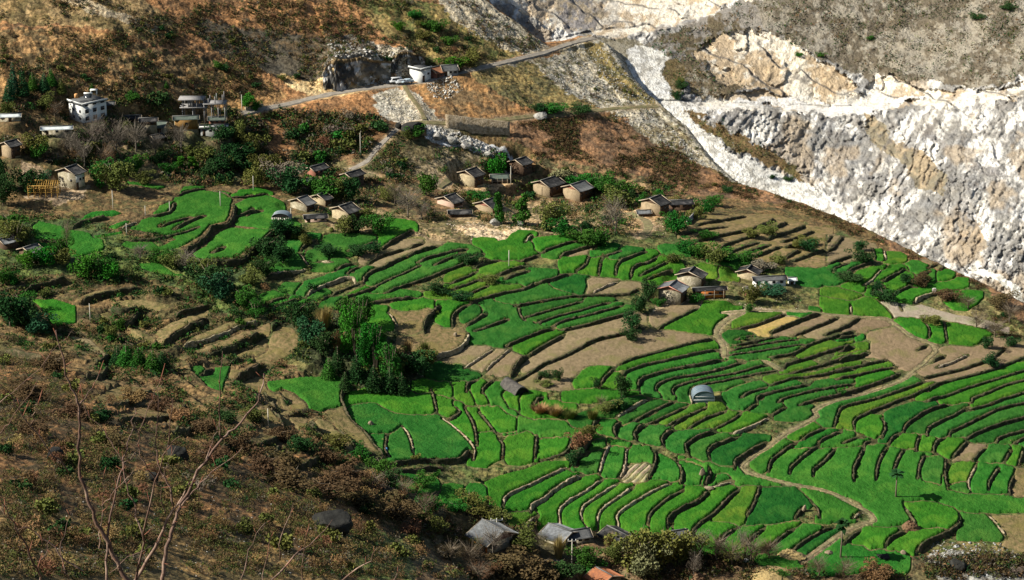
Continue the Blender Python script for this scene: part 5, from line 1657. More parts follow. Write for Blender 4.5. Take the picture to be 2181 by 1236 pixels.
def build_shrubs():
    r = np.random.default_rng(42); Vall = []; Fall = []; Call = []; base = 0
    for zi, (poly, wts, n, (h0, h1), nind) in enumerate(SHRUB_ZONES):
        P = np.array(poly, float); need = n+nind; px = []; py = []
        while len(px) < need:
            q = r.random((need*3, 2))*(P.max(0)-P.min(0))+P.min(0); k = inpoly(q[:, 0], q[:, 1], P)
            den = 1.7*fbm(q[:, 0], q[:, 1]*1.5, 75, 4, .6)+0.6*fbm(q[:, 0]+9, q[:, 1]*1.6, 16, 2)+0.55*r.random(len(q)); k &= den > (.0 if zi == 0 else .22)
            px += q[k, 0].tolist(); py += q[k, 1].tolist()
        px = np.array(px[:need]); py = np.array(py[:need]); x, y, inf, wm, rdist, cd = pix_state(px, py)
        ok = ~inf & (rdist > 1.0) & (cd < -1.0)
        for bx, by, br in HPADS: ok &= (np.hypot(x-bx, y-by) > br*1.25) & ~((np.abs(x-bx) < br) & (y < by) & (y > by-br*2.2))
        x = x[ok]; y = y[ok]; px = px[ok]; py = py[ok]; z = ground(x, y)
        keys = list(wts); pr = np.array([wts[k] for k in keys], float); pr /= pr.sum()
        sel = fbm(x, y, 14, 3)*.5+.5; kk = r.choice(len(keys), len(x), p=pr); h = h0+(h1-h0)*r.random(len(x))**1.6
        ni = min(nind, len(x))
        for i in range(ni):
            lf = keys[kk[i]]; hh = (h1*.9+.5*r.random())*(1.25 if zi in (0, 2) else 1)
            o = bpy.data.objects.new('shrub', shrub_proto(lf, int(r.integers(3)))); COL.objects.link(o)
            o.location = (x[i], y[i], z[i]-.05); o.rotation_euler = (0, 0, r.random()*6.28); s_ = hh*1.15; o.scale = (s_*1.1, s_*1.1, s_)
            SHRUB_INFO.append(dict(o=o, leaf=lf, p=(px[i], py[i])))
        x, y, z, kk, h = x[ni:], y[ni:], z[ni:], kk[ni:], h[ni:]; m = len(x); nt_, sk_ = (44, .22) if zi == 0 else (18, .42)
        w_ = h*(.6+.5*r.random(m)); d = r.normal(size=(m, nt_, 3)); d /= np.linalg.norm(d, axis=2)[..., None]; d[..., 2] = np.abs(d[..., 2])
        rad = (.35+.65*r.random((m, nt_)))[..., None]
        c = np.stack([x, y, z-.05], 1)[:, None]+d*rad*np.stack([w_, w_, h], 1)[:, None]
        a = r.normal(size=(m, nt_, 3)); a /= np.linalg.norm(a, axis=2)[..., None]; b = r.normal(size=(m, nt_, 3)); b /= np.linalg.norm(b, axis=2)[..., None]
        sz = (sk_*h[:, None]+(.06 if zi == 0 else .12))*(.6+.7*r.random((m, nt_))); sz = sz[..., None]
        V = np.stack([c-a*sz*.5, c+b*sz*.4, c+a*sz*.5], 2).reshape(-1, 3)
        cl = np.stack([PAL[k] for k in keys])[kk]*(.75+.6*r.random(m))[:, None]; cl = np.repeat(cl, nt_*3, 0)
        Vall.append(V); Call.append(cl)
    for w_ in WL:                                  # weeds hanging over the terrace edges
        P = catmull(w_['P'], 1.1); P = P+r.normal(size=P.shape)*.22; k = r.random(len(P)) < (.35 if w_['pale'] else .8); P = P[k]; m = len(P)
        if m < 1: continue
        z = ground(P[:, 0], P[:, 1]); h = .18+.55*r.random(m)**2; d = r.normal(size=(m, 14, 3)); d /= np.linalg.norm(d, axis=2)[..., None]; c = np.stack([P[:, 0], P[:, 1], z], 1)[:, None]+d*h[:, None, None]*(.4+.8*r.random((m, 14, 1)))
        a = r.normal(size=(m, 14, 3)); b = r.normal(size=(m, 14, 3)); a /= np.linalg.norm(a, axis=2)[..., None]; b /= np.linalg.norm(b, axis=2)[..., None]; sz = (.5*h[:, None]*(.6+.7*r.random((m, 14))))[..., None]
        Vall.append(np.stack([c-a*sz*.5, c+b*sz*.4, c+a*sz*.5], 2).reshape(-1, 3)); kk = r.choice(5, m, p=[.3, .3, .15, .15, .10]); cl = np.stack([PAL[q_] for q_ in ('dark', 'olive', 'brown', 'green', 'straw')])[kk]*(.7+.5*r.random(m))[:, None]; Call.append(np.repeat(cl, 42, 0))
    gx, gy, CV, kin = CLIFF; q = np.argwhere((kin == 3) & (gy[:, None] < 420)); q = q[r.integers(0, len(q), 9500)]; dn = fbm(q[:, 1], q[:, 0], 14, 3)+r.random(len(q))*.8; q = q[dn > .3]
    c0 = CV[q[:, 0], q[:, 1]]; m = len(q); h = .5+1.8*r.random(m)**2; d = r.normal(size=(m, 16, 3)); d /= np.linalg.norm(d, axis=2)[..., None]; c = c0[:, None]+d*h[:, None, None]*(.4+.6*r.random((m, 16, 1)))
    a = r.normal(size=(m, 16, 3)); b = r.normal(size=(m, 16, 3)); a /= np.linalg.norm(a, axis=2)[..., None]; b /= np.linalg.norm(b, axis=2)[..., None]; sz = (.45*h[:, None]*(.6+.7*r.random((m, 16))))[..., None]
    Vall.append(np.stack([c-a*sz*.5, c+b*sz*.4, c+a*sz*.5], 2).reshape(-1, 3)); kk = r.choice(4, m, p=[.4, .2, .25, .15]); cl = np.stack([PAL[k] for k in ('dark', 'olive', 'brown', 'grey')])[kk]*(.8+.6*r.random(m))[:, None]; Call.append(np.repeat(cl, 48, 0))
    V = np.vstack(Vall); C = np.vstack(Call); F = np.arange(len(V)).reshape(-1, 3)
    o = link('undergrowth', np_mesh('undergrowth', V, F, M_UNDER, col=C)); tag(o, 'dry scrub and weeds covering the hillsides and terrace banks', 'undergrowth', kind='stuff')
# ------------------------------------------------------------------ loose stones
M_ROCKD = mat('rock_dark', (.014,.014,.012), .95, (.032,.031,.026), scale=1.5, bump=.15, bscale=3, vary=.2)
M_ROCKL = mat('rock_light', (.45,.43,.38), .9, (.20,.18,.15), scale=1.5, bump=.15, bscale=3, vary=.2)
def rock_mesh(seed, mt):
    r = np.random.default_rng(seed); bm = bmesh.new(); bmesh.ops.create_icosphere(bm, subdivisions=4, radius=1.0)
    cuts = [(r.normal(size=3), .55+.35*r.random()) for _ in range(9)]
    for v in bm.verts:
        p = np.array(v.co)
        for n_, d_ in cuts:
            n_ = n_/np.linalg.norm(n_); q = p@n_
            if q > d_: p = p-n_*(q-d_)*.9
        p = p*(1+.10*float(fbm(np.array([p[0]*3+seed]), np.array([p[1]*3+p[2]*4]), 1.0, 4, .6)[0])); v.co = p
    me = bpy.data.meshes.new('boulder'); bm.to_mesh(me); bm.free(); me.materials.append(mt); return me
ROCK_INFO = []
def build_rocks():
    rd = [rock_mesh(i, M_ROCKD) for i in range(3)]; rl = [rock_mesh(10+i, M_ROCKL) for i in range(3)]; rt = [rock_mesh(20+i, mat('rock_tan', (.26,.20,.13), .9, (.14,.11,.07), scale=1.5)) for i in range(3)]
    lst = [(706,1132,78,54,0,'d','large dark wedge shaped boulder on the straw coloured slope'),(116,985,40,36,1,'d','dark leaning boulder among shrubs left of the bare sapling'),(375,980,52,40,2,'d','dark cracked boulder behind the forked bare branches'),
           (880,278,46,26,0,'d','black peaked rock beside the upper end of the dirt track'),(849,272,16,12,1,'d','small dark rock at the bend of the dirt track'),
           
           (322,1030,30,22,1,'d','low dark rock behind the forked sapling stems'),
           (970,720,10,10,0,'t','tan rock at the terrace corner'),(1590,1200,12,10,1,'l','pale stone by the straw heap'),(1055,478,30,14,2,'l','cream boulder under the pink earth scar'),(1108,482,20,12,0,'l','cream boulder right of the pink earth scar'),
           (1150,250,30,14,1,'l','white rock above the retaining wall road'),(930,290,26,16,2,'l','white marble block spilled below the track'),(960,300,24,14,0,'l','white marble block in the spill'),(990,312,26,14,1,'l','white marble block lower in the spill'),
           (1040,335,18,12,2,'l','white marble block at the lower end of the spill'),(1265,78,8,6,0,'l','white block beside the upper road'),(2040,1210,40,20,2,'d','dark rock among brown shrubs at the lower right'),(790,905,12,12,1,'t','tan rock standing in the emerald field'),(1495,1015,14,20,2,'t','tan rock heap at the end of the field bank'),
           (1510,1045,20,10,0,'t','tan stone pile between the lower terraces'),(1712,1090,10,16,1,'t','tall tan rock in the dark green plot'),(1990,625,12,10,0,'l','white boulder at the end of the pale terrace wall'),(1766,1180,20,9,1,'t','tan rubble beside the dirt road'),
           (1922,1180,16,9,2,'t','tan rock beside the low green plot'),(1880,1190,26,12,0,'d','brown rock in the low green plot')]
    for i, (px, py, w_, h, k, t, lab) in enumerate(lst):
        x, y, z = spot(px, py); m = math.hypot(y, z)/FP
        o = bpy.data.objects.new('boulder', {'d': rd, 'l': rl, 't': rt}[t][k]); COL.objects.link(o); o.location = (x, y, z+h*m*.28); o.scale = (w_*m*.58, w_*m*.5, h*m*.62)
        o.rotation_euler = (.1*(i % 3), 0, i*1.3); tag(o, lab, 'boulder')
    # rubble on the scree slopes: uncountable
    r = np.random.default_rng(8); V = []; C = []
    for poly, n, s0, s1, c0, c1 in (([(1270,88),(1330,100),(1420,260),(1560,385),(1450,330),(1300,240),(1180,180),(1170,130)], 2600, .12, .5, (.30,.28,.23), (.55,.53,.48)),
                            ([(940,0),(1010,-10),(1165,105),(1130,125),(1000,70)], 900, .12, .5, (.32,.29,.22), (.5,.47,.4)), ([(790,205),(860,190),(890,195),(930,245),(1000,262),(940,275),(850,262)], 900, .12, .45, (.24,.22,.18), (.5,.47,.41)),
                            ([(900,262),(960,275),(1020,300),(1095,340),(1090,360),(980,312),(915,295)], 700, .2, .8, (.32,.30,.26), (.62,.60,.55)),
                            ([(700,110),(740,100),(860,140),(830,190),(720,185)], 500, .3, 1.0, (.25,.23,.18), (.75,.72,.66)), ([(900,175),(960,165),(990,195),(930,215)], 300, .2, .7, (.3,.27,.2), (.65,.62,.55)),
                            ([(560,1080),(700,1080),(760,1236),(500,1236)], 160, .1, .3, (.3,.28,.22), (.6,.57,.5)), ([(0,1060),(560,1060),(560,1236),(0,1236)], 500, .08, .3, (.2,.18,.14), (.6,.57,.5)),
                            ([(1440,640),(1720,640),(1720,680),(1560,670)], 160, .1, .3, (.4,.33,.24), (.6,.5,.38)), ([(940,475),(1130,475),(1090,520),(1000,512)], 260, .15, .5, (.45,.36,.26), (.7,.6,.45)),
                            ([(1980,1150),(2181,1160),(2181,1236),(2000,1236)], 500, .12, .6, (.22,.21,.19), (.5,.5,.48)), ([(1360,460),(1420,460),(1420,510),(1340,500)], 150, .12, .35, (.4,.3,.2), (.65,.55,.4)),
                            ([(560,640),(1100,640),(1100,1080),(700,1000)], 260, .12, .3, (.4,.32,.2), (.6,.55,.42)), ([(1100,450),(2100,620),(2100,1150),(1100,1000)], 500, .12, .3, (.4,.32,.2), (.65,.6,.48))):
        P = np.array(poly, float); q = r.random((n*4, 2))*(P.max(0)-P.min(0))+P.min(0); q = q[inpoly(q[:, 0], q[:, 1], P)][:n]
        x, y, inf, wm, rdist, cd = pix_state(q[:, 0], q[:, 1]); ok = ~inf & (rdist > .3); x = x[ok]; y = y[ok]; z = ground(x, y); m = len(x)
        s = s0+(s1-s0)*r.random(m)**2; O = np.array([[1, 0, 0], [-1, 0, 0], [0, 1, 0], [0, -1, 0], [0, 0, 1], [0, 0, -1]], float)
        v = O[None]*(.6+.7*r.random((m, 6, 1))) + r.normal(size=(m, 6, 3))*.2; v[..., 2] *= .7
        V.append((np.stack([x, y, z], 1)[:, None]+v*s[:, None, None]*.7)); C.append(np.repeat((np.array(c0)+(np.array(c1)-np.array(c0))*r.random(m)[:, None]), 6, 0))
    V = np.concatenate(V); C = np.vstack(C); m = len(V); T = np.array([[0, 2, 4], [2, 1, 4], [1, 3, 4], [3, 0, 4], [2, 0, 5], [1, 2, 5], [3, 1, 5], [0, 3, 5]])
    F = (np.arange(m)[:, None, None]*6+T[None]).reshape(-1, 3)
    o = link('rubble', np_mesh('rubble', V.reshape(-1, 3), F, mat('rubble_stone', (1,1,1), attr='col', col2=(.7,.7,.7), scale=1.0), col=C)); tag(o, 'loose grey and white stones scattered over scree and banks', 'rubble', kind='stuff')
# ------------------------------------------------------------------ buildings
ROOF = {'slate': mat('roof_slate', (.022,.023,.024), .95, (.045,.045,.044), scale=1.2, detail=7, stretch=(1,1,1), bump=.06, bscale=9, col3=(.085,.08,.075), scale3=.6, vary=.2, spec=.03),
        'grey': mat('roof_grey', (.075,.08,.08), .8, (.13,.13,.125), scale=1.4, detail=7, bump=.06, bscale=9, vary=.15, spec=.03),
        'pale': mat('roof_pale', (.20,.21,.215), .8, (.10,.105,.105), scale=1.6, detail=8, bump=.06, bscale=9, vary=.1, spec=.03),
        'white': mat('roof_white', (.66,.70,.68), .7, (.48,.52,.50), scale=1.0),
        'red': mat('roof_red', (.40,.15,.06), .8, (.22,.09,.05), scale=2.0, bump=.08, bscale=9), 'green': mat('roof_green', (.07,.095,.08), .8, (.12,.14,.11), scale=1.6, bump=.05, bscale=9),
        'rust': mat('roof_rust', (.30,.13,.06), .8, (.18,.09,.05), scale=2.0)}
WALLM = {'cream': mat('wall_cream', (.44,.36,.22), .9, (.30,.24,.14), scale=1.8, detail=8, bump=.08, bscale=4, col3=(.26,.21,.13), scale3=1.2),
         'tan': mat('wall_tan', (.35,.265,.16), .9, (.24,.18,.105), scale=1.8, detail=8, bump=.08, bscale=4, col3=(.22,.17,.10), scale3=1.2),
         'stone': mat('wall_stone', (.33,.29,.19), .9, (.20,.17,.11), scale=1.8, detail=8, bump=.1, bscale=4, col3=(.42,.37,.27), scale3=1.2),
         'pink': mat('wall_pink', (.50,.34,.25), .9, (.36,.26,.19), scale=1.6, detail=8, bump=.06, bscale=4), 'white': mat('wall_white', (.78,.79,.74), .8, (.62,.62,.56), scale=.9, detail=8),
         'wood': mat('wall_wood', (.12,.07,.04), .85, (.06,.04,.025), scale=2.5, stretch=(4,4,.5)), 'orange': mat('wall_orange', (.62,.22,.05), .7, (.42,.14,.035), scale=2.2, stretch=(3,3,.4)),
         'ochre': mat('wall_ochre', (.30,.165,.045), .8, (.19,.105,.03), scale=2, stretch=(3,3,.4)), 'brick': mat('wall_brick', (.32,.13,.08), .9, (.22,.10,.07), scale=3), 'grey': mat('wall_grey', (.30,.31,.29), .9, (.22,.22,.2), scale=1.4)}
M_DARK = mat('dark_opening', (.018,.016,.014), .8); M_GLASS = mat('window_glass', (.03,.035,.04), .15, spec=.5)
M_BARGE = mat('bargeboard_pale', (.42,.34,.24), .8); M_BARGER = mat('bargeboard_red', (.50,.24,.17), .8); M_RIDGE = mat('ridge_tile', (.14,.14,.13), .8); M_CONC = mat('concrete', (.30,.29,.27), .9, (.20,.19,.18), scale=1.2, bump=.03)
M_GOLD = mat('fresh_timber', (.62,.38,.09), .7, (.42,.24,.06), scale=3); M_POLE = mat('pole_pale', (.60,.56,.46), .8, (.42,.38,.30), scale=2); M_STEEL = mat('steel', (.35,.36,.36), .5, metallic=.6)
BINFO = []
def frame(px, py, yaw, mirror, gpx, lpx, hpx):
    x, y, z = spot(px, py); m = math.hypot(y, z)/FP; a = math.radians(yaw); u = np.array([math.cos(a), math.sin(a)]); v = np.array([-u[1], u[0]])*(-1 if mirror else 1)
    W = gpx*m/max(abs(v[0]), .30); L = lpx*m/max(abs(u[0]), .30); H = hpx*m/0.94
    return np.array([x, y]), z, u, v, L, W, H, m
def empty(name, loc):
    e = bpy.data.objects.new(name, None); COL.objects.link(e); e.location = loc; e.empty_display_size = .2; return e
def lbox(mb, u, v, u0, u1, v0, v1, z0_, z1_, mi=0):
    V = [np.array([*(u*a+v*b), c]) for c in (z0_, z1_) for b in (v0, v1) for a in (u0, u1)]
    F = [[0, 2, 3, 1], [4, 5, 7, 6], [0, 1, 5, 4], [2, 6, 7, 3], [0, 4, 6, 2], [1, 3, 7, 5]]
    if np.cross(u, v) < 0: F = [f[::-1] for f in F]
    mb.add(V, F, mi)
def part(nm, mb, m, root, lab=None):
    o = link(nm, mb.mesh(nm, m if isinstance(m, list) else [m]), root)
    if lab: o['label'] = lab
    return o
def house(px, py, gpx, lpx, hpx, yaw, wall, roof, label, mirror=False, gable='wood', rise=None, long=None, wins=2, doors=1, barge=None, name='house', porch=False, cat='house', flat=False, under=2.2, overhang=.42, gwin=0):
    p, z, u, v, L, W, H, m = frame(px, py, yaw, mirror, gpx, lpx, hpx)
    root = empty(name, (p[0], p[1], z)); tag(root, label, cat); BINFO.append((px, py))
    c = p+u*L/2+v*W/2; HPADS.append((c[0], c[1], max(L, W)*.55))
    R = (rise if rise else .18*W) if not flat else 0
    mb = MB(); lbox(mb, u, v, 0, L, 0, W, -under, H); part('wall', mb, WALLM[wall], root)
    if long is None and wall in ('cream', 'tan', 'pink', 'stone') and lpx < 40 and not mirror: long = 'wood'  # default: shade of the long side painted as a dark wood-coloured sheet
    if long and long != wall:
        mb = MB(); lbox(mb, u, v, .12, L-.12, -.05, .05, H*.12, H*.97); part('front_boarding_or_shade', mb, WALLM[long], root)
    def P3(a, b, c_): return np.array([*(u*a+v*b), c_])
    flip = np.cross(u, v) < 0
    if flat:
        mb = MB(); lbox(mb, u, v, -.45, L+.45, -.45, W+.45, H, H+.18); part('roof', mb, ROOF[roof], root)
        mb = MB(); lbox(mb, u, v, -.3, L+.3, -.3, -.15, H+.18, H+.55); lbox(mb, u, v, -.3, -.15, -.15, W+.3, H+.18, H+.55); part('parapet', mb, WALLM['white'], root)
    else:
        mb = MB()
        for a in (0.01, L-.01): mb.add([P3(a, 0, H), P3(a, W, H), P3(a, W/2, H+R)], [[0, 1, 2]])
        for a0, a1 in ((-.02, .10), (L-.10, L+.02)):
            V = [P3(a, b, c_) for a in (a0, a1) for b, c_ in ((0, H), (W, H), (W/2, H+R))]
            mb.add(V, [[0, 1, 2], [3, 5, 4], [0, 3, 4, 1], [1, 4, 5, 2], [2, 5, 3, 0]])
        part('gable', mb, WALLM[gable], root)
        mb = MB(); oh = overhang; e = .48; sl = R/(W/2); n = 7
        r = np.random.default_rng(int(px+py))
        for sgn in (0, 1):                      # each slope a slightly sagging sheet with thickness
            top = []; 
            for i in range(n):
                a = -oh+(L+2*oh)*i/(n-1); sag = -.10*math.sin(math.pi*i/(n-1))+r.normal()*.02
                for j, t in enumerate((0, .5, 1)):
                    b = (W/2)*(1-t)-e*t; b = b if sgn == 0 else W-b; zz = H+R-sl*((W/2)-(b if sgn == 0 else W-b))+.16+sag-(.05 if j == 1 else 0)
                    top.append(P3(a, b, zz))
            T = np.array(top); Bm = T-np.array([0, 0, .14]); k = len(T); F = []
            for i in range(n-1):
                for j in range(2):
                    q = [i*3+j, i*3+j+1, (i+1)*3+j+1, (i+1)*3+j]; F.append(q); F.append([s_+k for s_ in q[::-1]])
                q = [i*3+2, (i+1)*3+2]; F.append([q[0], q[1], q[1]+k, q[0]+k])
            for i in (0, n-1): F.append([i*3, i*3+1, i*3+1+k, i*3+k]); F.append([i*3+1, i*3+2, i*3+2+k, i*3+1+k])
            mb.add(np.vstack([T, Bm]), F)
        rf = part('roof', mb, ROOF[roof], root)
        mb = MB(); lbox(mb, u, v, -oh, L+oh, W/2-.09, W/2+.09, H+R+.10, H+R+.30); part('ridge_cap', mb, M_RIDGE, rf)
        for a in (-oh-.05, L+oh-.02):
            for s_ in (0, 1):
                mb = MB()
                b0, b1 = (W/2, -e) if s_ == 0 else (W/2, W+e); z1_ = H-sl*e+.14
                V = [P3(a, b0, H+R+.20), P3(a+.07, b0, H+R+.20), P3(a+.07, b0, H+R-.02), P3(a, b0, H+R-.02), P3(a, b1, z1_+.04), P3(a+.07, b1, z1_+.04), P3(a+.07, b1, z1_-.18), P3(a, b1, z1_-.18)]
                mb.add(V, [[0, 1, 5, 4], [1, 2, 6, 5], [2, 3, 7, 6], [3, 0, 4, 7], [0, 3, 2, 1], [4, 5, 6, 7]]); part('bargeboard', mb, barge or M_BARGE, root)
    # openings on the long front
    k = 0; slots = max(1, wins+doors)
    for i in range(slots):
        a = L*(i+.5)/slots
        if i < doors:
            mb = MB(); lbox(mb, u, v, a-.4, a+.4, -.09, -.02, -.05, min(1.9, H*.75)); d = part('door', mb, WALLM['wood'], root)
        else:
            s_ = min(.38, L/slots*.3); zc = H*.6; mb = MB(); lbox(mb, u, v, a-s_, a+s_, -.08, -.02, zc-.3, zc+.3); wf = part('window', mb, WALLM['wood'], root)
            mb = MB(); lbox(mb, u, v, a-s_*.8, a+s_*.8, -.10, -.081, zc-.22, zc+.22); part('pane', mb, M_GLASS, wf)
    for i in range(gwin):
        b = W*(i+.5)/gwin; mb = MB(); lbox(mb, u, v, -.08, -.02, b-.3, b+.3, H*.55-.3, H*.55+.3); wf = part('window', mb, WALLM['wood'], root)
        mb = MB(); lbox(mb, u, v, -.10, -.081, b-.24, b+.24, H*.55-.22, H*.55+.22); part('pane', mb, M_GLASS, wf)
    if porch:
        for i in range(4):
            a = L*(i+.15)/3.4; mb = MB(); lbox(mb, u, v, a-.07, a+.07, -.42, -.28, -.3, H); part('porch_post', mb, M_BARGE, root)
        mb = MB(); lbox(mb, u, v, .1, L-.1, -.4, 0.0, H*.46, H*.52); part('porch_floor', mb, M_BARGE, root)
    return root
HOUSES = [
 dict(a=(742,474,37,22,20,47,'cream','slate','stone house with cream gable wall at lower right of the western hamlet')),
 dict(a=(693,441,30,12,14,50,'cream','slate','small cream walled house at the top of the cluster above the polytunnel')),
 dict(a=(653,452,37,16,15,48,'stone','grey','stone house with pale bargeboards just right of the polytunnel')),
 dict(a=(650,474,5,45,9,8,'pink','slate','long low house with dark roof between two gabled stone houses')),
 dict(a=(748,402,21,26,24,47,'wood','slate','tall dark timber house at the foot of the dirt track'), k=dict(gable='brick')),
 dict(a=(670,376,18,26,12,45,'brick','slate','reddish brown timber house highest in the western hamlet'), k=dict(gable='brick')),
 dict(a=(656,395,5,17,8,8,'tan','grey','tiny shed with grey roof below the reddish brown house'), k=dict(wins=0)),
 dict(a=(1010,401,34,20,24,47,'cream','slate','square cream stone house beside the tan footpath')),
 dict(a=(1047,391,6,36,11,5,'tan','green','open fronted shed with greenish roof right of the square cream house'), k=dict(long='wood', porch=True, wins=0)),
 dict(a=(1113,376,28,20,24,47,'wood','slate','black timber house behind the bright green tree')),
 dict(a=(966,444,36,19,11,47,'pink','slate','house with pinkish wall behind the long shed with white panels')),
 dict(a=(957,463,5,46,8,5,'wood','slate','long low shed with white panels under a dark roof'), k=dict(wins=3)),
 dict(a=(1049,456,38,20,12,47,'tan','slate','tan house partly hidden by the left slim tree'), k=dict(gable='brick')),
 dict(a=(1170,421,34,32,22,45,'tan','slate','left of the pair of tan stone houses in the eastern hamlet')),
 dict(a=(1203,407,6,32,13,9,'wood','slate','dark wing joining the pair of tan stone houses')),
 dict(a=(1234,431,34,28,23,45,'tan','grey','right of the pair of tan stone houses in the eastern hamlet'), k=dict(gable='brick')),
 dict(a=(1405,462,38,21,24,47,'tan','slate','tan farmhouse standing left of the brown terraces')),
 dict(a=(1427,449,6,48,14,6,'wood','slate','long dark wing right of the tan farmhouse'), k=dict(wins=3)),
 dict(a=(1359,462,4,26,8,8,'stone','pale','patched lean to shed left of the tan farmhouse'), k=dict(wins=0)),
 dict(a=(1493,614,50,12,24,66,'stone','slate','broad olive stone house with black roof at the rear of the central farm'), k=dict(wins=1, doors=0)),
 dict(a=(1449,652,46,16,30,64,'stone','pale','stone house with pale grey roof and red bargeboards'), k=dict(gable='brick', barge=M_BARGER, wins=0, doors=0)),
 dict(a=(1478,638,4,68,19,7,'wood','slate','long house with bright orange boarding under a black roof'), k=dict(long='orange', wins=2, porch=True)),
 dict(a=(1612,598,40,10,17,66,'cream','slate','cream house with dark roof behind the long white building'), k=dict(gable='brick', wins=0, doors=0)),
 dict(a=(1606,612,5,68,15,7,'white','grey','long white walled building with grey roof'), k=dict(wins=3)),
 dict(a=(1680,606,3,14,10,7,'white','white','little white roofed shed at the end of the long white building'), k=dict(wins=0)),
 dict(a=(1587,632,4,18,14,5,'brick','grey','small brick shed below the cream house'), k=dict(wins=1, doors=0)),
 dict(a=(1039,1182,64,42,22,130,'stone','pale','large slate roofed house with orange eave boarding at bottom centre'), k=dict(mirror=True, gable='brick', long='orange', gwin=2, rise=1.7)),
 dict(a=(1196,1166,40,44,12,140,'stone','pale','slate roofed house left of the straw coloured reeds'), k=dict(mirror=True, wins=1)),
 dict(a=(1214,1160,12,44,13,16,'stone','grey','grey roofed house directly behind the utility pole with a crossbar')),
 dict(a=(1312,1166,40,34,10,130,'stone','slate','dark roofed house behind the orange reeds'), k=dict(mirror=True, wins=1)),
 dict(a=(1424,1160,10,42,14,14,'wood','grey','shed with grey brown sloping roof below the striped terraces')),
 dict(a=(1280,1264,44,30,20,130,'tan','red','house with bright red tile roof cut by the bottom edge'), k=dict(mirror=True)),
 dict(a=(1186,1212,6,40,8,172,'stone','slate','low dark roof sunk in shrubs left of the red tile roof'), k=dict(mirror=True, wins=0)),
 dict(a=(178,263,36,43,37,45,'white','grey','three storey white concrete building'), k=dict(flat=True, wins=0, doors=0)),
 dict(a=(0,260,4,42,11,8,'stone','white','white roofed shed cut by the left edge'), k=dict(wins=0)),
 dict(a=(90,290,4,62,14,8,'stone','white','long low building with white roof below the white concrete building')),
 dict(a=(24,339,24,17,26,47,'tan','slate','dark roofed house at the left edge above the lane'), k=dict(wins=1)),
 dict(a=(162,406,42,16,34,55,'stone','slate','tall stone farmhouse right of the golden timber frame'), k=dict(long='white', gwin=2)),
 dict(a=(216,232,4,26,9,5,'wood','grey','grey roofed shed behind the white concrete building'), k=dict(wins=0)),
 dict(a=(348,290,11,40,24,168,'stone','green','two level porch house with dark green roof'), k=dict(mirror=True, long='wood', porch=True, gable='stone')),
 dict(a=(372,280,5,50,25,8,'stone','green','ochre boarded building with long green grey roof'), k=dict(long='ochre', wins=1, doors=0)),
 dict(a=(428,296,6,56,16,6,'grey','grey','flat roofed grey house with a roof terrace'), k=dict(flat=True, wins=3)),
 dict(a=(446,279,5,34,11,6,'brick','green','small upper house with green roof on the roof terrace'), k=dict(wins=2, under=.2)),
 dict(a=(897,177,25,20,26,47,'white','grey','white roadside building beside the parked cars'), k=dict(flat=True, wins=1)),
 dict(a=(930,168,24,20,12,40,'brick','rust','brown roofed roadside house between two grey roofs'), k=dict()),
 dict(a=(945,163,10,30,12,14,'grey','grey','grey roofed roadside house at the right end of the row')),
 dict(a=(300,284,5,34,10,7,'stone','slate','long low dark roof left of the two level porch house'), k=dict(wins=1)),
 dict(a=(268,262,5,30,9,8,'stone','slate','low dark roofed shed right of the white concrete building'), k=dict(wins=1)),
 dict(a=(128,300,5,30,8,8,'stone','grey','low shed below the long white roof beside bare trees'), k=dict(wins=1)),
 dict(a=(330,306,14,18,10,40,'stone','slate','tiny dark roofed hut below the two level porch house'), k=dict(wins=0)),
 dict(a=(10,533,22,24,14,45,'wood','pale','dark house at left edge with one pale lit roof slope'), k=dict(wins=0)),
 dict(a=(66,548,30,20,12,50,'wood','grey','brown grey hipped roof house behind the pale slate roof'), k=dict(wins=0)),
 dict(a=(58,562,6,72,14,9,'stone','pale','long pale slate roof rising from bushes at the left'), k=dict(wins=1)),
]
def poles():
    L = [(1084,572,38,0,'white pole standing in the bright green field by the earth scar'),(470,446,36,0,'pole at the right part of the left green fields'),(540,408,34,0,'pole above the left green fields'),(241,446,42,0,'leaning pole above the left green fields'),
         (193,690,42,0,'pale pole above the brown soil plot on the left'),(768,334,50,0,'pole on the brown slope beside the dirt track'),(516,246,46,0,'pole at the road end right of the concrete frame'),(1218,1206,60,1,'pale concrete pole with a crossbar among the bottom houses'),
         (1058,1138,34,2,'pole with three insulators behind the large slate roofed house'),(572,916,44,0,'thin pole between the dry terraces at lower left'),(1088,411,42,0,'pole at the corner of the open fronted shed'),(1297,432,24,0,'short white pole among trees right of the tan stone pair'),
         (620,468,26,0,'white pole between polytunnel and stone house'),(362,456,26,0,'thin pole in the middle of the left green fields'),(310,462,22,0,'short thin pole left in the left green fields'),(270,500,26,0,'pole on the lower bank of the left green fields'),
         (975,158,20,0,'short pole behind the grey roadside house'),(1032,432,18,0,'thin pole above the tan house'),(1404,456,30,0,'pale post at the corner of the tan farmhouse')]
    for px, py, h, t, lab in L:
        x, y, z = spot(px, py); m = math.hypot(y, z)/FP; H = h*m; root = empty('utility_pole', (x, y, z)); tag(root, lab, 'pole', 'poles standing among fields and houses')
        mb = MB(); mb.tube([(0, 0, -.5), (0, 0, H)], [.12, .08], 8); part('post', mb, M_POLE, root)
        if t:
            mb = MB(); mb.box((0, 0, H-.25), (1.6 if t == 1 else 2.4, .12, .12)); cb = part('crossbar', mb, M_POLE if t == 1 else M_STEEL, root)
            for k in (-1, 0, 1):
                mb = MB(); mb.tube([(k*(.7 if t == 1 else 1.05), 0, H-.2), (k*(.7 if t == 1 else 1.05), 0, H+.15)], [.09, .07], 6); part('insulator', mb, WALLM['white'], cb)
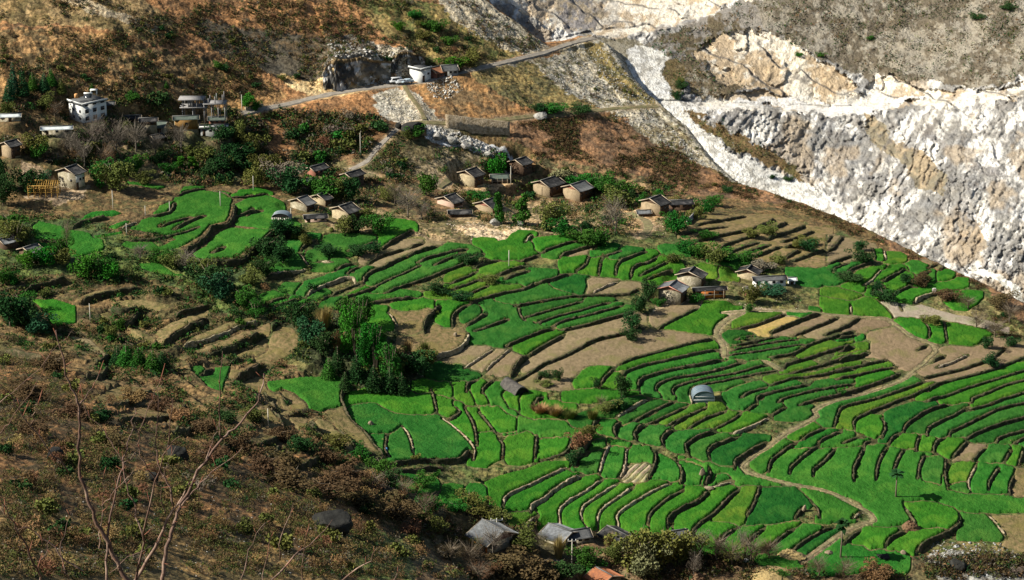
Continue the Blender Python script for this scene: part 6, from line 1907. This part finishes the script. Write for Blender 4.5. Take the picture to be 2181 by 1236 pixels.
def greenhouse():
    # arched plastic tunnel, end wall towards the viewer
    for px, py, wpx, L, hpx, yaw, lab, slat in ((1499,861,46,3.6,27,92,'arched plastic greenhouse with blue grey film among the green terraces',False),(598,472,40,2.6,18,84,'small polytunnel with slatted wooden front beside the stone houses',True)):
        x, y, z = spot(px, py); m = math.hypot(y, z)/FP; W = wpx*m; H = hpx*m; root = empty('greenhouse', (x, y, z)); root.rotation_euler = (0, 0, math.radians(yaw-90)); HPADS.append((x, y+L/2, W*.7))
        tag(root, lab, 'greenhouse'); film = mat('plastic_film', (.10,.15,.18), .5, (.16,.21,.24), scale=.6, spec=.25); n = 14
        arc = [(-W/2*math.cos(math.pi*i/n), H*.42+H*.58*math.sin(math.pi*i/n)) for i in range(n+1)]; arc = [(-W/2, -.5)]+arc+[(W/2, -.5)]; k = len(arc)
        mb = MB(); rows = 6; V = [(a, L*j/(rows-1), b+(.03*math.sin(j*2.1+i))) for j in range(rows) for i, (a, b) in enumerate(arc)]
        V2 = [(p[0]*.985, p[1], p[2]-.03) for p in V]; F = [[j*k+i, j*k+i+1, (j+1)*k+i+1, (j+1)*k+i] for j in range(rows-1) for i in range(k-1)]; n0 = len(V)
        F2 = [[q+n0 for q in f[::-1]] for f in F]; mb.add(V+V2, F+F2); part('cover', mb, film, root)
        for ye in (.06, L-.06):
            mb = MB(); mb.add([(a*.97, ye, b-.04) for a, b in arc], [list(range(k))]); part('end_wall', mb, film if not slat else M_DARK, root)
        for j in range(5):
            yy = L*j/4; mb = MB(); mb.tube([(a*1.005, yy, b+.02) for a, b in arc], .035, 5); part('hoop', mb, M_STEEL, root)
        if slat:
            for i in range(9):
                xx = -W/2+W*(i+.5)/9; mb = MB(); mb.box((xx, -.05, H*.22), (W/13, .06, H*.55)); part('slat', mb, M_POLE, root)
        else:
            mb = MB(); mb.box((0, -.02, H*.28), (W*.96, .05, .07)); mb.box((0, -.02, H*.56), (W*.80, .05, .05)); part('cross_rail', mb, WALLM['white'], root)
            mb = MB(); mb.box((-W/2-.35, L*.35, .15), (.3, L*1.1, .9)); mb.box((0, -.35, -.1), (W*1.05, .25, .5)); part('stone_kerb', mb, M_WALLP, root)
def hut():
    # long thatched barn with an open dark end
    x, y, z = spot(1112, 846); m = math.hypot(y, z)/FP; root = empty('thatched_barn', (x, y, z)); tag(root, 'dark thatched barn with open end below the wide brown field', 'barn'); HPADS.append((x-2.5, y+3, 3.5))
    L = 6.4; W = 2.9; H = 1.0; R = 1.5; a = math.radians(122); u = np.array([math.cos(a), math.sin(a)]); v = np.array([u[1], -u[0]])
    def P3(p, q, c): return np.array([*(u*p+v*(q-W/2)), c])
    mb = MB(); lbox(mb, u, v, .5, L, -W/2+.25, W/2-.25, -1.5, H); part('wall', mb, WALLM['stone'], root)
    mb = MB(); n = 10; kk = 9; V = []
    for i in range(n):
        for j in range(kk):
            t = j/(kk-1); q = W*t*1.16-.08*W; c = H*.55+R*math.sin(math.pi*t)**.8+.08*math.sin(i*1.7+j); V.append(P3(L*i/(n-1), q, c))
    V = np.array(V); B2 = V-np.array([0, 0, .25]); F = [[i*kk+j, i*kk+j+1, (i+1)*kk+j+1, (i+1)*kk+j] for i in range(n-1) for j in range(kk-1)]; F2 = [[q+len(V) for q in f[::-1]] for f in F]
    E = [[j, j+1, j+1+len(V), j+len(V)] for j in range(kk-1)]; mb.add(np.vstack([V, B2]), F+F2+E); part('thatch', mb, mat('thatch', (.05,.045,.042), .95, (.11,.10,.085), scale=1.5, stretch=(1,1,1), bump=.15, bscale=5), root)
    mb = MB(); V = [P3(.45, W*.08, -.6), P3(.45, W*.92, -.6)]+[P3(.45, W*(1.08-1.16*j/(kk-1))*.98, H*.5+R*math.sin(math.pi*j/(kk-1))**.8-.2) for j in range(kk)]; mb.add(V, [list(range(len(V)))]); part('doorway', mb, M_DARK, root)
def timber_frame():
    x, y, z = spot(92, 424); m = math.hypot(y, z)/FP; root = empty('timber_frame', (x, y, z)); tag(root, 'golden timber house frame without walls', 'timber frame'); HPADS.append((x, y+2, 4.5))
    W = 62*m; D = 3.6; H = 34*m
    for j, yy in enumerate((0, D/2, D)):
        for i in range(6):
            mb = MB(); xx = -W/2+W*i/5; mb.tube([(xx, yy, -.6), (xx, yy, H*(.78 if j != 1 else 1.0))], .10, 6); part('post', mb, M_GOLD, root)
        for zz in (.35, .62, .78):
            mb = MB(); mb.tube([(-W/2-.2, yy, H*zz), (W/2+.2, yy, H*zz)], .09, 6); part('beam', mb, M_GOLD, root)
    for i in range(14):
        xx = -W/2+W*i/13
        for s_ in (0, D): 
            mb = MB(); mb.tube([(xx, D/2, H), (xx, s_+(-.5 if s_ == 0 else .5), H*.70)], .06, 5); part('rafter', mb, M_GOLD, root)
    mb = MB(); mb.tube([(-W/2-.4, D/2, H*1.01), (W/2+.4, D/2, H*1.01)], .09, 6); part('ridge_beam', mb, M_GOLD, root)
def concrete_frame():
    x, y, z = spot(432, 270); m = math.hypot(y, z)/FP; root = empty('concrete_frame', (x, y, z)); tag(root, 'unfinished concrete frame of slabs on bare columns', 'unfinished building'); HPADS.append((x, y+2, 5))
    for x0, x1, zb, th in ((-50, 4, 53, .2), (-48, 10, 36, .2), (2, 50, 44, .2)):
        mb = MB(); mb.box(((x0+x1)/2*m, 2.0, zb*m), ((x1-x0)*m, 4.0, th)); part('slab', mb, M_CONC, root)
    for xx, z0_, z1_ in ((-40, 36, 53), (-29, 36, 53), (-25, 36, 53), (-21, 36, 53), (-11, 36, 53), (4, 0, 53), (14, 44, 56), (28, 44, 60), (44, 44, 64), (5, -4, 40), (20, -4, 44), (34, -4, 44), (48, -4, 44), (-42, -4, 36), (-20, -4, 36)):
        for yy in (.3, 3.7):
            mb = MB(); mb.box((xx*m, yy, (z0_+z1_)/2*m), (.22, .22, (z1_-z0_)*m)); part('column', mb, M_CONC, root)
def roof_kit():
    p, z, u, v, L, W, H, m = frame(178, 263, 45, False, 36, 43, 44)
    big = [o for o in COL.objects if o.get('label') == 'three storey white concrete building'][0]
    for fl in range(3):
        zc = H*(fl+.55)/3
        for i in range(3):
            a = L*(i+.5)/3; mb = MB(); lbox(mb, u, v, a-.55, a+.55, -.08, -.02, zc-.5, zc+.5); wf = part('window', mb, WALLM['wood'], big)
            mb = MB(); lbox(mb, u, v, a-.46, a+.46, -.11, -.081, zc-.42, zc+.42); part('pane', mb, M_GLASS, wf)
        for i in range(2):
            b = W*(i+.45)/2.2; mb = MB(); lbox(mb, u, v, -.08, -.02, b-.35, b+.35, zc-.35, zc+.35); wf = part('window', mb, WALLM['wood'], big)
            mb = MB(); lbox(mb, u, v, -.11, -.081, b-.28, b+.28, zc-.28, zc+.28); part('pane', mb, M_GLASS, wf)
    t = p+u*.8+v*(W*.6); mb = MB(); mb.tube([(0, 0, 0), (0, 0, 1.0), (0, 0, 1.15)], [.5, .5, .3], 14); o = link('water_tank', mb.mesh('water_tank', [mat('tank_orange', (.62,.32,.12), .6)]), loc=(t[0], t[1], z+H+.18)); tag(o, 'orange water tank on the roof of the white concrete building', 'water tank')
    t = p+u*(L*.45)+v*(W*.35); root = empty('solar_water_heater', (t[0], t[1], z+H+.18)); tag(root, 'dark solar water heater on the roof of the white concrete building', 'solar heater')
    mb = MB(); mb.add([(-1, -.6, .1), (1, -.6, .1), (1, .5, .8), (-1, .5, .8), (-1, -.6, .03), (1, -.6, .03), (1, .5, .73), (-1, .5, .73)], [[0, 1, 2, 3], [7, 6, 5, 4], [0, 4, 5, 1], [1, 5, 6, 2], [2, 6, 7, 3], [3, 7, 4, 0]]); part('panel', mb, M_GLASS, root)
    mb = MB(); mb.tube([(-1.1, .6, .9), (1.1, .6, .9)], .22, 10); part('cylinder', mb, WALLM['white'], root)
    t = p+u*(L*.8)+v*(W*.5); root = empty('roof_shelter', (t[0], t[1], z+H+.18)); tag(root, 'white stair shelter on the roof of the white concrete building', 'roof shelter')
    mb = MB(); mb.box((0, 0, 1.35), (1.8, 1.4, .12)); part('roof', mb, WALLM['white'], root)
    for a in (-.7, .7):
        mb = MB(); mb.box((a, 0, .65), (.18, .9, 1.3)); part('wall', mb, WALLM['white'], root)
def vehicles():
    glass = M_GLASS; tyre = mat('tyre', (.02,.02,.02), .9)
    for px, py, kind, colr, yaw, lab in ((843,176,'van',(.52,.53,.52),20,'white van parked nearest the rock mouth'),(856,178,'car',(.48,.50,.50),18,'silver car parked between the van and the light blue car'),(867,177,'car',(.45,.55,.60),22,'light blue car parked nearest the white roadside building')):
        x, y, z = spot(px, py); root = empty('parked_'+kind, (x, y, z+.05)); root.rotation_euler = (0, 0, math.radians(yaw)); root.scale = (.8, .8, .8); tag(root, lab, kind, 'vehicles parked by the upper road')
        paint = mat('paint_%d' % px, colr, .3, spec=.5); Hh = 1.9 if kind == 'van' else 1.45; Ln = 4.6
        prof = [(-2.3, .35), (-2.3, .95), (-2.0, 1.0), (-1.55, Hh), (1.1 if kind == 'car' else 1.9, Hh), (1.75 if kind == 'car' else 2.25, 1.0), (2.3, .9), (2.3, .35)]
        mb = MB(); V = [(a, s_*.85*(1 if b < 1.05 else .86), b) for s_ in (-1, 1) for a, b in prof]; n = len(prof); mb.add(V, [list(range(n)), list(range(2*n-1, n-1, -1))]+[[i, (i+1) % n+0, (i+1) % n+n, i+n][::-1] for i in range(n)]); part('body', mb, paint, root)
        for s_ in (-1, 1):
            mb = MB(); mb.add([(-1.55, s_*.87, 1.05), (1.3, s_*.87, 1.05), (1.0, s_*.77, Hh-.12), (-1.35, s_*.77, Hh-.12)], [[0, 1, 2, 3]]); part('side_window', mb, glass, root)
            for a in (-1.4, 1.4):
                mb = MB(); mb.tube([(a, s_*.72, .32), (a, s_*.9, .32)], .32, 14); w_ = part('wheel', mb, tyre, root); mb = MB(); mb.tube([(a, s_*.9, .32), (a, s_*.92, .32)], .18, 10); part('rim', mb, M_STEEL, w_)
        mb = MB(); mb.add([(-2.02, -.72, 1.04), (-2.02, .72, 1.04), (-1.6, .68, Hh-.1), (-1.6, -.68, Hh-.1)], [[0, 1, 2, 3]]); part('windscreen', mb, glass, root)
def walls_extra():
    for p0, p1, hpx, wd, mt, lab, nm in (((236,262),(312,252),9,.5,M_WALL,'dark rough stone wall right of the white concrete building','yard_wall'),((60,300),(120,305),6,.4,M_WALL,'low dark stone wall under the long white roof','yard_wall'),((950,268),(1085,288),26,.8,M_WALLP,'tall grey masonry retaining wall under the lower road','retaining_wall'),((1463,482),(1489,462),12,.35,M_CONC,'grey plastered yard wall above the brown terraces','yard_wall'),
                             ((522,234),(560,226),6,.4,M_WALLP,'low white kerb wall at the road right of the concrete frame','kerb_wall'),((1560,606),(1600,620),6,.3,M_WALL,'low stone yard wall between the central farm buildings','yard_wall')):
        a = np.array(spot(*p0)); b = np.array(spot(*p1)); m = math.hypot(a[1], a[2])/FP; H = hpx*m; n = 24; P = np.array([a+(b-a)*t for t in np.linspace(0, 1, n)]); d = (b-a)[:2]; d /= np.hypot(*d); nn = np.array([-d[1], d[0]]); r = np.random.default_rng(int(p0[0]))
        g = ground(P[:, 0], P[:, 1]); top = np.maximum(np.linspace(g[0], g[-1], n), g)+H+r.normal(0, .05, n); V = []
        for off, zz in ((wd/2, g-.6), (wd/2, top), (-wd/2, top+r.normal(0, .04, n)), (-wd/2-.1, g-.8)): V.append(np.stack([P[:, 0]+nn[0]*off, P[:, 1]+nn[1]*off, zz], 1))
        V = np.stack(V, 1); c = V.reshape(-1, 3).mean(0); idx = np.arange(n*4).reshape(n, 4); F = []
        for k in range(3): F += np.stack([idx[:-1, k], idx[1:, k], idx[1:, k+1], idx[:-1, k+1]], -1).tolist()
        F += [idx[0].tolist(), idx[-1][::-1].tolist()]; o = link(nm, np_mesh(nm, (V-c).reshape(-1, 3), F, mt), loc=tuple(c)); tag(o, lab, 'wall')
def quarry():
    for pl, hs, lab, seed in (([(688,190),(704,194),(722,194),(745,187),(770,181),(800,174),(833,166)], [40,62,66,60,60,46,34], 'quarried rock face streaked dark and white left of the parked cars', 3),
                        ([(836,164),(852,158),(868,152),(890,148),(905,143)], [40,46,42,34,20], 'rock overhang with a dark mouth behind the parked cars', 5)):
        P = np.array(pl, float); x, y, z = hit(P[:, 0], P[:, 1]); Q = np.stack([x, y, z], 1); n = 90; m = 24; s = np.linspace(0, 1, len(Q)); t = np.linspace(0, 1, n); Q = np.stack([np.interp(t, s, Q[:, k]) for k in range(3)], 1)
        H = np.interp(t, s, np.array(hs)*.125); V = np.zeros((m+4, n, 3)); C = np.zeros((m+4, n, 3)); r = np.random.default_rng(seed)
        for j in range(m+4):
            f = min(j/(m-1), 1.0); back = max(0, j-m+1); zz = Q[:, 2]-1.5+(H+1.5)*f; a = t*20+seed; b = f*10*np.ones(n)
            dsp = 2.4*(ridged(a*1.2+b*.5, b*.5, 4.0, 4)-.5)+1.0*fbm(a, b, 1.2, 4, .7)
            if seed == 5: dsp = dsp-2.6*np.exp(-((t-.33)/.22)**2)*(f < .75)
            V[j] = np.stack([Q[:, 0], Q[:, 1]+f*H*.32-dsp*(1 if not back else .3)+back*1.6, zz-back*.9], 1)
            nn = fbm(a, b, 2.2, 4, .7)*.5+.5; st = ridged(a*1.3+b*.6, b*.35, 3.0, 3); col = np.where((st > .62)[:, None], [[.075, .072, .065]], np.where((nn > .52)[:, None], [[.62, .60, .55]], [[.26, .22, .15]])); tn = np.clip((a-seed-9)/4, 0, 1)[:, None]*(1-f)
            C[j] = col*(1-.5*tn)+np.array([.60, .50, .34])*.5*tn
            if back or f > .88: C[j] = [.20, .14, .07]
        idx = np.arange((m+4)*n).reshape(m+4, n); F = np.stack([idx[:-1, :-1], idx[:-1, 1:], idx[1:, 1:], idx[1:, :-1]], -1).reshape(-1, 4)
        o = link('rock_face', np_mesh('rock_face', V.reshape(-1, 3), F, mat('quarry_rock', (1,1,1), attr='col', col2=(.6,.6,.6), scale=1.2), col=C.reshape(-1, 3))); tag(o, lab, 'rock face', kind='thing')
def straw_heap():
    for px, py, w_, h, lab in ((1634,1226,100,17,'wide golden straw heap at the bottom right of centre'),(1680,1182,60,12,'low straw heap on the bank of a dark green plot'),(1484,1232,34,18,'rust coloured brush pile among the bottom shrubs'),(1938,1128,40,20,'brown brushwood pile against the bright green plot')):
        x, y, z = spot(px, py); m = math.hypot(y, z)/FP; r = np.random.default_rng(px); n = 26; k = 13; V = []
        for i in range(n):
            for j in range(k):
                a = 6.283*i/n; t = j/(k-1); rr = (1-t)*(1+.12*math.sin(3*a+px)); zz = (1-(1-t)**2.2)*1.0
                V.append((math.cos(a)*rr*w_*m*.55+r.normal()*.12, math.sin(a)*rr*w_*m*.5+r.normal()*.12, zz*h*m*.9+r.normal()*.06-.2))
        F = [[i*k+j, ((i+1) % n)*k+j, ((i+1) % n)*k+j+1, i*k+j+1] for i in range(n) for j in range(k-1)]
        c = (.52,.38,.16) if px in (1634, 1680) else (.22,.13,.07)
        o = link('straw_heap' if px in (1634, 1680) else 'brush_pile', np_mesh('heap', V, F, mat('straw_%d' % px, c, .95, tuple(q*.6 for q in c), scale=3, bump=.2, bscale=6)), loc=(x, y, z)); tag(o, lab, 'heap')
def sack():
    x, y, z = spot(823, 958); mb = MB(); mb.tube([(0, 0, 0), (0, 0, .25), (.03, 0, .6), (0, 0, .72)], [.22, .28, .22, .08], 10)
    o = link('blue_sack', mb.mesh('blue_sack', [mat('blue_plastic', (.08,.25,.5), .5)]), loc=(x, y, z)); tag(o, 'small blue sack left at the foot of the short wall in the emerald field', 'sack')
# ------------------------------------------------------------------ bare saplings close to the viewpoint
TW = '''
0 5.5 790,1236 735,1120 680,1010 610,880 560,760 520,640 505,580 498,400 505,250 495,150 462,60 430,-10 380,-160 350,-330
0 2.0 495,140 540,90 590,0 640,-70
0 5.0 1015,1236 1040,1080 1075,930 1100,840 1130,760 1240,560 1390,350 1460,290 1600,150 1640,40 1655,-60
0 5.0 860,1236 960,1030 1060,860 1150,700 1200,600
0 3.2 850,1236 895,1000 905,930 960,660 1020,500 1055,390
0 2.0 1055,390 1065,250 1080,100
0 1.3 1055,390 1130,330
0 3.2 670,1236 672,1050 690,820 740,600 775,480 800,380 830,280 845,155
0 2.4 895,960 860,840 825,730 785,600 778,500 720,410 650,300 540,170 515,70
0 2.6 1090,770 1060,660 1010,560 985,480 975,340 985,160 1020,0
0 1.8 1000,650 950,580 890,490 870,380 870,300 920,180 970,50 1010,-30
0 2.2 1390,350 1370,270 1378,130 1382,-60 1395,-200
0 1.6 1040,830 1020,720 1010,640
0 2.2 1140,770 1200,680 1290,600 1400,500 1520,405
0 1.3 1290,480 1330,370 1360,270
0 1.3 770,500 880,415
0 1.2 690,1190 800,1100 1080,960
0 1.2 1010,600 1050,520 1100,400
0 1.6 640,770 700,700 780,610 835,550
0 1.2 640,770 650,660 652,550
0 1.4 620,1040 625,900 640,770
1 3.0 265,1236 240,1160 170,1040 100,920 40,800 -20,700
1 2.4 520,1180 420,1110 300,1000 170,910 110,905 0,780
1 2.0 430,560 330,450 200,270 120,170 60,80 -10,-10
1 1.5 195,260 210,170 232,100
1 1.6 245,1165 290,1040 310,960
1 1.5 410,1200 380,1030 400,930 450,790
1 1.6 440,1236 390,1150 320,1060 255,980
1 1.2 -20,140 80,60 200,-40 330,-190 450,-330
1 1.2 -20,330 60,260 150,120 260,-60 330,-230
2 2.6 1700,1236 1810,1120 1900,1040 2010,960 2085,855
2 1.8 1755,1110 1760,960 1840,750
2 1.5 1900,1236 1895,1110 1940,900
2 1.5 1640,1210 1690,1050 1700,930
3 2.4 2140,1236 2230,1170 2320,1110 2365,1030
3 1.2 2470,1236 2500,1160
2 1.4 1510,1236 1560,1050 1640,900 1680,860
'''
def saplings():
    labs = {0: 'bare forked sapling with many upright stems in the left foreground', 1: 'thin bare sapling leaning in from the left edge', 2: 'bare twig with a forked tip rising beside the dark boulder', 3: 'short bare twig rising at the bottom left of centre'}
    feet = {0: (-2.3, 13.2), 1: (-3.4, 11.6), 2: (-1.55, 14.6), 3: (-.75, 15.0)}
    bark = mat('sapling_bark', (.20,.12,.085), .7, (.085,.05,.035), scale=9, bump=.002, bscale=60, col3=(.32,.22,.16), scale3=5); bud = mat('bud', (.24,.09,.05), .7)
    roots = {}
    for k, (fx, fy) in feet.items():
        zg = float(ground([fx], [fy])[0]); roots[k] = (empty('bare_sapling', (fx, fy, zg)), fx, fy, zg); tag(roots[k][0], labs[k], 'sapling')
    stems = {k: MB() for k in feet}; r = np.random.default_rng(4)
    for i, ln in enumerate(TW.strip().splitlines()):
        k, rad, s = ln.split(None, 2); k = int(k); rad = float(rad); P = pts('A8', s); root, fx, fy, zg = roots[k]; bottom = P[0][1] > 1225
        yb = fy+.25*math.sin(i*2.3); yb2 = yb+.5*math.sin(i*1.1)
        a, dy, dz = ray(P[:, 0], P[:, 1]); Y = np.linspace(yb if bottom or k == 0 else yb, yb2, len(P)) if bottom else np.full(len(P), fy)+np.linspace(0, .3*math.sin(i), len(P)); t = Y/dy
        W3 = np.stack([a*t, Y, dz*t], 1); n = len(W3); R = rad/FP*fy*np.linspace(1.0, .28, n)
        if bottom:                                   # carry the stem on down to its root
            W3 = np.vstack([[fx, fy, zg-.2], [fx*.6+W3[0][0]*.4, fy, zg*.62+W3[0][2]*.38], W3]); R = np.concatenate([[R[0]*2.2, R[0]*1.5], R])
        W4 = catmull(W3, .06) if False else W3
        Q = np.vstack([[W3[j]+(W3[j+1]-W3[j])*t_ for t_ in (0, .34, .67)] for j in range(len(W3)-1)]+[W3[-1:]]); RR = np.interp(np.linspace(0, 1, len(Q)), np.linspace(0, 1, len(R)), R)
        Q[1:-1] += r.normal(size=(len(Q)-2, 3))*.006; mb = MB(); mb.tube(Q, RR, 7)
        for q in Q[5::3]:                            # small side buds and spurs
            d = r.normal(size=3)*.05; d[2] = abs(d[2])+.02; mb.tube([q, q+d*.7], [.003, .0015], 3, 1)
        br = part('stem' if bottom else 'branch', mb, [bark, bud], root); br.location = -Vector(root.location)
# ------------------------------------------------------------------ words that single things out
LANDMARKS = [('the arched plastic greenhouse', 1499, 845), ('the dark thatched barn', 1100, 825), ('the house with orange boarding', 1510, 620), ('the long white walled building', 1645, 598), ('the three storey white building', 180, 230),
 ('the golden timber frame', 90, 400), ('the wedge shaped dark boulder', 707, 1110), ('the pair of tan stone houses', 1205, 400), ('the square cream stone house', 1000, 380), ('the tan farmhouse', 1400, 445), ('the western hamlet', 700, 440),
 ('the small polytunnel', 598, 460), ('the tall palm beside the dirt road', 1790, 1150), ('the palm in the green slope', 1908, 1030), ('the large slate roofed house', 1050, 1150), ('the house with red tile roof', 1270, 1225), ('the long pale slate roof', 92, 540),
 ('the bend of the dirt road', 1990, 745), ('the parked cars', 855, 175), ('the retaining wall', 1020, 272), ('the pale pole in the bright field', 1084, 550), ('the bamboo thicket', 790, 740), ('the ploughed brown plot', 1355, 1005), ('the wide golden straw heap', 1634, 1215),
 ('the concrete frame building', 432, 235), ('the forked foreground sapling', 330, 980), ('the white boulder on the pale wall', 1990, 625), ('the pale pole above the brown plot', 193, 670), ('the dark cracked boulder', 375, 965), ('the oblong brown plot', 2070, 960), ('the emerald field with a standing rock', 860, 920),
 ('the white scree slope', 1560, 330), ('the quarry face', 750, 150), ('the upper left hillside terraces', 200, 110), ('the lower right corner rocks', 2120, 1200), ('the pole among the bottom houses', 1218, 1180), ('the dirt track above the western hamlet', 810, 310)]
ORD = ['', 'second ', 'third ', 'fourth ', 'fifth ', 'sixth ', 'seventh ', 'eighth ', 'ninth ', 'tenth ', 'eleventh ', 'twelfth ', '13th ', '14th ', '15th ', '16th ', '17th ', '18th ', '19th ', '20th ']+['%dth ' % i for i in range(21, 90)]
def autolabel(items, cat, group):
    """items: dicts with o, p (pixel) and w (describing words)"""
    B = {}
    for it in items:
        px, py = it['p']; k = min(range(len(LANDMARKS)), key=lambda q: math.hypot(LANDMARKS[q][1]-px, (LANDMARKS[q][2]-py)*1.4)); dx = px-LANDMARKS[k][1]; dy = (py-LANDMARKS[k][2])*1.4
        side = ('right of' if dx > 0 else 'left of') if abs(dx) > abs(dy) else ('below' if dy > 0 else 'above')
        B.setdefault((it['w'], side, k), []).append((math.hypot(dx, dy), it))
    for (w_, side, k), L in B.items():
        L.sort(key=lambda q: q[0])
        for i, (d, it) in enumerate(L):
            pre = '' if len(L) == 1 else (ORD[i]+'nearest ')
            if len(L) > 1 and i == 0: pre = 'nearest '
            if len(L) > 1 and i > 0: pre = ORD[i]+'nearest '
            c = it.get('cat', cat)
            if len((pre+w_+' '+side+' '+LANDMARKS[k][0]).split()) > 16: w_ = w_.replace('straw coloured ', '').replace(' crop field', ' field').replace('dark earthy', 'dark').replace('pale stone', 'pale')
            it['o']['label'] = (pre+w_+' '+side+' '+LANDMARKS[k][0]); it['o']['category'] = c; it['o']['group'] = it.get('group', group)
CW = {'e': 'emerald green crop field', 'g': 'mid green crop field', 'b': 'bright green crop field', 'y': 'yellow green crop field', 'd': 'dark green vegetable plot', 'n': 'bare brown soil plot', 't': 'dry straw coloured terrace plot', 'w': 'golden straw plot', 'f': 'ploughed brown plot', 'c': 'pale gravelly plot'}
def label_all():
    for f in FIELD_INFO: f['w'] = f['shape']+' '+CW[f['kd']]; f['cat'] = 'crop field' if f['kd'] in 'egbyd' else 'bare field'; f['group'] = 'green crop fields on the terraces' if f['kd'] in 'egbyd' else 'bare and dry terrace plots'
    autolabel(FIELD_INFO, 'field', 'fields')
    for w_ in WALL_INFO: w_['w'] = ('short ' if w_['L'] < 9 else ('long ' if w_['L'] > 24 else ''))+('tall ' if w_['h'] > 1.1 else '')+('pale stone terrace wall' if w_['pale'] else 'dark earthy terrace wall')
    autolabel(WALL_INFO, 'terrace wall', 'terrace walls stepping down the slope')
    for t in TREE_INFO: t['w'] = ('large ' if t['big'] > 60 else '')+LWORD[t['leaf']]+' '+KWORD[t['kind']]; t['cat'] = {'palm': 'palm', 'reed': 'reeds', 'bamboo': 'bamboo'}.get(t['kind'], 'tree')
    autolabel(TREE_INFO, 'tree', 'trees and thickets around the hamlets')
    for s_ in SHRUB_INFO: s_['w'] = LWORD[s_['leaf']]+' shrub'
    autolabel(SHRUB_INFO, 'shrub', 'shrubs on the slopes')
# ------------------------------------------------------------------ build everything
HPADS_PRE = []
for h_ in HOUSES:
    a = h_['a']; k = h_.get('k', {}); p, z, u, v, L, W, H, m = frame(a[0], a[1], a[5], k.get('mirror', False), a[2], a[3], a[4]); c = p+u*L/2+v*W/2; zc = float(z0(p[0], p[1]))
    HPADS_PRE.append((c[0], c[1], max(L, W)*.78 if max(L, W)/min(L, W) < 2.2 else max(L, W)*.55, zc))
for px, py, r_ in ((1499,850,3.2),(92,418,4.0),(432,262,4.5),(1105,835,3.2)):
    x, y, z = spot(px, py); HPADS_PRE.append((x, y, r_, float(z0(x, y))))
add_pads(HPADS_PRE)
build_ground(); build_fields(); build_walls(); build_roads(); build_cliff()
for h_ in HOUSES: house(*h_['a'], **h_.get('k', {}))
greenhouse(); hut(); timber_frame(); concrete_frame(); roof_kit(); vehicles(); walls_extra(); straw_heap(); sack(); poles()
build_trees(); build_shrubs(); build_rocks(); saplings(); quarry()
label_all()
